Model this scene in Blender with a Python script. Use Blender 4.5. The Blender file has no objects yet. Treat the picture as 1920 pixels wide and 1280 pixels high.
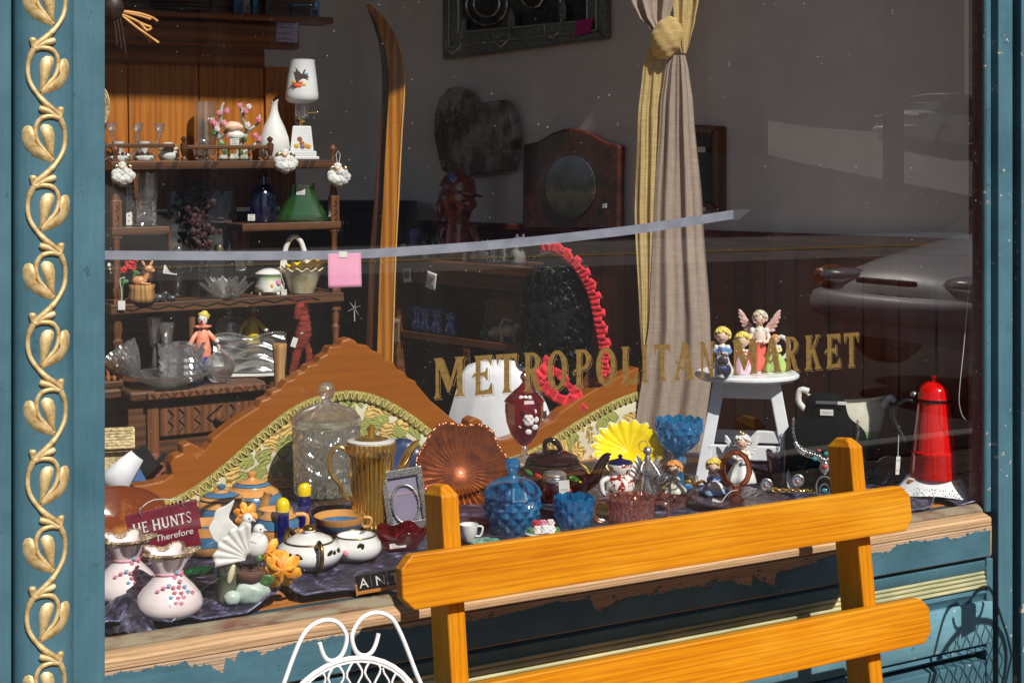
import bpy, math, random
from mathutils import Vector, Matrix, noise as mn
sc = bpy.context.scene
COL = sc.collection
R = math.radians
PI = math.pi
sin, cos = math.sin, math.cos
rnd = random.Random(7)

# ---------------------------------------------------------------- camera, sky, sun, exposure
FPX, HOR, TH = 2667.0, 340.0, R(29.1)          # focal length in photo pixels, eye-level row, heading
CAMP = Vector((0, -3.0, 1.5))
cam = bpy.data.cameras.new('camera')
cam.sensor_width = 36
cam.lens = 36 * FPX / 1920
cam.shift_y = -(640 - HOR) / 1920
cam.clip_start = .05
cam.clip_end = 500
camo = bpy.data.objects.new('camera', cam)
COL.objects.link(camo)
camo.location = CAMP
camo.rotation_euler = (R(90), 0, -TH)
sc.camera = camo

SUN = Vector((-.02, .27, -.283)).normalized()
sun = bpy.data.lights.new('sun', 'SUN')
sun.energy = 5.0
sun.angle = R(.53)
sun.color = (1, .955, .87)
suno = bpy.data.objects.new('sun', sun)
COL.objects.link(suno)
suno.rotation_euler = SUN.to_track_quat('-Z', 'Y').to_euler()
suno.location = (0, -6, 6)
W = bpy.data.worlds.new('World')
sc.world = W
W.use_nodes = True
wn = W.node_tree.nodes
sky = wn.new('ShaderNodeTexSky')
sky.sky_type = 'NISHITA'
sky.sun_disc = False
sky.sun_elevation = math.asin(-SUN.z)
sky.sun_rotation = math.atan2(-SUN.x, -SUN.y)
bg = wn['Background']
bg.inputs['Strength'].default_value = .052
W.node_tree.links.new(sky.outputs[0], bg.inputs[0])
vs = sc.view_settings
vs.view_transform = 'Standard'
vs.look = 'None'
vs.exposure = 0.2
vs.gamma = 1
cy = sc.cycles
cy.use_denoising = True
cy.max_bounces = 14
cy.diffuse_bounces = 5
cy.glossy_bounces = 6
cy.transmission_bounces = 12
cy.transparent_max_bounces = 28
cy.caustics_reflective = False
cy.caustics_refractive = False
cy.sample_clamp_indirect = 6

# ---------------------------------------------------------------- layout: where a sight line meets a depth
def ray(px, py):
    u = (px - 960) / FPX
    return Vector((sin(TH) + u * cos(TH), cos(TH) - u * sin(TH), (HOR - py) / FPX))
def at(px, py, Y):
    a = ray(px, py)
    return CAMP + a * ((Y + 3) / a.y)
def mpp(px, Y):
    return (Y + 3) / ray(px, 0).y / FPX
def onz(px, py, z):
    a = ray(px, py)
    return CAMP + a * ((z - CAMP.z) / a.z)
def face(px):
    return -(TH + math.atan((px - 960) / FPX))

# ---------------------------------------------------------------- mesh collector
class B:
    def __init__(s, k=1.0):
        s.v = []; s.f = []; s.k = k
    def add(s, vs, fs):
        n = len(s.v)
        s.v += [tuple(c * s.k for c in p) for p in vs]
        s.f += [tuple(i + n for i in f) for f in fs]
        return s
    def box(s, c, d, rz=0, rx=0, ry=0):
        m = Matrix.Rotation(rz, 3, 'Z') @ Matrix.Rotation(ry, 3, 'Y') @ Matrix.Rotation(rx, 3, 'X')
        vs = [Vector(c) + m @ Vector((x * d[0] / 2, y * d[1] / 2, z * d[2] / 2)) for x in (-1, 1) for y in (-1, 1) for z in (-1, 1)]
        return s.add(vs, [(0, 1, 3, 2), (4, 6, 7, 5), (0, 4, 5, 1), (2, 3, 7, 6), (0, 2, 6, 4), (1, 5, 7, 3)])
    def lathe(s, pr, n=32, mod=None, c=(0, 0, 0), cap=True, a0=0, a1=2 * PI):
        full = abs(a1 - a0 - 2 * PI) < 1e-6
        m = n if full else n + 1
        vs = []
        for i, (r, z) in enumerate(pr):
            for j in range(m):
                t = a0 + (a1 - a0) * j / n
                rr, zz = (r, z) if mod is None else mod(t, i, r, z)
                vs.append((c[0] + rr * cos(t), c[1] + rr * sin(t), c[2] + zz))
        fs = []
        for i in range(len(pr) - 1):
            for j in range(n):
                a = i * m + j; b = i * m + (j + 1) % m
                fs.append((a, b, b + m, a + m))
        if cap and full:
            if pr[0][0] > 1e-6: fs.append(tuple(range(m - 1, -1, -1)))
            if pr[-1][0] > 1e-6: fs.append(tuple((len(pr) - 1) * m + j for j in range(m)))
        return s.add(vs, fs)
    def tube(s, pts, r, n=8, closed=False, flat=1.0, cap=True):
        P = [Vector(p) for p in pts]
        L = len(P)
        rs = r if isinstance(r, (list, tuple)) else [r] * L
        vs = []; up = None
        for i in range(L):
            a = P[(i - 1) % L] if (closed or i > 0) else P[i]
            b = P[(i + 1) % L] if (closed or i < L - 1) else P[i]
            d = (b - a)
            d = d.normalized() if d.length > 1e-9 else Vector((0, 0, 1))
            if up is None:
                up = Vector((0, 0, 1)) if abs(d.z) < .9 else Vector((0, 1, 0))
            x = (up - d * up.dot(d))
            x = x.normalized() if x.length > 1e-6 else d.orthogonal().normalized()
            up = x
            y = d.cross(x)
            for j in range(n):
                t = 2 * PI * j / n
                vs.append(P[i] + x * cos(t) * rs[i] + y * sin(t) * rs[i] * flat)
        fs = []
        for i in range(L if closed else L - 1):
            for j in range(n):
                a = i * n + j; b = i * n + (j + 1) % n
                c2 = ((i + 1) % L) * n
                fs.append((a, b, c2 + (j + 1) % n, c2 + j))
        if cap and not closed:
            fs.append(tuple(range(n - 1, -1, -1)))
            fs.append(tuple((L - 1) * n + j for j in range(n)))
        return s.add(vs, fs)
    def ball(s, c, r, n=14, m=9, mod=None, rot=None):
        r = (r, r, r) if isinstance(r, (int, float)) else r
        vs = []
        for i in range(m + 1):
            p = PI * i / m - PI / 2
            for j in range(n):
                t = 2 * PI * j / n
                w = Vector((cos(p) * cos(t), cos(p) * sin(t), sin(p)))
                if mod: w = w * mod(w)
                w = Vector((w.x * r[0], w.y * r[1], w.z * r[2]))
                if rot is not None: w = rot @ w
                vs.append(Vector(c) + w)
        fs = [(i * n + j, i * n + (j + 1) % n, (i + 1) * n + (j + 1) % n, (i + 1) * n + j) for i in range(m) for j in range(n)]
        return s.add(vs, fs)
    def prism(s, poly, y0, y1):            # outline in x,z pushed through y
        n = len(poly)
        vs = [(x, y0, z) for x, z in poly] + [(x, y1, z) for x, z in poly]
        fs = [tuple(range(n)), tuple(range(2 * n - 1, n - 1, -1))]
        fs += [(i, i + n, (i + 1) % n + n, (i + 1) % n) for i in range(n)]
        return s.add(vs, fs)
    def slab(s, poly, z0, z1):             # outline in x,y pushed through z
        n = len(poly)
        vs = [(x, y, z0) for x, y in poly] + [(x, y, z1) for x, y in poly]
        fs = [tuple(range(n - 1, -1, -1)), tuple(range(n, 2 * n))]
        fs += [(i, (i + 1) % n, (i + 1) % n + n, i + n) for i in range(n)]
        return s.add(vs, fs)
    def sheet(s, nu, nv, f):
        vs = [f(i / nu, j / nv) for j in range(nv + 1) for i in range(nu + 1)]
        fs = [(j * (nu + 1) + i, j * (nu + 1) + i + 1, (j + 1) * (nu + 1) + i + 1, (j + 1) * (nu + 1) + i) for j in range(nv) for i in range(nu)]
        return s.add(vs, fs)
    def dome(s, poly, h, y=0.0, rings=4, c=None):   # swelling relief leaf in x,z, rising towards -y
        n = len(poly)
        cx = sum(p[0] for p in poly) / n if c is None else c[0]
        cz = sum(p[1] for p in poly) / n if c is None else c[1]
        vs = []
        for i in range(rings):
            t = i / rings
            hh = h * math.sqrt(1 - (1 - t) ** 2)
            vs += [(cx + (x - cx) * (1 - t), y - hh, cz + (z - cz) * (1 - t)) for x, z in poly]
        vs.append((cx, y - h, cz))
        fs = [(i * n + j, i * n + (j + 1) % n, (i + 1) * n + (j + 1) % n, (i + 1) * n + j) for i in range(rings - 1) for j in range(n)]
        fs += [((rings - 1) * n + j, (rings - 1) * n + (j + 1) % n, rings * n) for j in range(n)]
        return s.add(vs, fs)
    def move(s, m, i0=0):
        s.v = s.v[:i0] + [tuple(m @ Vector(p)) for p in s.v[i0:]]
        return s
    def mesh(s, name):
        me = bpy.data.meshes.new(name)
        me.from_pydata(s.v, [], s.f)
        return me

def obj(name, b, mt, parent=None, smooth=None, loc=None, bev=0, rot=None, sub=0, solid=0):
    me = b if isinstance(b, bpy.types.Mesh) else b.mesh(name)
    if not me.materials and mt is not None: me.materials.append(mt)
    if smooth is not None:
        me.polygons.foreach_set('use_smooth', [True] * len(me.polygons))
        if smooth > 0: me.set_sharp_from_angle(angle=R(smooth))
    o = bpy.data.objects.new(name, me)
    COL.objects.link(o)
    if parent is not None: o.parent = parent
    if loc is not None: o.location = loc
    if rot is not None: o.rotation_euler = rot
    if solid:
        m = o.modifiers.new('solid', 'SOLIDIFY'); m.thickness = solid; m.offset = 0
    if bev:
        m = o.modifiers.new('bevel', 'BEVEL'); m.width = bev; m.segments = 2; m.limit_method = 'ANGLE'; m.angle_limit = R(40)
    if sub:
        m = o.modifiers.new('sub', 'SUBSURF'); m.levels = sub; m.render_levels = sub
    return o
def tag(o, label=None, cat=None, group=None, kind=None):
    if label: o['label'] = label
    if cat: o['category'] = cat
    if group: o['group'] = group
    if kind: o['kind'] = kind
    return o
def thing(name, label, cat, loc=(0, 0, 0), rz=0, group=None, rx=0, ry=0):
    o = bpy.data.objects.new(name, None)
    COL.objects.link(o)
    o.empty_display_size = .05
    o.location = loc
    o.rotation_euler = (rx, ry, rz)
    return tag(o, label, cat, group)
def copies(o, parent=None):
    c = o.copy(); COL.objects.link(c); c.parent = parent
    for ch in list(o.children): copies(ch, c)
    return c
ZP = .545                                           # top of the cloth on the window platform
def put(name, label, cat, px, py, Y=None, z=None, rz=None, group=None, tilt=(0, 0)):
    """a thing standing where the sight line (px,py) meets the platform (or depth Y); returns it and its metres per photo pixel"""
    if Y is None: p = onz(px, py, ZP if z is None else z)
    else:
        p = at(px, py, Y)
        if z is not None: p.z = z
    t = thing(name, label, cat, p, face(px) if rz is None else rz, group, tilt[0], tilt[1])
    return t, mpp(px, p.y)
def nz(x, y=0, z=0): return mn.noise(Vector((x, y, z)))
def text(name, body, size, mt, parent, loc, rot=(R(90), 0, 0), ex=.0003, shear=0, align='LEFT'):
    cu = bpy.data.curves.new(name, 'FONT')
    cu.body = body; cu.size = size; cu.extrude = ex; cu.shear = shear; cu.align_x = align
    cu.materials.append(mt)
    tmp = bpy.data.objects.new(name, cu); COL.objects.link(tmp)
    me = bpy.data.meshes.new_from_object(tmp.evaluated_get(bpy.context.evaluated_depsgraph_get()))
    bpy.data.objects.remove(tmp)
    o = bpy.data.objects.new(name, me); COL.objects.link(o); o.parent = parent; o.location = loc; o.rotation_euler = rot
    if not me.materials: me.materials.append(mt)
    return o

# ---------------------------------------------------------------- materials
def lin(r, g, b):
    f = lambda c: c / 12.92 if c <= .04045 else ((c + .055) / 1.055) ** 2.4
    return (f(r / 255), f(g / 255), f(b / 255))
def newmat(name):
    m = bpy.data.materials.new(name); m.use_nodes = True; m.node_tree.nodes.clear()
    return m, m.node_tree
def N(nt, typ, ins=None, **props):
    n = nt.nodes.new('ShaderNode' + typ)
    for k, v in props.items(): setattr(n, k, v)
    for k, v in (ins or {}).items():
        s = n.inputs[k]
        if isinstance(v, bpy.types.NodeSocket): nt.links.new(v, s)
        elif isinstance(v, bpy.types.Node): nt.links.new(v.outputs[0], s)
        elif isinstance(v, tuple) and len(v) == 3 and s.type == 'RGBA': s.default_value = (*v, 1)
        else: s.default_value = v
    return n
def out(nt, sh): N(nt, 'OutputMaterial', {'Surface': sh})
def coords(nt, scale=(1, 1, 1), rot=(0, 0, 0), loc=(0, 0, 0), src='Object'):
    tc = N(nt, 'TexCoord')
    return N(nt, 'Mapping', {'Vector': tc.outputs[src], 'Scale': scale, 'Rotation': rot, 'Location': loc}).outputs[0]
def noise(nt, co, s, detail=4, rough=.55, dist=0):
    return N(nt, 'TexNoise', {'Vector': co, 'Scale': s, 'Detail': detail, 'Roughness': rough, 'Distortion': dist}).outputs[0]
def ramp(nt, fac, stops, mode='LINEAR'):
    n = N(nt, 'ValToRGB', {'Fac': fac})
    cr = n.color_ramp; cr.interpolation = mode
    while len(cr.elements) < len(stops): cr.elements.new(.5)
    for e, (p, c) in zip(cr.elements, stops):
        e.position = p; e.color = (*c, 1) if isinstance(c, tuple) else (c, c, c, 1)
    return n.outputs[0]
def mixc(nt, fac, a, b, mode='MIX'):
    n = N(nt, 'Mix', data_type='RGBA', blend_type=mode)
    for i, v in ((0, fac), (6, a), (7, b)):
        s = n.inputs[i]
        if isinstance(v, bpy.types.NodeSocket): nt.links.new(v, s)
        elif isinstance(v, tuple): s.default_value = (*v, 1)
        else: s.default_value = v
    return n.outputs[2]
def math_(nt, op, a, b=0.0, c=0.0):
    n = N(nt, 'Math', operation=op)
    for i, v in enumerate((a, b, c)):
        if isinstance(v, bpy.types.NodeSocket): nt.links.new(v, n.inputs[i])
        else: n.inputs[i].default_value = v
    return n.outputs[0]
def bumpn(nt, h, strength=.3, dist=.002, normal=None):
    ins = {'Height': h, 'Strength': strength, 'Distance': dist}
    if normal is not None: ins['Normal'] = normal
    return N(nt, 'Bump', ins).outputs[0]
def pbsdf(nt, **k):
    names = {'col': 'Base Color', 'rough': 'Roughness', 'metal': 'Metallic', 'nor': 'Normal', 'trans': 'Transmission Weight', 'ior': 'IOR', 'coat': 'Coat Weight',
             'coatr': 'Coat Roughness', 'sheen': 'Sheen Weight', 'sheenr': 'Sheen Roughness', 'sheent': 'Sheen Tint', 'alpha': 'Alpha', 'spec': 'Specular IOR Level', 'sss': 'Subsurface Weight', 'emi': 'Emission Color', 'emis': 'Emission Strength', 'film': 'Thin Film Thickness', 'filmi': 'Thin Film IOR'}
    return N(nt, 'BsdfPrincipled', {names[a]: b for a, b in k.items()})
def pm(name, col, rough=.5, metal=0, col2=None, ns=30, st=(1, 1, 1), lo=.4, hi=.62, bump=0, bs=60, bd=.001, **k):
    """plain procedural surface: two tones mottled by noise, with fine relief"""
    m, nt = newmat(name)
    co = coords(nt, st)
    base = col
    if col2 is None:
        col2 = tuple(c * .8 for c in col); lo, hi = .3, .75
    base = ramp(nt, noise(nt, co, ns, 5), [(lo, col), (hi, col2)])
    rr = math_(nt, 'MULTIPLY_ADD', noise(nt, co, ns * 1.7 + 3, 3), .16, max(rough - .08, .01)) if rough > .02 else rough
    ins = dict(col=base, rough=rr, metal=metal, **k)
    if bump: ins['nor'] = bumpn(nt, noise(nt, co, bs, 5), bump, bd)
    out(nt, pbsdf(nt, **ins))
    return m
def gl(name, col, tr=.3, rough=.025, ior=1.5, film=0, bump=0, bs=60, bd=.002, vor=False, scat=.12, cut=0.0, dcol=None, spark=.09):
    """clear or coloured glass; part of the light goes straight on so that its shadow stays light, and the
    pressed or cut surface scatters a little of it; cut = share of bright frosted cut lines"""
    m, nt = newmat(name)
    k = {}
    co = coords(nt)
    if bump:
        h = N(nt, 'TexVoronoi', {'Vector': co, 'Scale': bs}, feature='F1').outputs[0] if vor else noise(nt, co, bs, 3)
        k['nor'] = bumpn(nt, h, bump, bd)
    if film: k.update(film=film, filmi=1.6)
    g = pbsdf(nt, col=col, rough=rough, trans=1.0, ior=ior, **k)
    t = N(nt, 'BsdfTransparent', {'Color': col})
    sh = N(nt, 'MixShader', {0: 1 - tr, 1: t, 2: g})
    dcol = dcol or col
    d = N(nt, 'MixShader', {0: .55, 1: N(nt, 'BsdfDiffuse', {'Color': dcol}), 2: N(nt, 'BsdfTranslucent', {'Color': dcol})})
    f = scat
    if cut:
        e1 = N(nt, 'TexVoronoi', {'Vector': co, 'Scale': bs}, feature='DISTANCE_TO_EDGE').outputs[0]
        ln = math_(nt, 'LESS_THAN', e1, .03)
        f = math_(nt, 'MULTIPLY_ADD', ln, cut, scat)
    sh = N(nt, 'MixShader', {0: f, 1: sh, 2: d})
    if spark: sh = N(nt, 'MixShader', {0: spark, 1: sh, 2: N(nt, 'BsdfGlossy', {'Color': (1, 1, 1), 'Roughness': .16})})
    out(nt, sh)
    return m
def bands(name, stops, h, rough=.25, coat=.6, **k):
    """glaze painted in rings: stops are (height share, colour)"""
    m, nt = newmat(name)
    tc = N(nt, 'TexCoord')
    z = N(nt, 'SeparateXYZ', {0: tc.outputs['Object']}).outputs[2]
    zz = math_(nt, 'DIVIDE', z, h)
    c = ramp(nt, zz, stops, 'CONSTANT')
    n = noise(nt, tc.outputs['Object'], 60, 4)
    c = mixc(nt, .22, c, ramp(nt, n, [(.3, (.35, .3, .22)), (.7, (1, 1, 1))]), 'MULTIPLY')
    out(nt, pbsdf(nt, col=c, rough=rough, coat=coat, coatr=.08, **k))
    return m
def wood(name, c1, c2, s=6, axis=0, rough=.45, coat=0.0, bump=.15, ring=14, coatr=.15, dark=None, con=.55):
    """grain running along one axis of the object"""
    m, nt = newmat(name)
    st = [1, 1, 1]; st[axis] = .08
    co = coords(nt, tuple(st))
    warp = noise(nt, co, s * 1.5, 3)
    wv = N(nt, 'TexWave', {'Vector': co, 'Scale': s, 'Distortion': ring, 'Detail': 3, 'Detail Scale': 1.2, 'Detail Roughness': .55},
           wave_type='BANDS', bands_direction=('Z' if axis != 2 else 'X')).outputs[1]
    st2 = [1, 1, 1]; st2[axis] = .02
    fine = noise(nt, coords(nt, tuple(st2)), s * 40, 3, .7)
    f = math_(nt, 'ADD', math_(nt, 'MULTIPLY_ADD', wv, con, .5 - con * .5), math_(nt, 'MULTIPLY_ADD', fine, .7, -.35))
    c = ramp(nt, f, [(.2, c2), (.8, c1)])
    c = mixc(nt, .3, c, ramp(nt, warp, [(.3, dark or c2), (.7, c1)]))
    out(nt, pbsdf(nt, col=c, rough=rough, coat=coat, coatr=coatr, nor=bumpn(nt, f, bump, .0015), spec=.25))
    return m

MT = {}
TEAL = lin(68, 104, 118)
def paint(name, base, chips=.0, crack=.5, axis=2, peel=None):
    """old oil paint: brush marks, hair cracks, chips down to primer; peel=(height, swing) bares the wood above a ragged line"""
    m, nt = newmat(name)
    st = [1, 1, 1]; st[axis] = .06
    co0 = coords(nt)
    brush = noise(nt, coords(nt, tuple(st)), 120, 4, .65)
    big = noise(nt, co0, 5, 5, .6)
    c = ramp(nt, big, [(.28, (base[0] * .52, base[1] * .66, base[2] * .66)), (.5, base), (.72, tuple(min(x * 1.25 + .008, 1) for x in base))])
    c = mixc(nt, .22, c, ramp(nt, brush, [(.3, tuple(x * .6 for x in base)), (.7, tuple(x * 1.35 for x in base))]))
    st3 = [1, 1, 1]; st3[axis] = .5
    vo = N(nt, 'TexVoronoi', {'Vector': coords(nt, tuple(st3)), 'Scale': 130, 'Randomness': 1.0}, feature='DISTANCE_TO_EDGE').outputs[0]
    cr = math_(nt, 'MULTIPLY', math_(nt, 'LESS_THAN', vo, .05), math_(nt, 'GREATER_THAN', noise(nt, co0, 30, 4), .66))
    c = mixc(nt, math_(nt, 'MULTIPLY', cr, crack), c, tuple(x * .25 for x in base))
    h = math_(nt, 'SUBTRACT', math_(nt, 'MULTIPLY', brush, .5), math_(nt, 'MULTIPLY', cr, 1.0))
    rough = .42
    if chips:
        ch = math_(nt, 'GREATER_THAN', noise(nt, co0, 38, 5, .62), 1 - chips)
        ch = math_(nt, 'MULTIPLY', ch, math_(nt, 'GREATER_THAN', noise(nt, co0, 6, 2), .5))
        c = mixc(nt, ch, c, (.5, .43, .36))
        h = math_(nt, 'SUBTRACT', h, ch)
    if peel:
        tc = N(nt, 'TexCoord')
        xyz = N(nt, 'SeparateXYZ', {0: tc.outputs['Object']})
        # ragged edge: slow swing along the board plus stepped flakes
        slow = noise(nt, coords(nt, (1, .0, .0)), 3.3, 2)
        step = noise(nt, coords(nt, (1, .3, .8)), 26, 4, .6)
        cell = N(nt, 'TexVoronoi', {'Vector': coords(nt, (1.2, .3, 1)), 'Scale': 42}).outputs[1]
        cellv = N(nt, 'SeparateColor', {0: cell}).outputs[0]
        edge = math_(nt, 'ADD', math_(nt, 'MULTIPLY_ADD', slow, peel[1] * 2.2, peel[0] - peel[1] * 1.1),
                     math_(nt, 'ADD', math_(nt, 'MULTIPLY_ADD', step, .05, -.025), math_(nt, 'MULTIPLY_ADD', cellv, .022, -.011)))
        bare = math_(nt, 'GREATER_THAN', xyz.outputs[2], edge)
        stx = (.05, 1, 1)
        g1 = noise(nt, coords(nt, stx), 60, 5, .7)
        g2 = noise(nt, coords(nt, (.12, 1, 1)), 190, 3, .7)
        wc = ramp(nt, g1, [(.25, lin(120, 92, 66)), (.5, lin(196, 160, 120)), (.75, lin(216, 190, 162))])
        wc = mixc(nt, .4, wc, ramp(nt, g2, [(.35, lin(120, 90, 62)), (.6, lin(228, 206, 182))]))
        crk = math_(nt, 'LESS_THAN', math_(nt, 'ABSOLUTE', math_(nt, 'SUBTRACT', noise(nt, coords(nt, (.025, .5, 1)), 42, 2), .5)), .012)
        wc = mixc(nt, crk, wc, (.03, .022, .016))
        c = mixc(nt, bare, c, wc)
        h = math_(nt, 'ADD', math_(nt, 'MULTIPLY', h, .4), math_(nt, 'MULTIPLY', math_(nt, 'SUBTRACT', 1.0, bare), 1.6))
        h = math_(nt, 'ADD', h, math_(nt, 'MULTIPLY', g2, .35))
        rough = math_(nt, 'MULTIPLY_ADD', bare, .4, .42)
    out(nt, pbsdf(nt, col=c, rough=rough, nor=bumpn(nt, h, .55, .0016), spec=.4))
    return m
MT['teal'] = paint('teal_paint', TEAL, 0, .5, 2)
MT['teal_chip'] = paint('chipped_teal_paint', TEAL, .30, .7, 0)
MT['teal_rough'] = paint('crackled_teal_paint', TEAL, .36, .9, 2)
MT['teal_sill'] = paint('peeling_teal_paint', TEAL, .2, .6, 0, peel=(-.048, .03))
MT['teal_sill2'] = paint('flaking_teal_paint', lin(96, 138, 152), .37, .9, 0, peel=(.012, .03))
def oldgold():
    m, nt = newmat('worn_gold_paint')
    co = coords(nt)
    c = ramp(nt, noise(nt, co, 55, 6, .65), [(.3, lin(158, 122, 70)), (.5, lin(208, 178, 124)), (.7, lin(224, 202, 156))])
    g = math_(nt, 'GREATER_THAN', noise(nt, co, 90, 5, .7), .665)
    c = mixc(nt, math_(nt, 'MULTIPLY', g, .7), c, lin(96, 104, 92))
    out(nt, pbsdf(nt, col=c, rough=math_(nt, 'MULTIPLY_ADD', noise(nt, co, 120, 3), .35, .3), metal=.3, nor=bumpn(nt, noise(nt, co, 170, 5, .6), .45, .0012)))
    return m
MT['gold_old'] = oldgold()
MT['bead'] = pm('worn_gold_bead', lin(196, 186, 142), .5, .1, lin(120, 132, 104), 30, (.15, 1, 1), .35, .7, bump=.4, bs=90)
MT['bare'] = wood('bare_weathered_wood', lin(210, 174, 134), lin(146, 112, 80), 40, 0, .9, 0, .9, 7, .15, lin(128, 104, 84), .32)
MT['putty'] = pm('old_putty', lin(122, 112, 92), .8, 0, lin(92, 52, 38), 40, (.3, 1, 1), .45, .7, bump=.6, bs=80, bd=.003)
def benchwood(name, axis):
    m, nt = newmat(name)
    st = [1, 1, 1]; st[axis] = .06
    co = coords(nt, tuple(st))
    wv = N(nt, 'TexWave', {'Vector': co, 'Scale': 22, 'Distortion': 8, 'Detail': 4, 'Detail Scale': 1.6, 'Detail Roughness': .6}, wave_type='BANDS', bands_direction='Z' if axis == 0 else 'X').outputs[1]
    wv2 = N(nt, 'TexWave', {'Vector': co, 'Scale': 41, 'Distortion': 12, 'Detail': 3}, wave_type='BANDS', bands_direction='Z' if axis == 0 else 'X').outputs[1]
    fine = noise(nt, coords(nt, tuple(.012 if i == axis else 1 for i in range(3))), 420, 2, .7)
    big = noise(nt, coords(nt, tuple(.25 if i == axis else 1 for i in range(3))), 9, 4)
    f = math_(nt, 'ADD', math_(nt, 'MULTIPLY', wv, .42), math_(nt, 'ADD', math_(nt, 'MULTIPLY', wv2, .22), math_(nt, 'MULTIPLY', fine, .36)))
    c = ramp(nt, f, [(.18, lin(148, 77, 0)), (.42, lin(184, 113, 0)), (.62, lin(195, 125, 0)), (.85, lin(208, 143, 16))])
    c = mixc(nt, .55, c, ramp(nt, big, [(.3, lin(171, 98, 0)), (.5, lin(190, 120, 0)), (.68, lin(207, 147, 30))]))
    sp_ = math_(nt, 'GREATER_THAN', noise(nt, coords(nt), 70, 4, .7), .70)
    c = mixc(nt, math_(nt, 'MULTIPLY', sp_, .35), c, lin(150, 84, 10))
    out(nt, pbsdf(nt, col=c, rough=math_(nt, 'MULTIPLY_ADD', big, .3, .35), spec=.3, nor=bumpn(nt, f, .22, .0012)))
    return m
MT['bench'] = benchwood('orange_varnished_pine', 0)
MT['bench_v'] = benchwood('orange_varnished_pine_upright', 2)
MT['white_iron'] = pm('white_enamelled_wire', (.82, .82, .84), .35, 0, (.66, .62, .58), 60, lo=.62, hi=.8, coat=.2)
MT['gold_leaf'] = pm('gold_leaf_lettering', lin(158, 124, 62), .5, .35, lin(134, 102, 48), 90)
MT['gold_line'] = pm('gold_leaf_outline', lin(172, 142, 86), .5, .3, lin(140, 112, 60), 90)
# ================================================================ SETTING
MT['bare_old'] = wood('greyed_bare_wood', lin(206, 176, 146), lin(138, 108, 84), 44, 0, .9, 0, 1.0, 6, .15, lin(124, 100, 82), .3)
GZ = -.15
def st(name, b, mt, smooth=None, bev=0):
    return tag(obj(name, b, mt, None, smooth, None, bev), kind='structure')
MT['asphalt'] = pm('asphalt', (.032, .031, .03), .85, 0, (.024, .023, .023), 3, bump=.3, bs=120)
MT['dirt'] = pm('dry_dirt_slope', (.33, .29, .24), .95, 0, (.26, .225, .19), .35, bump=.4, bs=8, bd=.05)
MT['plank'] = wood('grey_boardwalk_plank', lin(88, 76, 68), lin(56, 48, 42), 8, 0, .85, 0, .4, 6)
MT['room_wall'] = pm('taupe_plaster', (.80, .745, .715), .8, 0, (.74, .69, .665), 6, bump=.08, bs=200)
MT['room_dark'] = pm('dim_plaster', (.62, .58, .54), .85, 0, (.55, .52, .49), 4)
MT['floor'] = wood('pale_floorboards', lin(206, 170, 126), lin(166, 128, 88), 5, 0, .5, .1, .2)
MT['wainscot'] = wood('dark_mahogany', lin(122, 48, 35), lin(74, 28, 20), 8, 2, .4, .15, .12, 5)
MT['ledge'] = wood('platform_pine', lin(206, 132, 66), lin(150, 84, 36), 8, 0, .5, .1, .2)
def roadz(d):                                    # ground height by distance from the shop
    return GZ + .08 + max(0, d - 6.5) * .13 if d < 22 else GZ + .08 + 15.5 * .13 + (d - 22) * .16 + max(0, d - 40) * .12
st('street', B().sheet(12, 14, lambda u, v: (-40 + u * 110, -3.5 - v * 7.5, roadz(3.5 + v * 7.5))), MT['asphalt'], 0)
st('far_lane', B().sheet(12, 8, lambda u, v: (-40 + u * 110, -11 - v * 11, roadz(11 + v * 11))), pm('pale_far_lane', (.28, .265, .25), .9, 0, (.24, .225, .21), 2), 0)  # far lane in a paler grey than the near street
st('hillside', B().sheet(60, 24, lambda u, v: (-60 + u * 170, -21.9 - v * 70, roadz(21.9 + v * 70) + (nz(u * 14, v * 7) * .5 + nz(u * 40, v * 20) * .2) * min(1, v * 8))), MT['dirt'], 0)
st('road_line', B().sheet(10, 1, lambda u, v: (-40 + u * 110, -11.6 - v * .14, roadz(11.6 + v * .14) + .006)), pm('yellow_road_paint', (.5, .32, .05), .7))
st('kerb', B().box((15, -3.45, GZ - .04), (110, .16, .24)), pm('kerb_concrete', (.38, .36, .33), .85), None, .02)
bw = st('boardwalk', B().box((4, -1.75, GZ - .09), (36, 3.25, .1)), MT['plank'])
pk = B().box((0, 0, 0), (36, .182, .04)).mesh('plank')
for i in range(17):
    o = obj('plank', pk, MT['plank'], bw, None, (4 + (i % 3) * .3, -.19 - i * .193, GZ - .02 + nz(i * 3.1) * .003))
# the room behind the glass
WA = R(-12)
def wx(Y): return 3.521 - .2126 * Y              # the side wall runs back and slightly to the left
def wallpt(px, py, off=0.0):
    a = ray(px, py); t = (3.521 - off * 1.0224 + .2126 * 3) / (a.x + .2126 * a.y)
    return CAMP + a * t
wl = Vector((sin(WA), cos(WA), 0))
def wallbox(b, Y0, Y1, z0, z1, t0, t1):
    n = Vector((-cos(WA), sin(WA), 0))
    ps = [Vector((wx(Y), Y, 0)) + n * t for Y in (Y0, Y1) for t in (t0, t1)]
    vs = [(p.x, p.y, z) for p in ps for z in (z0, z1)]
    return b.add(vs, [(0, 2, 3, 1), (4, 5, 7, 6), (0, 1, 5, 4), (2, 6, 7, 3), (0, 4, 6, 2), (1, 3, 7, 5)])
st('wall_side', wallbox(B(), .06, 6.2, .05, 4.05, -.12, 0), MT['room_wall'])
st('wall_back', B().box((.8, 6.25, 2.1), (6.2, .12, 4.2)), MT['room_dark'])
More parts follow.
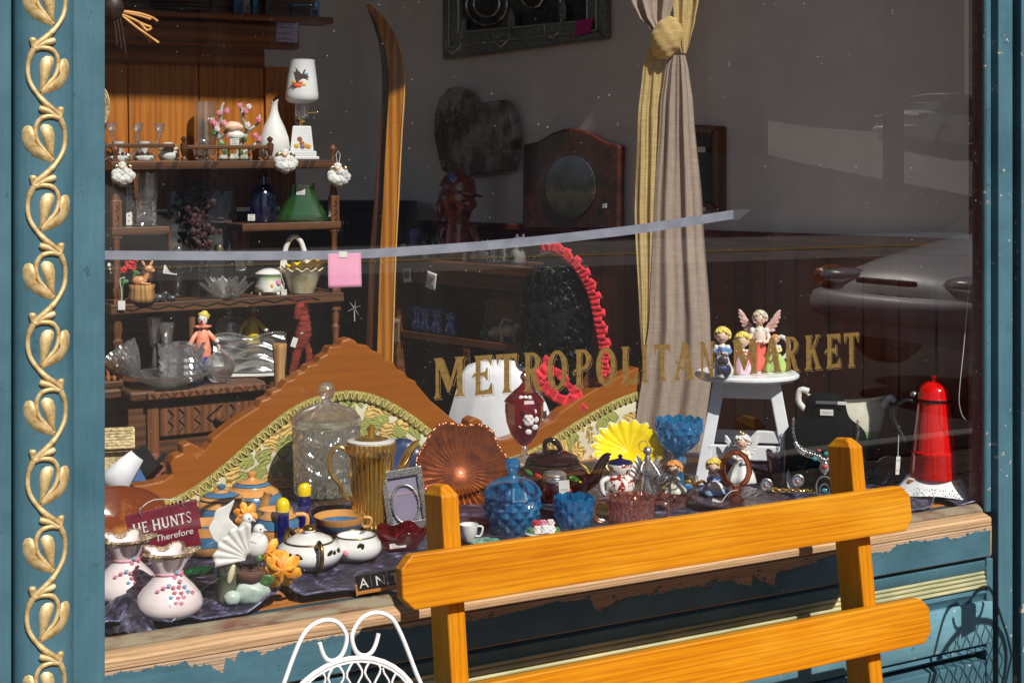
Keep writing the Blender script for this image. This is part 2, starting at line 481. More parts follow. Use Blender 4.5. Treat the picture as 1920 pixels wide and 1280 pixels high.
st('wall_far_side', B().box((-1.6, .2, 2.1), (.12, .5, 4.2)).box((-1.6, 5.9, 2.1), (.12, .7, 4.2)).box((-1.6, 3.0, 3.85), (.12, 5.2, .6)), MT['room_dark'])       # doorway opening in the middle, widened to let more sky light in
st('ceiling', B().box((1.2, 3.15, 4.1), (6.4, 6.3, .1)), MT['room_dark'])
st('floor', B().box((1.2, 3.15, .05), (6.4, 6.3, .1)), MT['floor'])
wn_ = st('wainscot', wallbox(B(), .07, 6.1, .1, 1.24, .002, .012), MT['wainscot'])
bd = None
for i in range(44):
    Y0 = .075 + i * .137
    b = wallbox(B(), Y0, Y0 + .132, .1, 1.235, .012, .022)
    obj('board', b, MT['wainscot'], wn_, bev=.004)
for z0, z1, t in ((1.235, 1.262, .034), (1.262, 1.288, .024), (1.288, 1.318, .045)):
    obj('rail_moulding', wallbox(B(), .07, 6.1, z0, z1, .002, t), MT['wainscot'], wn_, bev=.006)
wb_ = st('wainscot_back', B().box((.8, 6.17, .7), (6, .03, 1.2)), MT['wainscot'])  # boards added to make the lower back wall read dark
bm_ = B().box((0, 0, 0), (.15, .02, 1.19)).mesh('board')
for i in range(38): obj('board', bm_, MT['wainscot'], wb_, None, (-2.1 + i * .155, 6.147, .7))
pf = st('platform', B().box((1.9, .62, .32), (3.1, 1.2, .42)), MT['ledge'])

# ================================================================ SHOP FRONT
SF = thing('shop_front', 'teal painted shop front with gold vine column and peeling sill', 'shop front', (0, 0, GZ))
def sp(name, b, mt, smooth=None, bev=.003, loc=None, parent=None):      # a part, given in world metres
    o = obj(name, b, mt, parent or SF, smooth, None, bev)
    l = Vector(loc or (0, 0, 0))
    o.location = l - (Vector((0, 0, GZ)) if parent is None else Vector((0, 0, 0)))
    return o
XL, XR = at(197, 600, -.075).x, at(1836, 600, 0).x
ZB, ZT = .538, 3.87
# outer boards left of the column and the column itself
xg = at(20, 600, -.08).x
sp('outer_board', B().box((xg / 2 - .5, -.045, 2.6), (xg + 1.0, .09, 5.6)), MT['teal'])
sp('groove', B().box((xg + .012, -.02, 2.6), (.03, .05, 5.6)), MT['teal'], bev=0)
c0, c1 = at(27, 600, -.1).x, at(137, 600, -.08).x
cw = (c1 - c0) / 2; cxm = (c0 + c1) / 2
sec = [(c0 - cxm, .05)] + [(-cw * cos(PI * i / 16), -.046 * sin(PI * i / 16) ** .8) for i in range(17)] + [(cw, .05)]
colm = sp('column', B().slab(sec, 0, 5.4), MT['teal'], 30, 0, (cxm, -.075, GZ + .02))
sp('casing_board', B().box(((c1 + XL) / 2, -.045, 2.6), (XL - c1, .062, 5.6)), MT['teal'])
sp('glazing_strip', B().box((XL - .008, -.02, 2.2), (.012, .08, 3.3)), MT['teal'])
# right jamb
jx = [at(p, 600, y).x for p, y in ((1836, 0), (1846, -.02), (1869, -.045), (1899, -.05), (1908, -.05))]
sp('inner_sash', B().box(((jx[0] + jx[1]) / 2 + .004, .012, 2.2), (jx[1] - jx[0] + .008, .06, 3.36)), pm('brown_sash_paint', lin(88, 40, 30), .5, 0, lin(150, 110, 90), 40, lo=.55, hi=.75))
sp('jamb_moulding', B().lathe([(1, .53), (1, 3.87)], 18, lambda t, i, r, z: ((jx[2] - jx[1]) * .56, z), ((jx[1] + jx[2]) / 2, -.016, 0)), MT['teal_rough'], 40, 0)
sp('jamb_board', B().box(((jx[2] + jx[3]) / 2, -.02, 2.6), (jx[3] - jx[2] - .002, .062, 5.6)), MT['teal_rough'])
sp('corner_board', B().box((jx[4] + .6, -.03, 2.6), (1.2, .07, 5.6)), MT['teal_rough'])
sp('corner_groove', B().box(((jx[3] + jx[4]) / 2, .02, 2.6), (.03, .02, 5.6)), MT['teal'], bev=0)
sp('header', B().box((2, -.02, 4.87), (XR - XL + .3, .1, 2.0)), MT['teal'])
sp('upper_wall', B().box((1.5, .1, 5.2), (9, .1, 2.4)), MT['teal'])
sp('bulkhead_wall', B().box((2.0, .06, .2), (3.0, .06, .66)), MT['teal'])
# sill and mouldings below it
xs0, xs1 = XL - .03, at(1857, 1000, -.05).x
xm = (xs0 + xs1) / 2; xw = xs1 - xs0
def prof(name, pts, mt, loc, x0=xs0, x1=xs1, smooth=35):                 # y,z profile run along x
    n = len(pts)
    seg = 60
    vs = [(x0 - xm + (x1 - x0) * i / seg, y, z) for i in range(seg + 1) for y, z in pts]
    fs = [(i * n + j, (i + 1) * n + j, (i + 1) * n + (j + 1) % n, i * n + (j + 1) % n) for i in range(seg) for j in range(n)]
    fs += [tuple(range(n)), tuple(seg * n + j for j in range(n - 1, -1, -1))]
    return sp(name, B().add(vs, fs), mt, smooth, 0, (xm, 0, loc))
prof('glazing_putty', [(.004, 0), (.004, .012), (-.012, .006), (-.022, -.004), (-.022, -.014), (.004, -.014)], MT['putty'], ZB)
prof('sill_nosing', [(.02, -.015), (-.024, -.008), (-.052, -.016), (-.056, -.022), (-.055, -.039), (.02, -.039)], MT['bare'], ZB, x1=at(1856, 1000, -.05).x)
prof('sill_board', [(.02, 0), (-.053, 0), (-.055, -.002), (-.054, -.083), (-.05, -.09), (.02, -.09)], MT['bare_old'], ZB - .0415)
pk_ = [(176, 1268), (190, 1262), (214, 1252), (235, 1243), (258, 1250), (290, 1230), (320, 1222), (350, 1228), (355, 1240), (395, 1238), (418, 1255), (424, 1222), (440, 1232), (446, 1212), (480, 1210), (490, 1218), (520, 1208), (540, 1200), (560, 1182), (580, 1182), (586, 1190), (640, 1180), (700, 1172), (760, 1168), (830, 1160), (896, 1154), (942, 1145), (997, 1131), (1033, 1120), (1061, 1120), (1107, 1113), (1120, 1138), (1139, 1129), (1157, 1120), (1180, 1110), (1226, 1106), (1290, 1092), (1331, 1090), (1336, 1083), (1373, 1078), (1382, 1085), (1410, 1092), (1413, 1069), (1428, 1081), (1453, 1090), (1456, 1065), (1520, 1050), (1565, 1030), (1582, 1033), (1630, 1030), (1667, 1025), (1678, 1015), (1715, 1006), (1743, 1005), (1774, 998), (1785, 1002), (1813, 995), (1835, 987), (1857, 987)]
ed = [(at(x, y + 8, -.056).x, min(at(x, y + 8, -.056).z, ZB - .046)) for x, y in pk_]
jag = []
rj = random.Random(4)
for (xa_, za_), (xb_, zb_2) in zip(ed, ed[1:]):
    n_ = max(1, int(abs(xb_ - xa_) / .005))
    for q in range(n_):
        f = q / n_
        jag.append((xa_ + (xb_ - xa_) * f, za_ + (zb_2 - za_) * f + rj.choice((-.0022, -.0008, .0006, .0018))))
        if rj.random() < .3: jag.append((jag[-1][0] + .0004, jag[-1][1] + rj.choice((-.003, .003))))
jag.append(ed[-1])
bsk = B()
n_ = len(jag); zl = ZB - .127
vs_ = []
for x, z in jag:
    cu = max(0, nz(x * 9, 2.2)) * .006
    vs_ += [(x - xm, -.0562 - cu, z - zl), (x - xm, -.0562, max(z - zl - .014, 0.0)), (x - xm, -.0556, 0.0)]
bsk.add(vs_, [(i * 3 + j, i * 3 + 3 + j, i * 3 + 4 + j, i * 3 + 1 + j) for i in range(n_ - 1) for j in range(2)])
rf = random.Random(21)
for i in range(70):                                     # flakes left clinging to the bare wood
    x, z = rf.choice(jag)
    x += rf.uniform(-.02, .02); z += rf.uniform(.003, .03)
    if z > ZB - .046: continue
    r_ = rf.uniform(.0015, .0055); m_ = rf.randint(5, 8)
    P_ = [(x - xm + r_ * rf.uniform(.5, 1.3) * 1.6 * cos(2 * PI * q / m_), -.0563, z - zl + r_ * rf.uniform(.5, 1.1) * sin(2 * PI * q / m_)) for q in range(m_)]
    bsk.add(P_, [tuple(range(m_))])
ps = sp('paint_skin', bsk, MT['teal_chip'], None, 0, (xm, 0, zl))
so = ps.modifiers.new('solid', 'SOLIDIFY'); so.thickness = .0014; so.offset = 1
zb = .3995
prof('cove', [(.02, .006), (-.03, .006), (-.031, 0), (-.045, -.006), (-.045, -.026), (-.04, -.036), (.02, -.036)], MT['teal'], zb, x1=3.225)
for i in range(4):
    z = zb - .0415 - i * .0118
    prof('gold_bead', [(.02, .0057)] + [(-.036 - i * .003 - .008 * cos(a), .0057 * sin(a)) for a in (1.5, .9, .3, -.3, -.9, -1.5)] + [(.02, -.0057)], MT['bead'], z, x1=3.225)
prof('lower_moulding', [(.02, 0), (-.045, 0), (-.05, -.012), (-.042, -.024), (-.038, -.036), (.02, -.036)], MT['teal_chip'], zb - .084, x1=3.225)
prof('panel_rail', [(.02, 0), (-.05, 0), (-.054, -.006), (-.054, -.118), (-.05, -.124), (.02, -.124)], MT['teal_sill2'], zb - .1215, x1=3.245)
prof('panel_bead', [(.02, 0), (-.04, 0), (-.05, -.008), (-.04, -.016), (.02, -.016)], MT['teal_chip'], zb - .254, x1=3.245)
sp('panel', B().box((xm, -.03, GZ + .13), (xw - .06, .06, .26)), MT['teal_chip'])
sp('panel_stile', B().box((3.238, -.026, .12), (.026, .05, .56)), MT['teal_rough'])
sp('base_board', B().box((xm, -.05, GZ + .04), (xw, .05, .08)), MT['teal_chip'])
# ---- gold vine: alternating leaves on an S-shaped stem, one copy per leaf
kv = mpp(78, -.115) / 3.2
def sm(pts, n=3):                                   # Catmull-Rom smoothing
    P = [Vector(p) for p in pts]; o = []
    for i in range(len(P) - 1):
        a, b, c, d = P[max(i - 1, 0)], P[i], P[i + 1], P[min(i + 2, len(P) - 1)]
        for j in range(n):
            t = j / n
            o.append(.5 * ((2 * b) + (c - a) * t + (2 * a - 5 * b + 4 * c - d) * t * t + (3 * b - a - 3 * c + d) * t ** 3))
    o.append(P[-1])
    return o
VR = MT['gold_old']
def bulge(x): return -.046 * max(0, 1 - (x / cw) ** 2) ** .4
def onv(p, h=0.0, fl=1):                             # photo-crop point -> column surface
    x = fl * (p[0] - 247) * kv
    return (x, bulge(x) - h, -(p[1] - 290) * kv)
vine_m = {}
for fl in (1, -1):
    b = B()
    main = [(172, 292), (150, 340), (138, 400), (146, 480), (182, 552), (232, 612), (292, 664), (322, 700)]
    b.tube([onv(p, .0005, fl) for p in sm(main)], [.0062] * 4 + [.0047] * 10 + [.006] * 8, 8)
    b.tube([onv(p, .0005, fl) for p in sm([(176, 296), (215, 284), (268, 292), (304, 330), (312, 390), (292, 452), (250, 502), (212, 548)])], [.0054] * 8 + [.0046] * 6 + [.0044] * 4 + [.003] * 4, 8)
    b.tube([onv(p, .001, fl) for p in sm([(178, 300), (166, 262), (166, 226)])], [.005, .006, .0058, .0058, .0068, .0072, .005], 8)
    b.tube([onv(p, .001, fl) for p in sm([(182, 290), (230, 258), (292, 236)])], [.006, .005, .0048, .0055, .0066, .0072, .005], 8)
    ms = b.mesh('vine_stem')
    b = B()
    for poly in ([(238, 336), (268, 336), (284, 352), (282, 380), (270, 418), (250, 470), (222, 528), (202, 556), (208, 500), (204, 440), (204, 390), (216, 352)],
                 [(346, 344), (368, 350), (381, 378), (380, 430), (362, 478), (326, 520), (270, 546), (204, 566), (236, 524), (290, 478), (318, 436), (318, 386), (328, 356)]):
        i0 = len(b.v)
        q = [Vector((p[0], p[1], 0)) for p in poly]
        cen = sum(q, Vector()) / len(q)
        n = len(q)
        vs = []
        for r_ in range(4):
            t = r_ / 4; hh = .0075 * (1 - (1 - t) ** 3) ** .5
            vs += [onv(cen + (w - cen) * 1.04 * (1 - t), hh + .0004, fl) for w in q]
        vs.append(onv(cen, .008, fl))
        fs = [(i * n + j, i * n + (j + 1) % n, (i + 1) * n + (j + 1) % n, (i + 1) * n + j) for i in range(3) for j in range(n)] + [(3 * n + j, 3 * n + (j + 1) % n, 4 * n) for j in range(n)]
        b.add(vs, fs)
    vine_m[fl] = (ms, b.mesh('leaf'))
z0v = at(53, 91, -.115).z
for i in range(-1, 12):
    fl = 1 if i % 2 == 0 else -1
    z = z0v - i * 410 * kv - (GZ + .02)
    for nm, me in zip(('vine_stem', 'leaf'), vine_m[fl]):
        o = obj(nm, me, VR, colm, 55, (nz(i * 1.7) * .0015, 0, z + nz(i * 2.3, 4) * .002))
        o.rotation_euler.y = nz(i * 3.1, 7) * .03; o.scale = (1 + nz(i * 1.3, 9) * .05, 1, 1 + nz(i * 2.9, 3) * .03)

# ---- the pane with dust, and its gilt lettering
def glassmat():
    m, nt = newmat('shop_window_glass')
    fc_ = N(nt, 'LayerWeight', {'Blend': .5}).outputs['Facing']
    f2 = math_(nt, 'MULTIPLY_ADD', math_(nt, 'POWER', fc_, 5.0), .9, .088)      # two faces of one sheet, same from either side
    co = coords(nt)
    tr = N(nt, 'BsdfTransparent', {'Color': (.955, .965, .96)})
    gs = N(nt, 'BsdfGlossy', {'Color': (1, 1, 1), 'Roughness': 0.0})
    a = N(nt, 'MixShader', {0: f2, 1: tr, 2: gs})
    v1 = N(nt, 'TexVoronoi', {'Vector': co, 'Scale': 62}).outputs[0]
    d1 = math_(nt, 'LESS_THAN', v1, math_(nt, 'MULTIPLY_ADD', noise(nt, co, 23, 2), .31, -.13))
    v2 = N(nt, 'TexVoronoi', {'Vector': co, 'Scale': 170}).outputs[0]
    d2 = math_(nt, 'LESS_THAN', v2, math_(nt, 'MULTIPLY_ADD', noise(nt, co, 9, 3), .5, -.2))
    d = math_(nt, 'MAXIMUM', math_(nt, 'MULTIPLY', d1, .5), math_(nt, 'MULTIPLY', d2, .16))
    haze = math_(nt, 'MULTIPLY', ramp(nt, noise(nt, coords(nt, (1, 1, .35)), 5, 6, .65), [(.5, 0.0), (.8, 1.0)]), .012)
    df = N(nt, 'BsdfDiffuse', {'Color': (.75, .74, .72)})
    out(nt, N(nt, 'MixShader', {0: math_(nt, 'ADD', d, haze), 1: a, 2: df}))
    return m
pane = sp('window_pane', B().box(((XL + XR) / 2 - .02, .003, (ZB + ZT) / 2), (XR - XL + .06, .0004, ZT - ZB)).add([], []), glassmat(), bev=0)
# one sheet is enough: keep the front face only
pane.data.clear_geometry()
pane.data.from_pydata([(XL - .06, 0, ZB - .01), (XR + .004, 0, ZB - .01), (XR + .004, 0, ZT), (XL - .06, 0, ZT)], [], [(0, 1, 2, 3)])

def stem(x0, x1, y0=0.0, y1=1.0, f=.07, g=.13):
    return [(x0 - f, y0), (x1 + f, y0), (x1 + f * .3, y0 + g * .45), (x1, y0 + g), (x1, y1 - g), (x1 + f * .3, y1 - g * .45), (x1 + f, y1), (x0 - f, y1), (x0 - f * .3, y1 - g * .45), (x0, y1 - g), (x0, y0 + g), (x0 - f * .3, y0 + g * .45)]
def arc(cx, cy, rx, ry, a0, a1, n=14): return [(cx + rx * cos(R(a0 + (a1 - a0) * i / n)), cy + ry * sin(R(a0 + (a1 - a0) * i / n))) for i in range(n + 1)]
def ring(cx, cy, rx, ry, ix, iy, a0=0, a1=360, n=28): return arc(cx, cy, rx, ry, a0, a1, n) + arc(cx, cy, ix, iy, a1, a0, n)
def half(cx, cy, rx, ry, ix, iy): return [(cx - .1, cy - ry)] + arc(cx, cy, rx, ry, -90, 90) + [(cx - .1, cy + ry), (cx - .1, cy + iy)] + arc(cx, cy, ix, iy, 90, -90) + [(cx - .1, cy - iy)]
TBAR = [(.0, 1), (1, 1), (.93, .72), (.89, .74), (.84, .87), (.7, .9), (.3, .9), (.16, .87), (.11, .74), (.07, .72)]
GL = {
    'M': [stem(.07, .17, f=.07), [(.06, 1), (.28, 1), (.58, .30), (.5, .12), (.44, .12)], [(.5, .12), (.60, .34), (.84, 1), (.72, 1), (.47, .2)], stem(.74, .92, f=.08)],
    'E': [stem(.16, .40), [(.38, 1), (.97, 1), (.92, .72), (.87, .74), (.78, .86), (.38, .9)], [(.38, .1), (.78, .13), (.9, .28), (.96, .28), (1, 0), (.38, 0)], [(-.04, .45), (.38, .48), (.6, .46), (.70, .35), (.75, .36), (.75, .68), (.70, .68), (.62, .58), (.38, .56), (.12, .56), (.02, .5)]],
    'T': [TBAR, stem(.38, .63, 0, .95, f=.11)],
    'R': [stem(.12, .36, f=.09), half(.42, .745, .46, .255, .2, .17), [(.36, .5), (.58, .52), (.82, .1), (1.04, 0), (.74, -.03), (.62, .04), (.4, .42)]],
    'O': [ring(.5, .5, .5, .52, .24, .42)],
    'P': [stem(.18, .44, f=.1), half(.48, .72, .48, .28, .22, .19), [(-.04, .36), (.18, .42), (.4, .42), (.4, .47), (.18, .5), (.04, .46)]],
    'L': [stem(.12, .40, f=.1), [(.38, .1), (.78, .13), (.92, .32), (.98, .32), (1, 0), (.38, 0)]],
    'I': [stem(.24, .78, f=.22)],
    'A': [[(-.02, 0), (.34, 0), (.25, .08), (.58, 1), (.44, 1), (.10, .09)], [(.44, 1), (.66, 1), (.94, .08), (1.04, 0), (.56, 0), (.66, .08), (.44, .86)], [(.08, .56), (.16, .54), (.46, .33), (.78, .54), (.86, .56), (.78, .46), (.46, .24), (.16, .46)]],
    'N': [stem(.08, .22, f=.1), [(.02, 1), (.30, 1), (.94, .0), (.76, .0)], stem(.80, .93, f=.1)],
    'K': [stem(.1, .36, f=.1), [(.36, .42), (.46, .5), (.80, .95), (.96, 1), (.62, 1), (.66, .93), (.36, .54)], [(.42, .52), (.56, .62), (.88, .1), (1.05, 0), (.6, 0), (.66, .09)]],
}
spell = [('M', 813, 873), ('E', 886, 925), ('T', 930, 971), ('R', 981, 1018), ('O', 1026, 1064), ('P', 1075, 1110), ('O', 1118, 1155), ('L', 1164, 1197), ('I', 1202, 1216), ('T', 1226, 1258), ('A', 1263, 1302), ('N', 1313, 1340),
         ('M', 1373, 1422), ('A', 1427, 1466), ('R', 1471, 1500), ('K', 1509, 1541), ('E', 1547, 1577), ('T', 1582, 1611)]
for ch, a, b_ in spell:
    xa, xb = at(a, 700, 0).x, at(b_, 700, 0).x
    zb_ = .9915 - .007 * (xa - 1.46) / 1.3
    w, h = xb - xa, .094
    letter = B(); line = B()
    for qi, poly in enumerate(GL[ch]):
        P = [(x * w, z * h) for x, z in poly]
        letter.prism(P, .0012 + qi * .0004, .0015 + qi * .0004)
        d = .0052; e = .0013
        area = sum(P[i][0] * P[(i + 1) % len(P)][1] - P[(i + 1) % len(P)][0] * P[i][1] for i in range(len(P)))
        for i in range(len(P)):
            p, q = Vector(P[i]), Vector(P[(i + 1) % len(P)])
            t = (q - p)
            if t.length < 1e-6: continue
            nrm = Vector((t.y, -t.x)).normalized() * (1 if area > 0 else -1)
            if nrm.x - nrm.y * .8 > .35:
                p2, q2 = p + Vector((d, -d * .8)), q + Vector((d, -d * .8))
                line.add([(p2.x, .0034, p2.y), (q2.x, .0034, q2.y), (q2.x - nrm.x * e, .0034, q2.y - nrm.y * e), (p2.x - nrm.x * e, .0034, p2.y - nrm.y * e)], [(0, 1, 2, 3)])
    o = obj('letter', letter, MT['gold_leaf'], pane, None, (xa, 0, zb_))
    o['label'] = 'gold letter ' + ch
    obj('letter_outline', line, MT['gold_line'], pane, None, (xa, 0, zb_))

# ================================================================ BENCH
x0b, x1b = at(757, 1080, -.3).x, at(1713, 960, -.3).x
BE = thing('bench', 'orange varnished wooden bench with chamfered boards below the window', 'bench', ((x0b + x1b) / 2, -.42, GZ))
hl = (x1b - x0b) / 2
LEAN = R(-7.4)
zr = .603 - GZ
def backm(z): return Matrix.Translation((0, .12 + (z - zr) * math.tan(-LEAN), z)) @ Matrix.Rotation(LEAN, 4, 'X')
def plank8(l, h, t, ch):
    return [(-l, ch), (-l + ch, 0), (l - ch, 0), (l, ch), (l, h - ch), (l - ch, h), (-l + ch, h), (-l, h - ch)]
zr2 = at(1500, 1240, -.33).z - GZ
for i, (z, h, dl) in enumerate(((zr, .113, 0), (at(1735, 1207, -.34).z - GZ, .112, .025))):
    b = B().prism(plank8(hl + dl * .2, h, .034, .026), 0, .034).move(backm(z))
    o = obj('back_rail', b, MT['bench'], BE, None, (dl, 0, 0), .0035)
for px in (861, 1628):
    xp = at(px, 1000, -.28).x - BE.location.x
    top = .845 - GZ
    w = .021
    b = B()
    d0, d1 = .035, .125
    L = (top - .30) / cos(LEAN)
    vs = []
    ch = .022
    ring_ = lambda z, x, y0, y1: [(-x, y0, z), (x, y0, z), (x, y1, z), (-x, y1, z)]
    vs = ring_(0, w, d0, d1) + ring_(L - ch, w, d0, d1) + ring_(L, w - .012, d0 + .024, d1 - .024)
    fs = [(3, 2, 1, 0), (8, 9, 10, 11)] + [(r * 4 + j, r * 4 + (j + 1) % 4, r * 4 + 4 + (j + 1) % 4, r * 4 + 4 + j) for r in (0, 1) for j in range(4)]
    b.add(vs, fs).move(backm(.30))
    obj('back_post', b, MT['bench_v'], BE, None, (xp, 0, 0), .004)
    for yy in (-.02, -.42):
        obj('leg', B().box((xp, yy, .15), (.045, .09, .3)), MT['bench_v'], BE, bev=.004)
    obj('seat_bearer', B().box((xp, -.2, .27), (.044, .5, .07)), MT['bench_v'], BE, bev=.004)
for i in range(4):
    obj('seat_slat', B().box((0, -.41 + i * .125, .34 - i * .012), (hl * 2, .11, .034)), MT['bench'], BE, bev=.005)

# ================================================================ WHITE WIRE CHAIRS
def chair(name, label, loc, rz):
    t = thing(name, label, 'chair', loc, rz, 'white wire garden chairs')
    kc = mpp(655, -.35) / 6.4
    zc = loc[2]
    tz = at(655, 1130, -.35).z - GZ
    pt = lambda x, y: ((x - 945) * kc, 0, tz - y * kc)
    S = [(-150, 1640), (-20, 1200), (80, 960), (180, 700), (280, 460), (380, 280), (500, 190), (640, 160), (780, 200), (870, 300), (910, 400), (893, 520), (835, 620), (745, 660), (660, 630), (605, 540), (570, 420)]
    for fl in (1, -1):
        P = [pt(945 + fl * (x - 945), y) for x, y in S]
        obj('scroll', B().tube(sm(P, 3), .0046, 8), MT['white_iron'], t, 60)
    cz = tz - 1630 * kc; rr = 965 * kc
    obj('back_hoop', B().tube([(rr * cos(a), 0, cz + rr * sin(a)) for a in [2 * PI * i / 40 for i in range(40)]], .0052, 8, True), MT['white_iron'], t, 60)
    obj('inner_hoop', B().tube([(rr * .955 * cos(a), -.002, cz + rr * .955 * sin(a)) for a in [2 * PI * i / 40 for i in range(40)]], .0024, 6, True), MT['white_iron'], t, 60)
    sp_ = 118 * kc
    for i in range(-8, 9):
        xc = i * sp_ * .99
        hh = math.sqrt(max(0, (rr * .95) ** 2 - xc ** 2))
        n = max(6, int(hh / .0045))
        P = [(xc + sp_ * .36 * (-1 if (i % 2) else 1) * cos((cz + hh * (1 - 2 * j / n) - cz - rr) * 2 * PI / .062), -.0035, cz + hh * (1 - 2 * j / n)) for j in range(n + 1)]
        obj('back_wire', B().tube(P, .0023, 5), MT['white_iron'], t, 60)
    sz = .43
    obj('seat_hoop', B().tube([(.19 * cos(a), -.2 + .19 * sin(a), sz) for a in [2 * PI * i / 32 for i in range(32)]], .0055, 8, True), MT['white_iron'], t, 60)
    for i in range(-7, 8):
        y = math.sqrt(.19 ** 2 - (i * .025) ** 2)
        obj('seat_wire', B().tube([(i * .025, -.2 - y, sz), (i * .025, -.2 + y, sz)], .002, 5), MT['white_iron'], t, 60)
    for sx in (-1, 1):
        obj('leg', B().tube([(sx * .12, -.05, sz), (sx * .15, .0, .2), (sx * .17, .05, 0)], .0055, 8), MT['white_iron'], t, 60)
        obj('leg', B().tube([(sx * .12, -.33, sz), (sx * .14, -.36, .2), (sx * .17, -.40, 0)], .0055, 8), MT['white_iron'], t, 60)
        obj('back_stay', B().tube([pt(945 + sx * 1095, 1640), (sx * .13, -.03, sz)], .0043, 8), MT['white_iron'], t, 60)
    return t
p = at(655, 1200, -.35)
chair('garden_chair', 'white wire garden chair with scrolled top beside the bench', (p.x, -.35, GZ), R(-2))
c2 = chair('garden_chair', 'white wire garden chair outside the frame, its shadow beside the right jamb', (3.17, -.36, GZ), R(14))

obj('price_card', B().box((0, -.004, .72), (.06, .002, .10)), MT['white_iron'], c2)
# ================================================================ ACROSS THE STREET (seen only in the glass)
MT['tyre'] = pm('tyre_rubber', (.02, .02, .02), .8)
MT['alloy'] = pm('alloy_rim', (.6, .6, .62), .3, .9)
MT['car_glass'] = pm('dark_car_glass', (.02, .025, .03), .05, 0, coat=1)
MT['lamp_clear'] = pm('clear_lamp', (.8, .82, .85), .1, .3, coat=1)
MT['lamp_amber'] = pm('amber_lamp', (.9, .25, .02), .2, coat=1)
MT['lamp_red'] = pm('red_lamp', (.4, .02, .02), .2, coat=1)
def car(label, loc, rz, col):
    t = thing('parked_car', label, 'car', loc, rz, 'cars reflected in the shop window')
    pt_ = pm('car_paint', col, .4, 0, tuple(c * .92 for c in col), 3, coat=.6)
    stn = [(-2.2, .62, .28, .52), (-2.1, .74, .22, .66), (-1.7, .83, .2, .76), (-1.0, .87, .2, .88), (-.75, .88, .2, .92), (.6, .88, .2, .95), (1.5, .87, .2, .98), (1.95, .82, .22, .96), (2.2, .72, .3, .88)]
    b = B(); rows = []
    for x, w, z0, z1 in stn:
        rows.append([(x, -w * .9, z0), (x, -w, z0 + .16), (x, -w * .985, z1 - .16), (x, -w * .86, z1 - .02), (x, -w * .4, z1 + .03), (x, 0, z1 + .04), (x, w * .4, z1 + .03), (x, w * .86, z1 - .02), (x, w * .985, z1 - .16), (x, w, z0 + .16), (x, w * .9, z0)])
    n = 11
    b.add([p for r in rows for p in r], [(i * n + j, i * n + j + 1, (i + 1) * n + j + 1, (i + 1) * n + j) for i in range(len(stn) - 1) for j in range(n - 1)] + [tuple(range(n - 1, -1, -1)), tuple((len(stn) - 1) * n + j for j in range(n))])
    obj('body', b, pt_, t, 50, sub=1)
    g = [(-.95, .72, .9), (-.25, .62, 1.36), (.75, .62, 1.4), (1.55, .7, .97)]
    b = B().add([q for x, w, z in g for q in ((x, -w - .1, min(z, .95)), (x, -w, z), (x, w, z), (x, w + .1, min(z, .95)))], [(i * 4 + j, i * 4 + j + 1, i * 4 + 5 + j, i * 4 + 4 + j) for i in range(3) for j in range(3)])
    obj('windows', b, MT['car_glass'], t, 40)
    b = B().sheet(6, 6, lambda u, v: (-.3 + u * 1.1, -.6 + v * 1.2, 1.40 + .05 * sin(u * PI) * 1 + .03 * sin(v * PI)))
    obj('roof', b, pt_, t, 0, solid=.03)
    for sx in (-1.4, 1.35):
        for sy in (-.8, .8):
            w_ = obj('tyre', B().lathe([(.2, -.09), (.3, -.1), (.32, -.06), (.32, .06), (.3, .1), (.2, .09)], 24), MT['tyre'], t, 40, (sx, sy, .31), rot=(R(90), 0, 0))
            obj('rim', B().lathe([(.0, -.105), (.08, -.1), (.2, -.105), (.21, -.07), (.21, .07), (.2, .105), (.08, .1), (0, .105)], 18), MT['alloy'], t, 40, (sx, sy, .31), rot=(R(90), 0, 0))
    obj('front_bumper', B().tube(sm([(-1.75, -.86, .46), (-2.12, -.7, .46), (-2.26, 0, .46), (-2.12, .7, .46), (-1.75, .86, .46)]), .09, 10, flat=.8), pt_, t, 60)
    obj('rear_bumper', B().tube(sm([(1.75, -.85, .5), (2.14, -.7, .5), (2.26, 0, .5), (2.14, .7, .5), (1.75, .85, .5)]), .1, 10, flat=.8), pt_, t, 60)
    obj('grille', B().box((-2.2, 0, .63), (.05, .5, .035)), MT['tyre'], t, bev=.01)
    for sy in (-1, 1):
        obj('headlight', B().ball((-2.02, sy * .56, .63), (.13, .24, .06)), MT['lamp_clear'], t, 60)
        obj('turn_signal', B().ball((-1.98, sy * .74, .62), (.14, .12, .08)), MT['lamp_amber'], t, 60)
        obj('tail_light', B().ball((2.08, sy * .62, .8), (.1, .22, .09)), MT['lamp_red'], t, 60)
    return t
nose = onz(1575, 535, .68)
nc = car('silver sedan parked along the kerb, its bonnet reflected in the glass at right', (nose.x + 2.15, -nose.y + .9, roadz(5) + .12), 0, (.85, .84, .86))
nc.scale = (1.15, 1.15, 1.15)
car('white sedan on the far lot, reflected small in the upper right of the glass', (at(1775, 240, 24.5).x, -24.5, roadz(24.5)), R(170), (.9, .9, .92))
MT['post'] = wood('grey_porch_timber', lin(112, 100, 92), lin(80, 72, 66), 5, 2, .8)
ob = thing('porch_shelter', 'open timber porch across the street, reflected in the glass', 'shelter', (at(1675, 290, 17).x, -17, roadz(17)))
for x in (0, 3.4):
    obj('post', B().box((x, 0, 1.9), (.28, .28, 3.8)), MT['post'], ob, bev=.01)
    for s in (-1, 1): obj('brace', B().box((x + s * .42, 0, 3.3), (.12, .12, 1.1), ry=s * R(45)), MT['post'], ob, bev=.01)
obj('beam', B().box((1.2, 0, 3.95), (6, .3, .32)), MT['post'], ob, bev=.01)
MT['clap'] = pm('pale_clapboard', (.2, .19, .18), .8, 0, (.17, .16, .15), 3)
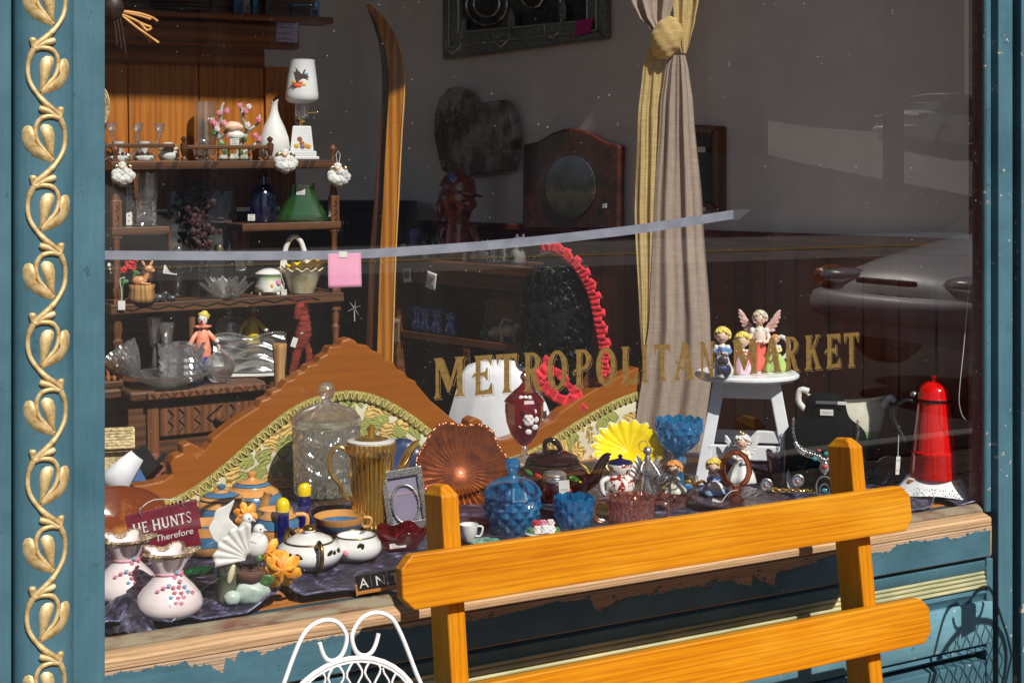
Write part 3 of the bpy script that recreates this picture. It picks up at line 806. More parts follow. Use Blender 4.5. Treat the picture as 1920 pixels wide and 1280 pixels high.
def house(label, x, d, w, h, dep):
    t = thing('far_house', label, 'house', (x, -d, roadz(d) - .3))
    obj('wall', B().box((0, -dep / 2, h / 2), (w, dep, h)), MT['clap'], t)
    n = int(h / .28)
    for i in range(n): obj('clapboard', B().box((0, .01, .14 + i * .28), (w + .02, .04, .265), rx=R(4)), MT['clap'], t)
    obj('roof', B().prism([(-w / 2 - .3, 0), (w / 2 + .3, 0), (0, w * .28)], -dep - .3, .3), MT['post'], t, loc=(0, 0, h))
    for i in range(int(w / 2.2)):
        xx = -w / 2 + 1.3 + i * 2.2
        f = obj('window', B().box((xx, .04, h * .58), (.95, .1, 1.4)), MT['car_glass'], t)
        obj('window_frame', B().box((xx, .05, h * .58 - .74), (1.15, .14, .09)), MT['post'], t)
        obj('window_frame', B().box((xx, .05, h * .58 + .74), (1.15, .14, .09)), MT['post'], t)
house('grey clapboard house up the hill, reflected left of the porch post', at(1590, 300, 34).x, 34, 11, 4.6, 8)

t = thing('added_brick_building', 'long two storey brick building added across the street to darken the reflection at left', 'building', (at(800, 340, 23).x, -23, roadz(23) - .3))  # unseen building added to keep the left reflection dark
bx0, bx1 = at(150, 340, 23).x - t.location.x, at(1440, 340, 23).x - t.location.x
MT['brick'] = pm('dark_red_brick', (.11, .065, .05), .9, 0, (.075, .05, .042), 3, bump=.3, bs=20)
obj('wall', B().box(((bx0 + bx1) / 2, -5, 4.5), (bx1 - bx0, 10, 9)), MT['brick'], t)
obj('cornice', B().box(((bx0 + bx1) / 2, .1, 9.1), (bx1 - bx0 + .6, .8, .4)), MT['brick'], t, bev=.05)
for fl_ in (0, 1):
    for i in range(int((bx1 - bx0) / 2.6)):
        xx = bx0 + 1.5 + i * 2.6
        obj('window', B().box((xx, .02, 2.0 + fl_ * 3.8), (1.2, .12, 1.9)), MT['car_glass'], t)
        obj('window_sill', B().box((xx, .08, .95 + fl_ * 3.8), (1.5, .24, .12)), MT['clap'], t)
# ================================================================ FURNITURE BEHIND THE GLASS
MT['oak'] = wood('golden_oak_panel', lin(200, 126, 52), lin(128, 70, 24), 12, 2, .4, .3, .2, 12, .15, None, .28)
MT['oak_h'] = wood('brown_oak_beam', lin(150, 88, 38), lin(92, 50, 20), 9, 0, .45, .2, .25, 7)
MT['hutch'] = wood('carved_brown_oak', lin(106, 70, 46), lin(62, 40, 27), 12, 0, .45, .2, .25, 6)
MT['hutch_v'] = wood('carved_brown_oak_upright', lin(130, 83, 52), lin(82, 50, 31), 12, 2, .45, .2, .25, 6)
MT['honey'] = wood('honey_mahogany', lin(164, 94, 26), lin(130, 70, 14), 9, 0, .3, .4, .05, 6, .12, None, .12)
MT['black'] = pm('black_paint', (.012, .012, .014), .4)
MT['mirror'] = pm('old_mirror', (.4, .41, .42), .03, 1)
MT['white'] = pm('white_gloss_paint', (.78, .79, .84), .4, 0, (.7, .71, .76), 12, bump=.1, bs=50)
MT['silver'] = pm('tarnished_silver', (.82, .81, .8), .28, .85, (.36, .35, .34), 50, bump=.2, bs=120)
MT['brass'] = pm('polished_brass', (.85, .6, .22), .18, 1)
HX0 = 1.134
ROLL = .014
LV = {1: 1.566, 2: 1.353, 3: 1.106, 4: .852}
def hz(X, lev): return LV[lev] + ROLL * (X - HX0)
HU = thing('oak_hutch', 'tall carved oak hutch crowded with glass and china, left', 'hutch', (HX0, 1.62, .1), ry=-ROLL)
def hp(name, b, mt, bev=.003, smooth=None, parent=None):
    return obj(name, b, mt, parent or HU, smooth, None, bev)
z0 = .1
W_ = .751
def hb(name, x0, x1, y0, y1, za, zb_, mt='hutch', bev=.003):     # box in hutch metres: x from left post, y depth, z world
    return hp(name, B().box(((x0 + x1) / 2, (y0 + y1) / 2, (za + zb_) / 2 - z0), (x1 - x0, y1 - y0, zb_ - za)), MT[mt], bev)
# back: planks, rails, beam
pj_ = [-.5, at(196, 200, 1.93).x - HX0 - .15, at(252, 200, 1.93).x - HX0, at(384, 200, 1.93).x - HX0, at(506, 200, 1.93).x - HX0, at(560, 200, 1.93).x - HX0]
for i in range(4): hb('plank', pj_[i] + .0015, pj_[i + 1] - .0015, .30 + .002 * (i % 2), .32, 1.40, 1.93, 'oak', .003)
hb('stile', pj_[4], pj_[5], .285, .32, 1.40, 1.905, 'oak')
hb('rail', -.5, pj_[4] - .002, .285, .31, 1.905, 1.965, 'oak_h')
hb('beam', -.5, pj_[5] + .01, .255, .31, 1.967, 2.06, 'oak_h', .008)
hb('cornice', -.5, pj_[5] + .13, .22, .34, 2.062, 2.085, 'oak_h', .006)
hb('cornice_back', -.5, pj_[5] + .1, .30, .34, 2.087, 2.6, 'hutch')
hb('back_panel', -.5, W_ - .02, .31, .325, .87, 1.385, 'hutch')
# shelves
sh = hb('shelf', -.02, W_ + .02, -.015, .30, 1.536, 1.564)
for px in (305, 335, 395, 410, 485, 500, 580, 592):
    x = at(px, 310, 1.605).x - HX0
    for q in range(3): obj('carved_notch', B().box((x + q * .006, -.0165, 1.55 - z0), (.002, .004, .026), ry=R(25)), MT['black'], sh)
hb('shelf', -.02, at(327, 430, 1.62).x - HX0, -.01, .30, 1.325, 1.351)
hb('shelf', at(462, 430, 1.62).x - HX0, W_ + .02, -.01, .30, 1.325, 1.351)
s3 = hb('shelf', -.03, W_ + .02, -.025, .30, 1.073, 1.105)
obj('carved_edge', B().tube([(x * .04, -.026, 1.089 - z0 + .005 * (-1) ** x) for x in range(0, 18)], .0022, 5), MT['black'], s3)
hb('counter', -.02, .42, -.22, .33, .82, .850, 'hutch', .008)
hb('counter', -.5, -.021, -.12, .33, .82, .850, 'hutch', .008)
hb('divider', at(362, 600, 1.62).x - HX0, at(374, 600, 1.62).x - HX0, 0, .28, .851, 1.072, 'hutch_v')
hb('bracket', at(457, 450, 1.7).x - HX0, at(480, 450, 1.7).x - HX0, .1, .25, 1.24, 1.325, 'hutch_v')
ce = hb('counter_edge', .03, .41, -.24, -.221, .824, .846, 'hutch_v')
for i in range(16): obj('carved_cross', B().box((.045 + i * .0235, -.241, .835 - z0), (.002, .003, .022), ry=R(45 if i % 2 else -45)), MT['black'], ce)
hb('cabinet', -.02, .6, -.19, .33, .16, .82, 'hutch')
dr = hb('drawer_front', .075, .39, -.205, -.191, .70, .795, 'hutch_v', .005)
hb('drawer_stile', .035, .072, -.208, -.191, .62, .80, 'hutch_v', .004)
b = B()
for x0 in (.10, .135, .185, .30):
    P = [(x0, -.2065, .785 - z0), (x0 + .018, -.2065, .765 - z0), (x0, -.2065, .748 - z0), (x0 + .018, -.2065, .73 - z0), (x0, -.2065, .712 - z0)]
    b.tube(P, .0025, 5)
b.tube([(.275, -.2065, .785 - z0), (.225, -.2065, .748 - z0), (.275, -.2065, .71 - z0)], .003, 5)
obj('carving', b, MT['black'], dr)
kp = at(408, 785, 1.42)
obj('knob', B().lathe([(0, .03), (.012, .028), (.019, .018), (.014, .006), (.006, 0)], 18), MT['hutch_v'], dr, 40, (kp.x - HX0 + .012, -.205, .748 - z0), rot=(R(90), 0, 0))
# turned posts with finials
def post(x, top):
    pr = [(.013, .871 - z0)]
    blocks = [(.872, .945), (1.06, 1.12), (1.315, 1.44)] if x < .3 else [(1.04, 1.12), (1.315, 1.44)]
    root = hp('post', B().lathe([(.011, .86 - z0), (.012, .96 - z0), (.016, .985 - z0), (.011, .99 - z0), (.011, 1.0 - z0), (.015, 1.02 - z0), (.012, 1.05 - z0), (.012, 1.13 - z0), (.016, 1.15 - z0), (.011, 1.16 - z0), (.01, 1.3 - z0), (.014, 1.31 - z0), (.013, 1.45 - z0), (.01, 1.47 - z0), (.013, 1.53 - z0), (.009, 1.57 - z0), (.006, 1.585 - z0), (.013, 1.597 - z0), (.013, 1.607 - z0), (0, 1.62 - z0)], 14, c=(x, .01, 0)), MT['hutch_v'], 0, 45)
    for a, c in blocks:
        obj('post_block', B().box((x, .01, (a + c) / 2 - z0), (.031, .031, c - a)), MT['hutch_v'], root, bev=.003)
        for q in range(3): obj('carving', B().tube([(x - .006, -.006, a + (c - a) * (.2 + .25 * q) - z0), (x + .005, -.0062, a + (c - a) * (.28 + .25 * q) - z0), (x - .004, -.006, a + (c - a) * (.36 + .25 * q) - z0)], .0016, 5), MT['black'], root)
post(0, 0); post(W_, 0)
# spindle gallery on the top shelf
gx = [at(p, 275, 1.66).x - HX0 for p in (356, 517)]
hb('gallery_rail', gx[0], gx[1], .03, .045, 1.603, 1.617, 'hutch')
hb('gallery_rail', -.14, gx[0] - .03, .03, .045, 1.608, 1.622, 'hutch')
for px in (200, 210, 345, 380, 399, 420, 440, 460, 478, 497, 508):
    x = at(px, 285, 1.66).x - HX0
    hp('spindle', B().lathe([(.004, 1.565 - z0), (.006, 1.57 - z0), (.003, 1.576 - z0), (.006, 1.583 - z0), (.003, 1.592 - z0), (.005, 1.603 - z0)], 10, c=(x, .0375, 0)), MT['hutch'], 0, 45)
for px in (356, 517):
    x = at(px, 285, 1.66).x - HX0
    hp('gallery_post', B().lathe([(.011, 1.565 - z0), (.011, 1.572 - z0), (.006, 1.58 - z0), (.012, 1.60 - z0), (.013, 1.62 - z0), (.005, 1.626 - z0), (.010, 1.634 - z0), (.010, 1.64 - z0), (0, 1.648 - z0)], 12, c=(x, .0375, 0)), MT['hutch'], 0, 45)
mx0, mx1 = at(326, 400, 1.8).x - HX0, at(450, 400, 1.8).x - HX0
hb('mirror_glass', mx0 + .008, mx1 - .008, .183, .186, 1.19, 1.465, 'mirror', 0)
hb('mirror_frame', mx0 - .004, mx0 + .008, .17, .186, 1.18, 1.475, 'hutch'); hb('mirror_frame', mx1 - .008, mx1 + .004, .17, .186, 1.18, 1.475, 'hutch')
hb('mirror_frame', mx0 - .004, mx1 + .004, .17, .186, 1.462, 1.478, 'hutch')
# little side gallery at the far left
for i in range(4): hp('spindle', B().lathe([(.004, .872 - z0), (.008, .885 - z0), (.004, .895 - z0), (.009, .915 - z0), (.004, .93 - z0)], 10, c=(-.075 + i * .019, -.09, 0)), MT['oak'], 0, 45)
hb('side_rail', -.3, -.01, -.1, -.08, .93, .94, 'hutch'); hb('side_rail', -.3, -.01, -.1, -.08, .852, .872, 'hutch')

# ---- headboard / settee back: traced outline at its own depth
YH = 1.25
def hd(px, py, Y=YH): p = at(px, py, Y); return (p.x, p.z)
top = [(150, 925), (196, 915), (225, 908), (265, 905), (300, 898), (318, 886), (314, 868), (322, 852), (337, 846), (336, 832), (350, 826), (368, 834), (376, 843), (390, 828), (392, 820), (430, 790), (478, 760), (484, 748), (500, 742), (503, 732), (520, 726), (532, 712), (545, 708), (552, 698), (564, 694), (572, 683), (588, 680), (594, 668), (606, 662), (612, 648), (630, 647), (636, 636), (650, 632), (662, 638), (664, 644), (682, 645), (690, 654), (706, 660), (714, 672), (732, 678), (738, 690), (752, 696), (758, 706), (772, 712), (776, 720), (800, 748), (840, 782), (858, 796), (870, 800), (872, 786), (884, 779), (897, 786), (898, 800), (908, 806), (908, 824), (940, 822), (990, 806), (1030, 786), (1040, 772), (1080, 744), (1130, 714), (1180, 690), (1230, 676), (1300, 668)]
inner = [(150, 955), (196, 948), (250, 946), (300, 940), (340, 925), (380, 900), (430, 860), (480, 815), (530, 775), (570, 752), (620, 738), (650, 735), (690, 742), (730, 760), (770, 786), (810, 818), (840, 842), (870, 858), (910, 864), (950, 858), (1000, 838), (1060, 800), (1110, 770), (1160, 745), (1220, 728), (1300, 716)]
HB = thing('headboard', 'carved honey wood headboard padded with green and gold tapestry', 'headboard', (at(600, 900, YH).x, YH, .1))
hx, hy = HB.location.x, HB.location.y
tp = [(x - hx, z - .1) for x, z in (hd(*p) for p in top)]
ip = [(x - hx, z - .1) for x, z in (hd(*p) for p in inner)]
def cr(P, n=4):
    return [(v.x, v.y) for v in sm([(a, c, 0) for a, c in P], n)]
ips = cr(ip, 3)
fr = B()
# frame between the scalloped crest and the padding, bevelled
tb = tp
poly = tb + ips[::-1]
fr.prism(poly, -.03, .03)
obj('crest_frame', fr, MT['honey'], HB, None, bev=.008)
# padding: slightly pillowed panel below the inner line
zb0 = .42
b = B()
n = len(ips); rows = 14
b.sheet(n - 1, rows, lambda u, v: (ips[min(n - 1, round(u * (n - 1)))][0], -.025 - .014 * sin(PI * min(v * 3, 1) / 2) , ips[min(n - 1, round(u * (n - 1)))][1] * (1 - v) + zb0 * v + .003))
def tapestry():
    m, nt = newmat('green_gold_tapestry')
    co = coords(nt, (1, 0, 1))
    wob = N(nt, 'TexNoise', {'Vector': co, 'Scale': 9.0, 'Detail': 1})
    cw_ = mixc(nt, .09, co, wob.outputs[1], 'ADD')
    v = N(nt, 'TexVoronoi', {'Vector': cw_, 'Scale': 17, 'Randomness': .8})
    sc_ = N(nt, 'TexWave', {'Vector': cw_, 'Scale': 22, 'Distortion': 9, 'Detail': 1, 'Detail Scale': 1.5}, wave_type='RINGS', rings_direction='SPHERICAL').outputs[1]
    lobes = N(nt, 'TexVoronoi', {'Vector': cw_, 'Scale': 52, 'Randomness': 1}).outputs[0]
    d = math_(nt, 'ADD', v.outputs[0], math_(nt, 'MULTIPLY_ADD', lobes, .35, -.16))
    leaf = math_(nt, 'LESS_THAN', d, .66)
    cid = N(nt, 'SeparateColor', {0: v.outputs[1]}).outputs[0]
    g = ramp(nt, sc_, [(.06, lin(92, 98, 40)), (.25, lin(150, 154, 74)), (.65, lin(192, 192, 112)), (.94, lin(132, 136, 62))])
    o = ramp(nt, sc_, [(.12, lin(140, 106, 46)), (.4, lin(204, 166, 84)), (.8, lin(222, 192, 116))])
    lc = mixc(nt, math_(nt, 'GREATER_THAN', cid, .62), g, o)
    rim = math_(nt, 'MULTIPLY', math_(nt, 'GREATER_THAN', d, .59), leaf)
    lc = mixc(nt, math_(nt, 'MULTIPLY', rim, .5), lc, lin(86, 86, 40))
    cream = mixc(nt, .4, lin(214, 206, 178), ramp(nt, noise(nt, co, 260, 2), [(.3, lin(176, 166, 132)), (.7, lin(224, 218, 196))]))
    c = mixc(nt, leaf, cream, lc)
    wv = math_(nt, 'ADD', N(nt, 'TexWave', {'Vector': co, 'Scale': 190}, bands_direction='X').outputs[1], N(nt, 'TexWave', {'Vector': co, 'Scale': 190}, bands_direction='Z').outputs[1])
    c = mixc(nt, .14, c, ramp(nt, wv, [(.3, (.3, .3, .3)), (1, (1, 1, 1))]), 'MULTIPLY')
    h = math_(nt, 'ADD', math_(nt, 'MULTIPLY', wv, .12), math_(nt, 'MULTIPLY', leaf, .6))
    out(nt, pbsdf(nt, col=c, rough=.85, nor=bumpn(nt, h, .5, .002), sheen=.25))
    return m
obj('tapestry_panel', b, tapestry(), HB, 0)
MT['braid'] = pm('olive_gold_braid', lin(222, 208, 140), .7, 0, lin(176, 160, 88), 150, lo=.4, hi=.6, bump=.4, bs=300)
b = B(); gp = B()
L = [Vector((x, -.036, z - .006)) for x, z in ips]
d_ = [L[0]]
for i in range(len(L) - 1):
    seg = (L[i + 1] - L[i]).length; k_ = max(1, int(seg / .0022))
    for j in range(1, k_ + 1): d_.append(L[i].lerp(L[i + 1], j / k_))
wig = []
for i in range(1, len(d_) - 1):
    t = (d_[i + 1] - d_[i - 1]).normalized(); nn = Vector((-t.z, 0, t.x))
    wig.append(d_[i] + nn * .011 * (1 if sin(i * .62) > 0 else -1) * abs(sin(i * .62)) ** .6 + Vector((0, -.005, 0)))
gp.tube(wig[::1], .0021, 5)
nb = len(d_)
vs_ = []
for i, q in enumerate(d_):
    t = (d_[min(i + 1, nb - 1)] - d_[max(i - 1, 0)]).normalized(); nn = Vector((-t.z, 0, t.x))
    vs_ += [q + nn * .016 + Vector((0, .002, 0)), q + nn * .008 + Vector((0, -.003, 0)), q - nn * .008 + Vector((0, -.003, 0)), q - nn * .016 + Vector((0, .002, 0))]
b.add(vs_, [(i * 4 + j, i * 4 + 4 + j, i * 4 + 5 + j, i * 4 + 1 + j) for i in range(nb - 1) for j in range(3)])
br = obj('braid', b, pm('olive_braid_base', lin(160, 148, 78), .8, 0, lin(120, 110, 52), 90), HB, 0)
obj('braid_cord', gp, MT['braid'], br, 0)
obj('bottom_rail', B().box((.9, .0, .36), (2.6, .05, .1)), MT['honey'], HB, bev=.005)
for x in (-.35, 2.1): obj('leg', B().box((x, .0, .16), (.06, .05, .32)), MT['honey'], HB, bev=.005)

# ---- knotted curtain of two scarves
def sheer(name, col, col2, a):
    m, nt = newmat(name)
    co = coords(nt)
    n1 = noise(nt, coords(nt, (1, 1, .06)), 240, 3, .7); n2 = noise(nt, coords(nt, (.06, .06, 1)), 240, 3, .7)
    w = math_(nt, 'MULTIPLY', n1, n2)
    c = ramp(nt, w, [(.12, col2), (.4, col)])
    p = pbsdf(nt, col=c, rough=.8, nor=bumpn(nt, w, .4, .001), sheen=.2)
    tl = N(nt, 'BsdfTranslucent', {'Color': c})
    s = N(nt, 'MixShader', {0: .22, 1: p, 2: tl})
    if a < 1: s = N(nt, 'MixShader', {0: math_(nt, 'MULTIPLY_ADD', w, .5, a - .12), 1: N(nt, 'BsdfTransparent'), 2: s})
    out(nt, s)
    return m
MT['linen'] = sheer('taupe_linen', lin(192, 172, 158), lin(158, 138, 126), 1)
MT['voile'] = sheer('gold_voile', lin(236, 208, 146), lin(204, 172, 108), .82)
YC = 1.14
CU = thing('knotted_curtain', 'taupe and gold scarf curtain tied in a loose knot', 'curtain', (at(1250, 72, YC).x, YC, at(1250, 72, YC).z))
kc_ = mpp(1250, YC); fc = face(1250)
CU.rotation_euler.z = fc
def drape(keys, folds, amp, ph, yoff=0.0, nu=70, nv=60):
    """keys: rows (py, left px, right px) -> pleated sheet in curtain space"""
    def f(u, v):
        y = keys[0][0] + (keys[-1][0] - keys[0][0]) * v
        for i in range(len(keys) - 1):
            if keys[i][0] <= y <= keys[i + 1][0] + 1e-6:
                t = (y - keys[i][0]) / (keys[i + 1][0] - keys[i][0]); t = t * t * (3 - 2 * t) * .5 + t * .5
                l = keys[i][1] * (1 - t) + keys[i + 1][1] * t; r_ = keys[i][2] * (1 - t) + keys[i + 1][2] * t
                break
        wdt = r_ - l
        a = amp * min(1, wdt / 70)
        uu = u + .035 * sin(v * 5 + ph) + .02 * nz(u * 3, v * 3, ph)
        yy = a * (sin(uu * folds * 2 * PI + ph) + .45 * sin(uu * folds * 4.3 * PI + ph * 2.3 + v * 2)) + 2.2 * nz(u * 5, v * 5, ph) + 1.2 * nz(u * 14, v * 6, ph)
        return (l + wdt * u - 1250, yy + yoff, 72 - y)
    return B(kc_).sheet(nu, nv, f)
def cpart(name, b, mt): return obj(name, b, mt, CU, 0)
cpart('taupe_scarf_fall', drape([(104, 1255, 1284), (130, 1247, 1291), (200, 1238, 1300), (400, 1226, 1318), (600, 1218, 1331), (700, 1205, 1334), (800, 1192, 1322), (1000, 1186, 1330)], 2.3, 4.2, .4), MT['linen'])
cpart('gold_scarf_fall', drape([(90, 1215, 1250), (130, 1205, 1244), (220, 1196, 1240), (400, 1190, 1238), (600, 1199, 1228), (700, 1206, 1226), (1000, 1205, 1226)], 2.2, 3.4, 2.2, 8), MT['voile'])
cpart('taupe_scarf_top', drape([(-600, 1150, 1275), (-100, 1172, 1268), (0, 1184, 1265), (30, 1198, 1256), (55, 1220, 1250)], 2.0, 5.5, 1.1, 4), MT['linen'])
cpart('gold_scarf_top', drape([(-600, 1245, 1330), (-100, 1252, 1314), (0, 1262, 1310), (40, 1264, 1303), (80, 1272, 1293), (100, 1278, 1287)], 1.8, 4, .2, 6), MT['voile'])
b = B(kc_).ball((0, -4, 0), (29, 20, 41), 40, 24, mod=lambda w: 1 + .045 * sin(w.z * 9 + w.x * 5) + .03 * sin(w.z * 17 - w.x * 9), rot=Matrix.Rotation(R(18), 3, 'Y'))
cpart('knot', b, MT['voile'])

# ---- white stool
SY = .62
t, k = put('white_stool', 'small white painted wooden stool in front of the curtain', 'stool', 1400, 911, SY, ZP)
zt = at(1400, 699, SY).z - ZP
obj('seat', B().lathe([(.0, zt - .016), (.155, zt - .017), (.166, zt - .008), (.166, zt - .002), (.158, zt + .004), (0, zt + .004)], 40), MT['white'], t, 35)
for sx, sy in ((-1, -1), (1, -1), (-1, 1), (1, 1)):
    tx = sx * .085 if sy < 0 else sx * .08
    bxx = sx * .145
    b = B()
    vs = []
    for (x, y, z, w) in ((bxx, sy * .10, 0, .019), (tx, sy * .055, zt - .016, .019)):
        vs += [(x - w, y - w * .7, z), (x + w, y - w * .7, z), (x + w, y + w * .7, z), (x - w, y + w * .7, z)]
    b.add(vs, [(3, 2, 1, 0), (4, 5, 6, 7)] + [(j, (j + 1) % 4, 4 + (j + 1) % 4, 4 + j) for j in range(4)])
    obj('leg', b, MT['white'], t, bev=.003)
obj('apron', B().box((0, -.055, zt - .045), (.15, .02, .055)), MT['white'], t, bev=.002)
obj('rung', B().box((0, -.088, zt * .30), (.24, .02, .045)), MT['white'], t, bev=.003)
obj('rung', B().box((0, .085, zt * .36), (.22, .02, .04)), MT['white'], t, bev=.003)

# ---- skis against the wall
YS = 1.9
MT['ski'] = wood('amber_ski_wood', lin(196, 128, 44), lin(120, 68, 20), 10, 2, .3, .6, .1, 5)
MT['ski_dark'] = wood('dark_ski_wood', lin(84, 44, 20), lin(48, 24, 12), 10, 2, .3, .6, .1, 5)
ks = mpp(735, YS)
for nm, lab, pts, wdt, dy in (('ski', 'amber wooden ski standing in front of its darker twin', [(690, 14), (712, 40), (733, 85), (742, 130), (743, 180), (738, 260), (732, 380), (727, 480), (722, 640), (716, 820)], 29, 0),
                             ('ski', 'dark wooden ski mostly hidden behind the amber one', [(692, 16), (705, 36), (720, 75), (727, 130), (727, 180), (722, 260), (712, 380), (704, 480), (697, 640), (688, 820)], 22, .035)):
    p0 = at(718, 820, YS + dy)
    t = thing(nm, lab, 'ski', p0, face(735), 'pair of skis')
    b = B(ks)
    S = sm([(x - 718, 0, 820 - y) for x, y in pts], 3)
    vs = []; n = len(S)
    for i, q in enumerate(S):
        f = i / (n - 1)
        w = wdt * (.22 + .78 * min(1, (f * 5.0) ** .8)) * .5
        yy = -22 * max(0, 1 - f * 3.2) ** 2
        vs += [(q.x - w, yy - 3, q.z), (q.x + w, yy - 3, q.z), (q.x + w, yy + 3, q.z), (q.x - w, yy + 3, q.z)]
    b.add(vs, [(0, 1, 2, 3), tuple((n - 1) * 4 + j for j in (3, 2, 1, 0))] + [(i * 4 + j, i * 4 + 4 + j, i * 4 + 4 + (j + 1) % 4, i * 4 + (j + 1) % 4) for i in range(n - 1) for j in range(4)])
    obj('ski_board', b, MT['ski'] if dy == 0 else MT['ski_dark'], t, None, bev=.002)
    if dy == 0:
        obj('lit_edge', B(ks).tube([(q.x + wdt * .5, -4 - 22 * max(0, 1 - i / (n - 1) * 3.2) ** 2, q.z) for i, q in enumerate(S) if i > 4], 1.8, 6), pm('lit_ski_edge', lin(226, 172, 96), .35, coat=.5), t, 0)  # pale strip puts the sunlit edge of the ski into the colour

# ---- things on the side wall (local x runs along the wall towards the right of the picture)
WR = -(PI / 2 + WA) + PI                            # wall-facing frame
def onwall(name, label, cat, px, py, off=.02, tilt=0):
    p = wallpt(px, py, off)
    t = thing(name, label, cat, p)
    ex = -wl; ey = Vector((cos(WA), -sin(WA), 0)); ez = Vector((0, 0, 1))
    m = Matrix((ex, ey, ez)).transposed() @ Matrix.Rotation(tilt, 3, 'Y')
    t.rotation_euler = m.to_euler()
    return t
def wp(px, py, p0):                                  # photo pixel -> wall plane metres from p0
    d = wallpt(px, py) - p0
    return (d.dot(-wl), d.z)
def wpoly(pts, px, py): 
    p0 = wallpt(px, py)
    return [wp(x, y, p0) for x, y in pts]
MT['pewter'] = pm('pewter_frame', (.2, .2, .17), .4, .35, (.11, .11, .095), 60, bump=.3, bs=90)
MT['pewter_l'] = pm('pewter_bead', (.5, .5, .46), .35, .7)
t = onwall('hook_rack', 'pewter framed relief picture with wire coat hooks, top of wall', 'picture', 985, 20)
P = wpoly([(836, 112), (1140, 72), (1140, -220), (836, -300)], 985, 20)
Q = wpoly([(868, 62), (1108, 40), (1108, -190), (868, -260)], 985, 20)
for i, nm in enumerate(('frame_rail', 'frame_stile', 'frame_rail', 'frame_stile')):
    j = (i + 1) % 4
    obj(nm, B().prism([P[i], P[j], Q[j], Q[i]], -.02, .02), MT['pewter'], t, bev=.006)
    obj('frame_bead', B().tube([(Q[i][0], -.022, Q[i][1]), (Q[j][0], -.022, Q[j][1])], .006, 6), MT['pewter_l'], t, 60)
    M4 = [(a * .55 + c * .45, b2 * .55 + d * .45) for (a, b2), (c, d) in zip(P, Q)]
    obj('frame_bead', B().tube([(M4[i][0], -.024, M4[i][1]), (M4[j][0], -.024, M4[j][1])], .004, 6), MT['pewter_l'], t, 60)
pnl = obj('relief_panel', B().prism(Q, .0, .012), pm('dark_embossed_tin', (.05, .045, .04), .35, .6, (.02, .018, .015), 25, bump=1, bs=30, bd=.01), t)
b = B()
for cx_, cy_, r_ in ((915, 10, 38), (915, 8, 24), (1000, -5, 20)):
    b.tube([(*(lambda q: (q[0], -.006, q[1]))(wpoly([(cx_ + r_ * cos(a), cy_ + r_ * 1.0 * sin(a))], 985, 20)[0]),) for a in [2 * PI * i / 24 for i in range(24)]], .006, 6, True)
obj('relief_ring', b, MT['silver'], t, 60)
for hx_, hy_ in ((876, 55), (966, 40), (1062, 22)):
    c = wpoly([(hx_, hy_)], 985, 20)[0]
    h = obj('hook', B().tube([(c[0], -.03, c[1]), (c[0] + .02, -.05, c[1] - .03), (c[0] + .028, -.06, c[1] - .085), (c[0] + .004, -.085, c[1] - .115), (c[0] - .03, -.095, c[1] - .095), (c[0] - .036, -.09, c[1] - .06)], .0036, 6), MT['silver'], t, 60)
    obj('hook_plate', B().ball((c[0] - .003, -.024, c[1] + .0), (.024, .008, .055)), MT['pewter'], t, 60)
MT['pink_note'] = pm('magenta_paper', lin(200, 30, 130), .8)
c = wpoly([(1086, 70), (1116, 62), (1122, 36), (1092, 40)], 985, 20)
obj('sticky_note', B().prism(c, -.032, -.031), MT['pink_note'], t)
t = onwall('painted_slab', 'dark varnished wooden slab with painted landscape and notched top', 'plaque', 900, 250, .03)
sl = [(824, 215), (832, 186), (848, 168), (862, 164), (878, 170), (890, 184), (896, 197), (920, 192), (950, 188), (962, 205), (970, 230), (974, 260), (968, 300), (964, 320), (930, 324), (890, 331), (850, 328), (836, 318), (830, 290), (823, 255)]
def slabmat():
    m, nt = newmat('varnished_painted_slab')
    co = coords(nt)
    c = ramp(nt, noise(nt, co, 7, 5, .6), [(.3, (.03, .022, .016)), (.46, (.13, .08, .05)), (.6, (.36, .33, .31)), (.72, (.06, .055, .05))])
    out(nt, pbsdf(nt, col=c, rough=.3, coat=.6, coatr=.1, nor=bumpn(nt, noise(nt, coords(nt, (1, 1, .3)), 40, 4), .5, .01)))
    return m
obj('slab', B().prism(wpoly(sl, 900, 250), -.03, .02), slabmat(), t, bev=.008)
t = onwall('arched_plaque', 'dark wooden plaque with arched top and small painted scene', 'plaque', 1075, 340, .03)
ap = [(986, 430), (987, 272), (1015, 266), (1040, 250), (1060, 243), (1075, 242), (1095, 244), (1115, 254), (1137, 267), (1166, 273), (1164, 430)]
obj('board', B().prism(wpoly(ap, 1075, 340), -.02, .02), pm('dark_cherry', lin(88, 42, 30), .35, 0, lin(60, 28, 20), 20, coat=.5), t, bev=.01)
def scene_mat():
    m, nt = newmat('little_painted_scene')
    tc = N(nt, 'TexCoord').outputs['Object']
    z = N(nt, 'SeparateXYZ', {0: tc}).outputs[2]
    zz = math_(nt, 'ADD', math_(nt, 'MULTIPLY_ADD', z, 2.4, .55), math_(nt, 'MULTIPLY_ADD', noise(nt, tc, 14, 5), .5, -.25))
    c = ramp(nt, zz, [(.2, (.02, .015, .012)), (.42, (.12, .08, .045)), (.5, (.025, .03, .025)), (.62, (.05, .055, .07)), (.8, (.08, .1, .16))])
    out(nt, pbsdf(nt, col=c, rough=.2, coat=.7, coatr=.05))
    return m
ov = [(1078 + 46 * cos(a), 350 + 58 * sin(a)) for a in [2 * PI * i / 28 for i in range(28)]]
obj('picture_oval', B().prism(wpoly(ov, 1075, 340), -.026, -.021), scene_mat(), t)
obj('sticker', B().prism(wpoly([(1137, 382), (1144, 381), (1144, 389), (1137, 390)], 1075, 340), -.024, -.022), MT['white'], t)
t = onwall('small_frame', 'small gold brown picture frame half behind the curtain', 'picture', 1335, 315, .02)
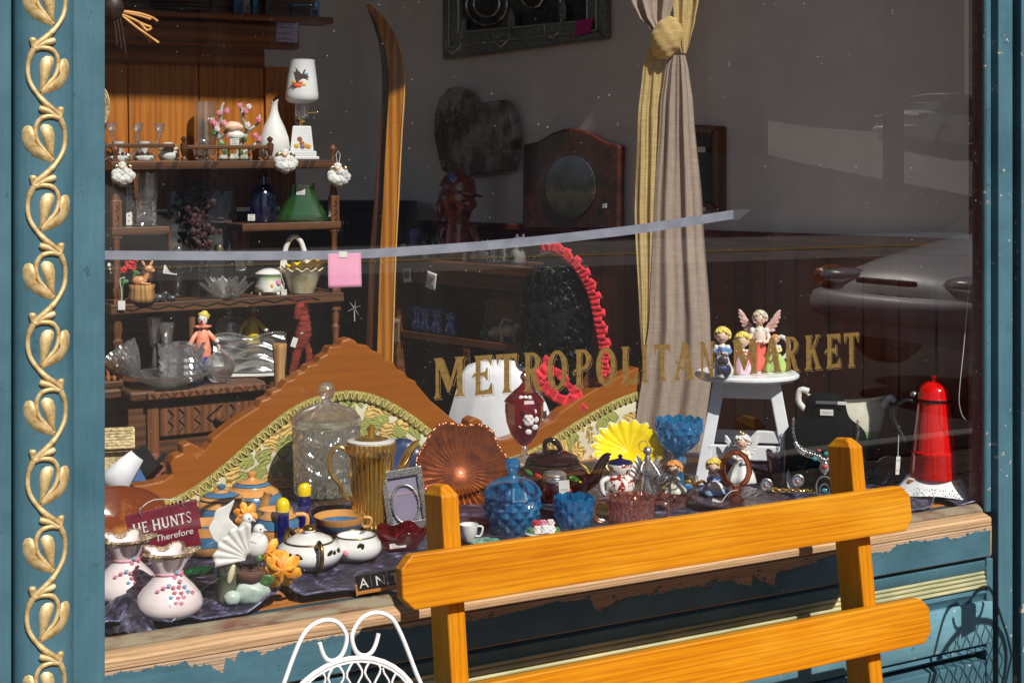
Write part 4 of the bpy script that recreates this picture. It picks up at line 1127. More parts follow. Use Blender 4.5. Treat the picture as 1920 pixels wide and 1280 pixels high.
f0 = wpoly([(1280, 398), (1357, 396), (1357, 237), (1280, 233)], 1335, 315); f1 = wpoly([(1290, 382), (1340, 380), (1340, 253), (1290, 250)], 1335, 315)
for i in range(4):
    j = (i + 1) % 4
    obj('frame_side', B().prism([f0[i], f0[j], f1[j], f1[i]], -.02, .02), wood('frame_walnut', lin(120, 74, 30), lin(70, 40, 16), 10, 2, .35, .4), t, bev=.006)
obj('picture', B().prism(f1, -.004, .004), MT['black'], t)
for q in ((1318, 286, 1332, 276), (1320, 395, 1333, 388)): obj('sticker', B().prism(wpoly([(q[0], q[1]), (q[2], q[1]), (q[2], q[3]), (q[0], q[3])], 1335, 315), -.03, -.028), MT['white'], t)

# ---- bookcase in the middle
BK = thing('bookcase', 'low dark bookcase with knick-knacks along its top', 'bookcase', wallpt(865, 494, .30))
BK.location.z = .1
BK.rotation_euler.z = -(PI / 2 - (-WA)) + PI
ex = -wl
BK.rotation_euler = Matrix((ex, Vector((cos(WA), -sin(WA), 0)), Vector((0, 0, 1)))).transposed().to_euler()
MT['dark_oak'] = wood('dim_dark_oak', lin(112, 66, 38), lin(70, 38, 22), 8, 0, .5, .1, .15)
bk_z = wallpt(865, 492, .30).z - .1
def bkx(px): 
    d = wallpt(px, 490, .30) - BK.location
    return d.dot(ex)
xa, xb = bkx(742), bkx(1010)
for nm, c, d in (('top', ((xa + xb) / 2, .13, bk_z - .02), (xb - xa, .3, .04)), ('shelf', ((xa + xb) / 2, .14, bk_z - .335), (xb - xa - .04, .26, .03)), ('back', ((xa + xb) / 2, .27, bk_z / 2), (xb - xa - .04, .01, bk_z - .05)),
                 ('side', (xa + .015, .13, bk_z / 2 - .02), (.03, .29, bk_z - .042)), ('side', (xb - .015, .13, bk_z / 2 - .02), (.03, .29, bk_z - .042)), ('divider', (bkx(870), .14, bk_z / 2 - .17), (.04, .26, bk_z - .38)), ('shelf', ((xa + xb) / 2, .14, bk_z - .75), (xb - xa - .04, .26, .03)), ('frieze', ((xa + xb) / 2, .0, bk_z - .07), (xb - xa - .06, .02, .06))):
    obj(nm, B().box(c, d), MT['dark_oak'], BK, bev=.003)
MT['paper'] = pm('white_paper', (.75, .74, .72), .8, 0, (.66, .65, .63), 30)
MT['ink'] = pm('pencil_ink', (.12, .12, .14), .8)
def note(name, label, px, py, w, h, tilt, Y=None, mt='paper', lines=5, pic=False, wall=True, cat='note', curl=.0, off=.325, col='ink'):
    if wall:
        p = wallpt(px, py, off); t = thing(name, label, cat, p)
        t.rotation_euler = (Matrix((ex, Vector((cos(WA), -sin(WA), 0)), Vector((0, 0, 1)))).transposed() @ Matrix.Rotation(tilt, 3, 'Y')).to_euler()
        k = mpp(px, p.y)
    else:
        t, k = put(name, label, cat, px, py, Y); t.rotation_euler.y = tilt
    b = B(k).sheet(6, 6, lambda u, v: ((u - .5) * w, -curl * (v ** 2) * h - 1, (.5 - v) * h))
    obj('sheet', b, MT[mt], t, 0, solid=.0004)
    if pic: obj('picture', B(k).box((0, -2.2 - curl * .2 * h, h * .08), (w * .62, .4, h * .55)), MT['ink'], t)
    for i in range(lines):
        z = h * (.36 - .72 * i / max(1, lines - 1))
        P = [((-.38 + .76 * j / 12) * w, -2.0 - curl * ((.5 - z / h) ** 2) * h, z + h * .02 * sin(j * 2.7 + i)) for j in range(13 - (i * 5) % 4)]
        obj('writing', B(k).tube(P, max(.35, h * .012), 4), MT[col], t)
    return t
note('note_card', 'small note with a photograph pinned on the bookcase front', 764, 516, 24, 26, R(-8), lines=0, pic=True)
note('note_card', 'torn printed note pinned on the bookcase front', 809, 526, 30, 32, R(10), lines=7)

t = thing('added_dark_cabinet', 'tall dark cabinet added to darken the gap between hutch and bookcase', 'cabinet', (at(675, 500, 3.0).x, 3.0, .1), face(675))  # added dark body standing in for the gloom beside the hutch
MT['gloom'] = wood('gloom_oak', lin(40, 22, 16), lin(24, 13, 10), 8, 2, .5)
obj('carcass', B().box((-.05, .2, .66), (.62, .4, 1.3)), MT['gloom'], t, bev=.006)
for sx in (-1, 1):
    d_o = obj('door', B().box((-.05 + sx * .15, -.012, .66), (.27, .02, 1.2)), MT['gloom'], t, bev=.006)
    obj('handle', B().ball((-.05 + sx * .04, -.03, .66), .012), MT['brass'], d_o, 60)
# ================================================================ SMALL THINGS: shared makers
MT['china'] = pm('white_china', (.80, .79, .78), .16, 0, (.74, .73, .72), 20, coat=.6)
MT['bisque'] = pm('matt_white_porcelain', (.78, .77, .74), .45, 0, (.68, .67, .64), 30)
MT['crystal'] = gl('cut_crystal', (.975, .985, .985), .25, .02, 1.52, scat=.07, spark=.2)
MT['crystal_big'] = MT['crystal']
MT['clear'] = gl('clear_glass', (.975, .985, .98), .40, .02, scat=.06, spark=.15)
MT['pink'] = pm('rose_pink_glaze', lin(226, 150, 170), .3, 0, lin(200, 110, 136), 80)
MT['pale_pink'] = pm('shell_pink_glaze', lin(230, 216, 218), .25, 0, lin(218, 200, 204), 12, coat=.5)
MT['leafg'] = pm('leaf_green_glaze', lin(84, 130, 70), .35, 0, lin(54, 92, 48), 60)
MT['sky_blue'] = pm('pale_blue_glaze', lin(140, 180, 214), .3)
MT['orange_p'] = pm('orange_petal', lin(246, 178, 62), .5, 0, lin(232, 138, 30), 60)
MT['skin'] = pm('painted_skin', lin(240, 206, 182), .35, 0, lin(232, 186, 160), 40, coat=.3)
MT['blond'] = pm('painted_blond_hair', lin(232, 212, 110), .4, 0, lin(204, 176, 70), 60, bump=.3, bs=90)
MT['ginger'] = pm('painted_ginger_hair', lin(226, 160, 92), .4, 0, lin(196, 124, 60), 60, bump=.3, bs=90)
MT['red'] = pm('bright_red_cloth', lin(206, 24, 40), .7, 0, lin(160, 12, 28), 60)
MT['yellow'] = pm('bright_yellow', lin(244, 214, 16), .25, 0, lin(226, 188, 8), 30, coat=.5)
MT['cotton'] = pm('cotton_wool', (.82, .82, .8), .95, 0, (.68, .68, .66), 60, bump=1, bs=90, bd=.01, sheen=.4)
MT['gold'] = pm('bright_gold', (.95, .62, .16), .16, .88, (.88, .48, .08), 30, coat=.4)
MT['string'] = pm('white_string', (.7, .7, .68), .8)
MT['brown_glaze'] = pm('treacle_brown_glaze', lin(164, 82, 46), .12, 0, lin(80, 34, 22), 26, coat=1, bump=.5, bs=40, bd=.006)
MT['black_glass'] = pm('black_glass', (.004, .004, .005), .04, 0, coat=1)
MT['grey_glaze'] = pm('dark_grey_glaze', (.07, .075, .085), .2, 0, (.03, .03, .035), 30, coat=.6)
MT['cream_g2'] = pm('mottled_trinket_glaze', lin(120, 104, 84), .25, 0, lin(60, 50, 44), 60, coat=.5)
def ptag(t, k, x, y, z, w, h, tilt=0.0, lines=3, yaw=0):
    o = obj('price_tag', B(k).box((0, 0, 0), (w, .5, h)), MT['paper'], t, None, (x * k, y * k, z * k), rot=(0, tilt, yaw))
    for i in range(lines):
        zz = h * (.28 - .56 * i / max(1, lines - 1)) if lines > 1 else 0
        obj('writing', B(k).tube([((-.35 + .7 * j / 7) * w, -.45, zz + h * .05 * sin(j * 2.3 + i)) for j in range(8 - i % 2 * 2)], .35, 4), MT['ink'], o)
    return o
def rose(b, c, r, n=5):
    b.ball(c, (r * .55, r * .55, r * .6), 8, 5)
    for i in range(n):
        a = 2 * PI * i / n
        q = Vector(c) + Vector((cos(a) * r * .5, -abs(sin(a)) * r * .2, sin(a) * r * .5))
        b.ball(q, (r * .5, r * .28, r * .5), 7, 4, rot=Matrix.Rotation(a, 3, 'Y'))
    return b
def ruf(n, amp, rows, zamp=0.0, ph=0.0):
    """ruffle modifier: rows -> share of the ruffle on each profile row"""
    return lambda t, i, r, z: (r * (1 + amp * rows[i] * cos(n * t + ph)), z + zamp * rows[i] * cos(n * t + ph))
def hput(name, label, cat, px, lev, Y=1.76, group=None, dz=0.0, rz=None):
    p = at(px, 400, Y); p.z = hz(p.x, lev) + dz + .001
    return thing(name, label, cat, p, face(px) if rz is None else rz, group), mpp(px, Y)
def dens(pr, st_):
    o = []
    for (r0, z0_), (r1, z1) in zip(pr, pr[1:]):
        n_ = max(1, int(math.hypot(r1 - r0, z1 - z0_) / st_))
        o += [(r0 + (r1 - r0) * q / n_, z0_ + (z1 - z0_) * q / n_) for q in range(n_)]
    return o + [pr[-1]]
def cut(n, zs, amp):
    """diamond cuts n round the body, zs high"""
    def f(tt, i, r, z):
        u = tt * n / (2 * PI); v = z / zs
        a = abs(((u + v) % 1) - .5) * 2; c = abs(((u - v) % 1) - .5) * 2
        return (r * (1 - amp * (1 - min(a, c) * 1.0)), z)
    return f
def loftpoly(b, rows):
    n = len(rows[0])
    b.add([p for r in rows for p in r], [(i * n + j, i * n + (j + 1) % n, (i + 1) * n + (j + 1) % n, (i + 1) * n + j) for i in range(len(rows) - 1) for j in range(n)] + [tuple(range(n - 1, -1, -1)), tuple((len(rows) - 1) * n + j for j in range(n))])
    return b

# ---------------------------------------------------------------- top of the hutch
TY = 1.88
def tput(name, label, cat, px, Y=TY, group=None):
    p = at(px, 30, Y); p.z = 2.087 + ROLL * (p.x - HX0)
    return thing(name, label, cat, p, face(px), group), mpp(px, Y)
for i, (px, w, h, col, lab) in enumerate(((447, 18, 60, (.05, .12, .22), 'dark blue book standing on top of the hutch'), (462, 14, 70, (.28, .27, .22), 'pale patterned book standing on top of the hutch'), (479, 9, 64, (.02, .22, .4), 'thin bright blue book on top of the hutch'), (505, 14, 66, (.1, .07, .045), 'brown book at the end of the row on the hutch'))):
    t, k = tput('book', lab, 'book', px, 1.90, 'books on top of the hutch')
    obj('cover', B(k).box((0, 0, h / 2), (w, 40, h)), pm('book_cloth', col, .7, 0, tuple(c * .4 for c in col), 60, lo=.5, hi=.55), t, bev=.001)
    obj('pages', B(k).box((0, 1, h / 2 + .6), (w * .7, 37, h)), MT['paper'], t)
MT['toy_blue'] = pm('turquoise_toy_plastic', lin(30, 130, 190), .3)
t, k = tput('toy_chair', 'tiny turquoise toy school desk chair on top of the hutch', 'toy', 580)
obj('table_top', B(k).box((-14, 0, 21), (36, 16, 2.5)), MT['toy_blue'], t, bev=.001)
obj('seat', B(k).box((10, 0, 14), (14, 12, 2)), MT['toy_blue'], t, bev=.001)
obj('backrest', B(k).prism([(10, 15), (20, 15), (21, 28), (18, 31), (12, 31), (9, 28)], 4, 6), MT['toy_blue'], t)
for x, y in ((-30, -6), (-30, 6), (4, -5), (16, -5), (4, 5), (18, 5)): obj('leg', B(k).tube([(x, y, 0), (x * .93, y, 20 if x < 0 else 14)], 1.3, 6), MT['toy_blue'], t, 60)
MT['wicker'] = pm('dark_wicker', lin(58, 34, 24), .5, 0, lin(30, 16, 12), 50, bump=.6, bs=60)
t, k = tput('dark_basket', 'dark wicker basket on top of the hutch', 'basket', 340)
b = B(k)
for j in range(9): b.tube([((52 + j * 1.5 + 1.2 * (-1) ** (i + j)) * cos(2 * PI * i / 28), (30 + j) * sin(2 * PI * i / 28), 3 + j * 7) for i in range(28)], 2.6, 6, True)
obj('weave', b, MT['wicker'], t, 60)
obj('handle', B(k).tube(sm([(-55, 0, 50), (-40, -8, 95), (0, -12, 110), (40, -8, 95), (55, 0, 50)]), 3, 6), MT['wicker'], t, 60)
t = thing('reed_bundle', 'bundle of cut reeds tied in dark cloth, hanging at top left', 'reeds', at(215, 25, 1.55), face(215)); k = mpp(215, 1.55)
MT['reed'] = pm('dry_reed', lin(226, 172, 98), .5, 0, lin(182, 122, 56), 40, (.2, 1, 1))
for i, P in enumerate(([(10, 5), (45, 1), (70, -7), (78, -13)], [(10, 3), (40, -3), (66, -10)], [(10, 0), (38, -12), (58, -32)], [(12, -2), (44, -16), (58, -31), (68, -26)], [(14, -4), (42, -24), (66, -52)], [(14, -5), (40, -26), (80, -54)], [(10, 2), (50, -18), (66, -24)])):
    obj('reed', B(k).tube(sm([(x, (-1) ** i * 3, z) for x, z in P]), [2.6 - .0 * j for j in range(3 * (len(P) - 1) + 1)], 7), MT['reed'], t, 60)
obj('wrap', B(k).ball((-4, 0, 10), (22, 14, 26), 16, 10, mod=lambda w: 1 + .12 * nz(w.x * 3, w.y * 3, w.z * 3)), MT['wicker'], t, 0)
obj('hanging_cord', B(k).tube([(-5, 0, 30), (-2, 4, 120), (0, 4, 320)], 1.2, 5), MT['wicker'], t)
for x in (2, 8, 14): obj('loose_end', B(k).tube([(x - 6, -2, 0), (x, -5, -30), (x + 2 + x * .3, -4, -60 - x)], 1.8, 6), MT['wicker'], t, 60)
MT['lilac_note'] = pm('lilac_sticky_paper', lin(188, 170, 196), .85)
note('sticky_note', 'lilac sticky note with handwriting on the hutch beam', 538, 58, 42, 44, R(3), Y=1.864, mt='lilac_note', lines=4, wall=False)
t = thing('woven_plate', 'round woven straw tray hanging at the left edge', 'tray', at(188, 200, 1.9), face(188)); k = mpp(188, 1.9)
MT['straw'] = pm('pale_straw', lin(214, 196, 150), .8, 0, lin(150, 126, 84), 80, bump=.5, bs=120)
for j in range(6): obj('coil', B(k).tube([((3 + j * 2.6) * cos(a), -1 - j * .6, (6 + j * 6) * sin(a)) for a in [2 * PI * i / 28 for i in range(28)]], 2.3, 6, True), MT['straw'], t, 60)

# ---------------------------------------------------------------- hutch, upper shelf
t, k = hput('candelabra', 'clear glass three armed candelabra on the upper hutch shelf', 'candelabra', 258, 1)
cup = [(3, 0), (4, 3), (3, 6), (9, 12), (11, 25), (10, 25), (8, 14), (0, 11)]
obj('foot', B(k).lathe([(0, 0), (22, 0), (23, 3), (10, 8), (5, 14), (7, 24), (4, 34), (5, 46)], 24), MT['clear'], t, 40)
for sx in (-47, 0, 40):
    obj('arm', B(k).tube(sm([(0, 0, 20), (sx * .4, -2, 10), (sx * .75, -2, 26), (sx, 0, 48)]), 3.2, 8), MT['clear'], t, 60)
    obj('candle_cup', B(k).lathe(cup, 20, c=(sx, 0, 46)), MT['clear'], t, 40)
for px, lab in ((222, 'white porcelain candle holder with pink roses at the window edge'), (270, 'white porcelain candle holder with pink roses below the candelabra')):
    t, k = hput('rose_candle_holder', lab, 'candle holder', px, 1, 1.70, 'rose candle holders')
    obj('dish', B(k).lathe([(0, 0), (17, 0), (21, 6), (20, 9), (8, 6), (0, 6)], 30, ruf(8, .06, [0, 0, 1, 1, 0, 0])), MT['china'], t, 50)
    obj('cup', B(k).lathe([(5, 6), (4, 14), (9, 24), (12, 36), (11, 36), (8, 26), (0, 22)], 20, ruf(8, .05, [0, 0, .5, 1, 1, .5, 0])), MT['china'], t, 50)
    for i, (x, z) in enumerate(((-12, 11), (-3, 13), (7, 12), (13, 10))): obj('rose', rose(B(k), (x, -13 + abs(x) * .3, z), 4.2), MT['pink'], t, 60)
    for x in (-8, 2, 11): obj('leaf', B(k).ball((x, -15, 9), (4, 1, 2)), MT['leafg'], t, 60)
t, k = hput('trinket_jar', 'squat white trinket jar with green ribboned lid', 'jar', 316, 1, 1.70)
obj('body', B(k).lathe([(0, 0), (14, 0), (19, 6), (20, 12), (17, 18), (0, 18)], 28), MT['china'], t, 50)
obj('lid', B(k).lathe([(18, 18), (19, 21), (15, 29), (6, 34), (0, 34)], 28, ruf(6, .05, [0, .5, 1, .5, 0])), bands('jar_lid_glaze', [(0, lin(190, 160, 90)), (.60, lin(222, 216, 190)), (.75, lin(120, 150, 96)), (.86, lin(226, 222, 204))], 34 * k), t, 50)
t, k = hput('hurricane_glass', 'tall thin clear hurricane glass beside the porcelain branch', 'glass', 385, 1, 1.84)
obj('chimney', B(k).lathe([(20, 10), (21, 60), (20, 110), (19.4, 110), (20.4, 60), (19.4, 10)], 32, cap=False), MT['clear'], t, 40)
obj('foot', B(k).lathe([(0, 0), (18, 0), (16, 4), (6, 8), (20, 12), (0, 12)], 24), MT['clear'], t, 40)
obj('scroll', B(k).tube(sm([(-14, -20, 2), (-20, -22, 22), (-8, -22, 38), (4, -22, 30), (0, -22, 20)]), 2.6, 8), MT['clear'], t, 60)
# porcelain flowering branch
t, k = hput('porcelain_branch', 'porcelain flowering branch with pink blossoms and sleeping cherub', 'figurine', 438, 1)
MT['bark'] = pm('grey_green_porcelain_bark', lin(206, 206, 196), .35, 0, lin(140, 150, 136), 40, coat=.4, bump=.5, bs=70)
for P, r_ in (([(-6, 0, 0), (-18, 0, 22), (-28, 2, 44), (-36, 0, 66), (-42, 2, 78)], 6), ([(-30, 0, 46), (-24, -2, 74), (-22, 0, 96), (-18, 2, 108)], 4.5), ([(4, 0, 0), (14, 0, 30), (24, 2, 56), (16, 0, 82), (14, 0, 106)], 5), ([(22, 0, 52), (36, 0, 62), (46, 0, 70), (48, 0, 86)], 3.6), ([(0, 0, 2), (24, -4, 18), (40, -4, 30), (50, -2, 38)], 4.5), ([(-26, 0, 40), (-12, -4, 56), (-6, -6, 66)], 4), ([(16, 0, 84), (26, 0, 96), (28, -2, 106)], 3)):
    S = sm(P); obj('branch', B(k).tube(S, [r_ * (1 - .5 * i / len(S)) * (1 + .15 * nz(i * .9, r_)) for i in range(len(S))], 8), MT['bark'], t, 60)
for x, z in ((-26, 88), (-12, 92), (12, 102), (22, 92), (-38, 72), (-18, 70), (-30, 58), (46, 76), (26, 66), (48, 40), (40, 46), (-8, 44), (-32, 66), (28, 100)):
    obj('blossom', rose(B(k), (x, -8 - rnd.random() * 4, z), 6, 5), MT['pink'] if rnd.random() < .6 else MT['pale_pink'], t, 60)
for x, z in ((-22, 30), (36, 24), (-36, 52), (20, 40), (14, 14), (-14, 16)): obj('leaf', B(k).ball((x, -8, z), (7, 2, 4), rot=Matrix.Rotation(x, 3, 'Y')), MT['leafg'], t, 60)
obj('cherub', B(k).ball((0, -9, 62), (17, 9, 10), 18, 12, mod=lambda w: 1 + .22 * nz(w.x * 2.2, w.y * 2, w.z * 2.6)), MT['skin'], t, 0)
obj('cherub_drape', B(k).ball((4, -10, 46), (16, 8, 9), 16, 10, mod=lambda w: 1 + .2 * nz(w.x * 3, 3, w.z * 3)), MT['bisque'], t, 0)
obj('base', B(k).ball((0, 0, 4), (34, 18, 8), 18, 8, mod=lambda w: 1 + .15 * nz(w.x * 4, w.y * 4, 1)), MT['bark'], t, 0)
ptag(t, k, 2, -16, 34, 16, 12, 0)
t, k = hput('white_vase', 'white teardrop vase with pinched lip between branch and lamp', 'vase', 514, 1)
obj('body', B(k).lathe([(0, 0), (21, 0), (26, 8), (29, 24), (27, 42), (20, 62), (11, 80), (7, 94), (6.5, 104), (8.5, 111), (6.5, 111), (5, 103), (0, 96)], 36, lambda tt, i, r, z: (r, z + (6 * max(0, cos(tt - .2)) - 3 if i in (9, 10) else 0))), MT['china'], t, 50)
# lamp
t, k = hput('table_lamp', 'small milk glass table lamp with pheasant painted on shade', 'lamp', 566, 1)
MT['milk'] = pm('milk_glass', (.74, .75, .77), .3, 0, (.7, .71, .74), 8, coat=.3)
obj('foot', B(k).box((0, 0, 3), (64, 44, 6)).box((-1, 0, 11), (56, 38, 10)), MT['milk'], t, bev=.003)
b = B(k); loftpoly(b, [[(-w, -w * .7, z), (w, -w * .7, z), (w, w * .7, z), (-w, w * .7, z)] for w, z in ((22, 16), (17, 63))])
obj('base', b, MT['milk'], t, bev=.004)
for x, z, c in ((0, 30, (.35, .12, .04)), (-4, 38, (.3, .1, .05)), (6, 26, (.6, .35, .05)), (-10, 25, (.65, .42, .06)), (12, 24, (.6, .3, .05)), (1, 24, (.2, .16, .3))): obj('painted_mushroom', B(k).ball((x, -14.3 + (z - 30) * .08, z), (5, 1.2, 5)), pm('mushroom_print', c, .5), t, 60)
obj('neck', B(k).lathe([(5, 63), (5, 70), (11, 72), (8, 76)], 16), MT['brass'], t, 40)
obj('burner', B(k).lathe([(8, 76), (12, 80), (12, 98), (10, 104)], 24, ruf(12, .06, [0, 1, 1, 0])), MT['crystal'], t, 40)
obj('switch', B(k).tube([(10, 0, 88), (26, 0, 89)], 1.3, 6).ball((29, 0, 89), 2.6), MT['brass'], t, 60)
sh_ = obj('shade', B(k).lathe([(10, 104), (26, 107), (31, 114), (31, 122), (28, 150), (24, 184), (25, 187), (23, 187), (26, 150), (29, 122), (24, 110)], 40, cap=False), MT['milk'], t, 45)
obj('painted_bird', B(k).prism([(-12, 172), (-8, 166), (0, 158), (4, 166), (8, 168), (5, 162), (14, 151), (3, 152), (-4, 148), (-17, 130), (-10, 150), (-11, 160)], -29.6, -28.6), pm('bird_print', lin(92, 44, 34), .5, 0, lin(40, 64, 60), 200), t)
for x, z, c in ((-11, 137, (.75, .06, .02)), (-4, 136, (.8, .12, .03)), (3, 139, (.75, .5, .1)), (-14, 143, (.6, .3, .05)), (-2, 142, (.7, .2, .1)), (8, 160, (.45, .6, .75))): obj('painted_grass', B(k).ball((x, -28.8, z), (5, 1.4, 3.6)), pm('grass_print', c, .5), t, 60)
# cotton angels
for i, (px, py, Y, lab, hang) in enumerate(((230, 328, 1.60, 'cotton wool angel ornament hanging on the left hutch post', 1), (535, 304, 1.60, 'cotton wool angel ornament leaning on the shelf edge below the vase', 0), (634, 330, 1.60, 'cotton wool angel ornament with tag hanging on the right hutch post', 1))):
    t, k = put('cotton_angel', lab, 'ornament', px, py, Y, group='cotton angels')
    b = B(k)
    for x, z, r_ in ((-9, -5, 12), (7, -6, 13), (0, -9, 13), (-3, 4, 11), (9, 3, 10), (-12, 2, 9), (15, -2, 9), (2, 8, 9)): b.ball((x, rnd.uniform(-4, 2), z), r_, 14, 9, mod=lambda w: 1 + .16 * nz(w.x * 3 + x, w.y * 3, w.z * 3 + z))
    obj('cotton_body', b, MT['cotton'], t, 0)
    obj('head', B(k).ball((-1, -8, 14), 5.5), MT['skin'], t, 60)
    obj('hair', B(k).ball((-1, -5, 18), (8, 6, 7), mod=lambda w: 1 + .2 * nz(w.x * 4, w.y * 4, w.z * 4)), MT['cotton'], t, 0)
    for s in (-1, 1): obj('wing', B(k).ball((s * 13, -2, 13), (6, 1, 5), rot=Matrix.Rotation(s * .6, 3, 'Y')), MT['brass'], t, 60)
    if hang: obj('loop', B(k).tube([(-1, -2, 20), (-4, 0, 40), (0, 2, 47), (4, 0, 40), (1, -2, 20)], .6, 5), MT['string'], t)
    if i == 2: ptag(t, k, 14, -12, 4, 11, 13, R(-20), 1)

# ---------------------------------------------------------------- hutch, second shelf
t, k = hput('floral_card', 'narrow white card with dark sprigs propped beside the crystal vase', 'card', 245, 2, 1.74)
obj('card', B(k).box((0, 0, 38), (16, 1, 76)), MT['paper'], t)
for i in range(7):
    for j in range(2): obj('sprig', B(k).box((-4 + j * 8 + (i % 2), -.8, 8 + i * 10), (3, .4, 2), ry=i), MT['ink'], t)
t, k = hput('crystal_vase', 'tall flared cut crystal vase on the left hutch shelf', 'vase', 274, 2, 1.70)
def facet(n, d): return lambda tt, i, r, z: (r * (1 + d * (1 if int(round(tt * n / PI)) % 2 else -1)), z)
obj('body', B(k).lathe(dens([(0, 0), (20, 0), (20, 48), (21, 60), (22, 88), (25, 98)], 4) + [(22, 98), (19, 80), (16, 44), (15, 8), (0, 6)], 64, lambda tt, i, r, z: (cut(16, 13, .16)(tt, i, r, z) if z < 50 and r > 18 else (r * (1 + .03 * cos(8 * tt)), z + (2 * cos(8 * tt) if z > 95 else 0)))), MT['crystal'], t)
t, k = hput('cobalt_bottle', 'dark cobalt glass bottle with price sticker on the right shelf', 'bottle', 494, 2, 1.72)
obj('body', B(k).lathe([(0, 0), (22, 0), (25, 6), (25, 50), (20, 62), (9, 70), (8, 84), (10, 86), (8, 86), (7, 70), (0, 60)], 28), gl('cobalt_glass', (.03, .05, .34), .15, scat=.12), t, 45)
ptag(t, k, -22, -22, 8, 13, 12)
t, k = hput('green_glass_vase', 'flared green glass vase shaped like a bag with price sticker', 'vase', 567, 2, 1.70)
b = B(k); rows = []
for z, w, d in ((0, 50, 17), (3, 51, 18), (8, 47, 17), (30, 35, 13), (48, 26, 11), (60, 22, 9), (66, 24, 9), (66, 22, 7), (58, 20, 7), (46, 23, 8), (28, 31, 10), (10, 42, 13)):
    rows.append([(w * (abs(cos(a)) ** .6) * (1 if cos(a) > 0 else -1), d * sin(a), z + (5 * cos(a) ** 2 if z > 59 else 0)) for a in [2 * PI * i / 32 for i in range(32)]])
loftpoly(b, rows)
obj('body', b, gl('green_glass', lin(160, 235, 120), .4, .02, scat=.08, spark=.12), t, 60)
ptag(t, k, -3, -12, 56, 16, 15)

t, k = hput('dried_bouquet', 'dark red dried bouquet in front of the hutch mirror', 'bouquet', 372, 3, 1.74)
MT['dried'] = pm('dark_dried_petals', lin(62, 14, 18), .6, 0, lin(30, 10, 10), 60)
b = B(k); rh = random.Random(11)
for i in range(120):
    x, z = rh.gauss(0, 22), rh.uniform(90, 215)
    w_ = 1 - abs(z - 150) / 110
    b.ball((x * w_, rh.uniform(-14, 10), z), (rh.uniform(4, 9), 1.4, rh.uniform(3, 7)), 7, 4, rot=Matrix.Rotation(rh.random() * 6, 3, 'Y'))
obj('petals', b, MT['dried'], t, 60)
for i in range(6): obj('stem', B(k).tube([(i * 2 - 5, 0, 40), (i * 8 - 20, 0, 150 + 10 * (i % 3))], 1.2, 5), MT['dried'], t)
obj('pot', B(k).lathe([(0, 0), (16, 0), (22, 30), (20, 60), (0, 62)], 20), MT['black_glass'], t, 45)
for i, px in enumerate((335, 352, 396, 412, 430, 444)):
    t, k = hput('glass_trinket', ('leftmost', 'second', 'third', 'fourth', 'fifth', 'rightmost')[i] + ' of the dim little glass ornaments under the mirror', 'ornament', px, 3, 1.79, 'glass ornaments under the mirror', dz=.12)
    h = 26 + 7 * (i % 3)
    obj('body', B(k).lathe([(0, 0), (8, 0), (10, h * .2), (6, h * .5), (8, h * .75), (4, h), (0, h)], 14), MT['cream_g2'] if i % 2 else MT['clear'], t, 50)
    obj('stand', B(k).box((0, 0, -32), (16, 16, 63)), MT['black'], t)

# ---------------------------------------------------------------- hutch, third shelf
t, k = hput('silk_flowers', 'bunch of red and white silk flowers at the window edge', 'flowers', 228, 3, 1.66)
for x, z, m in ((14, 72, 'red'), (20, 66, 'red'), (6, 62, 'red'), (-12, 58, 'bisque'), (-18, 66, 'bisque'), (-8, 70, 'bisque'), (26, 78, 'red')):
    b = B(k)
    for i in range(9): b.ball((x + rnd.uniform(-6, 6), rnd.uniform(-8, 2), z + rnd.uniform(-5, 5)), (3.6, 1.2, 3), 7, 4, rot=Matrix.Rotation(rnd.random() * 6, 3, 'Y'))
    obj('bloom', b, MT[m], t, 60)
for i in range(8): obj('leaf', B(k).ball((rnd.uniform(-18, 26), 2, rnd.uniform(36, 60)), (9, 1, 4), rot=Matrix.Rotation(rnd.random() * 3, 3, 'Y')), MT['leafg'], t, 60)
obj('stem', B(k).tube([(0, 0, 0), (4, 0, 60)], 2, 6), MT['leafg'], t)
t, k = hput('tree_stump', 'cut log slice stand beneath the fawn figurine', 'log', 266, 3, 1.62, rz=None)
obj('log', B(k).lathe([(0, 0), (25, 0), (25, 10), (23, 24), (24, 33), (0, 33)], 26, lambda tt, i, r, z: (r * (1 + .06 * nz(cos(tt) * 4, sin(tt) * 4, z * .1)), z)), wood('log_bark', lin(196, 150, 92), lin(110, 76, 42), 14, 2, .8, 0, .6), t, 0)
t, k = hput('fawn_figurine', 'brown ceramic fawn lying on the log slice', 'figurine', 266, 3, 1.61, dz=33 * mpp(266, 1.62))
MT['fawn'] = pm('fawn_glaze', lin(206, 140, 88), .25, 0, lin(226, 196, 160), 40, lo=.5, hi=.7, coat=.5)
b = B(k).ball((-4, 0, 8), (14, 9, 9)).tube(sm([(4, -2, 8), (10, -3, 20), (11, -4, 28)]), [6, 5.5, 5, 5, 4.5, 4.5, 5], 8).ball((13, -5, 30), (9, 7, 7)).ball((19, -8, 27), (5, 4, 4)).tube([(-2, -8, 4), (10, -10, 2), (16, -10, 2)], 2.2, 6)
obj('body', b, MT['fawn'], t, 60)
for s in (-1, 1): obj('ear', B(k).ball((10 + s * 7, -3 + s * 2, 40), (2.6, 1.6, 6), rot=Matrix.Rotation(s * .5, 3, 'Y')), MT['fawn'], t, 60)
for s in (-2, 4): obj('eye', B(k).ball((15 + s, -11, 31), 1.3), MT['black'], t, 60)
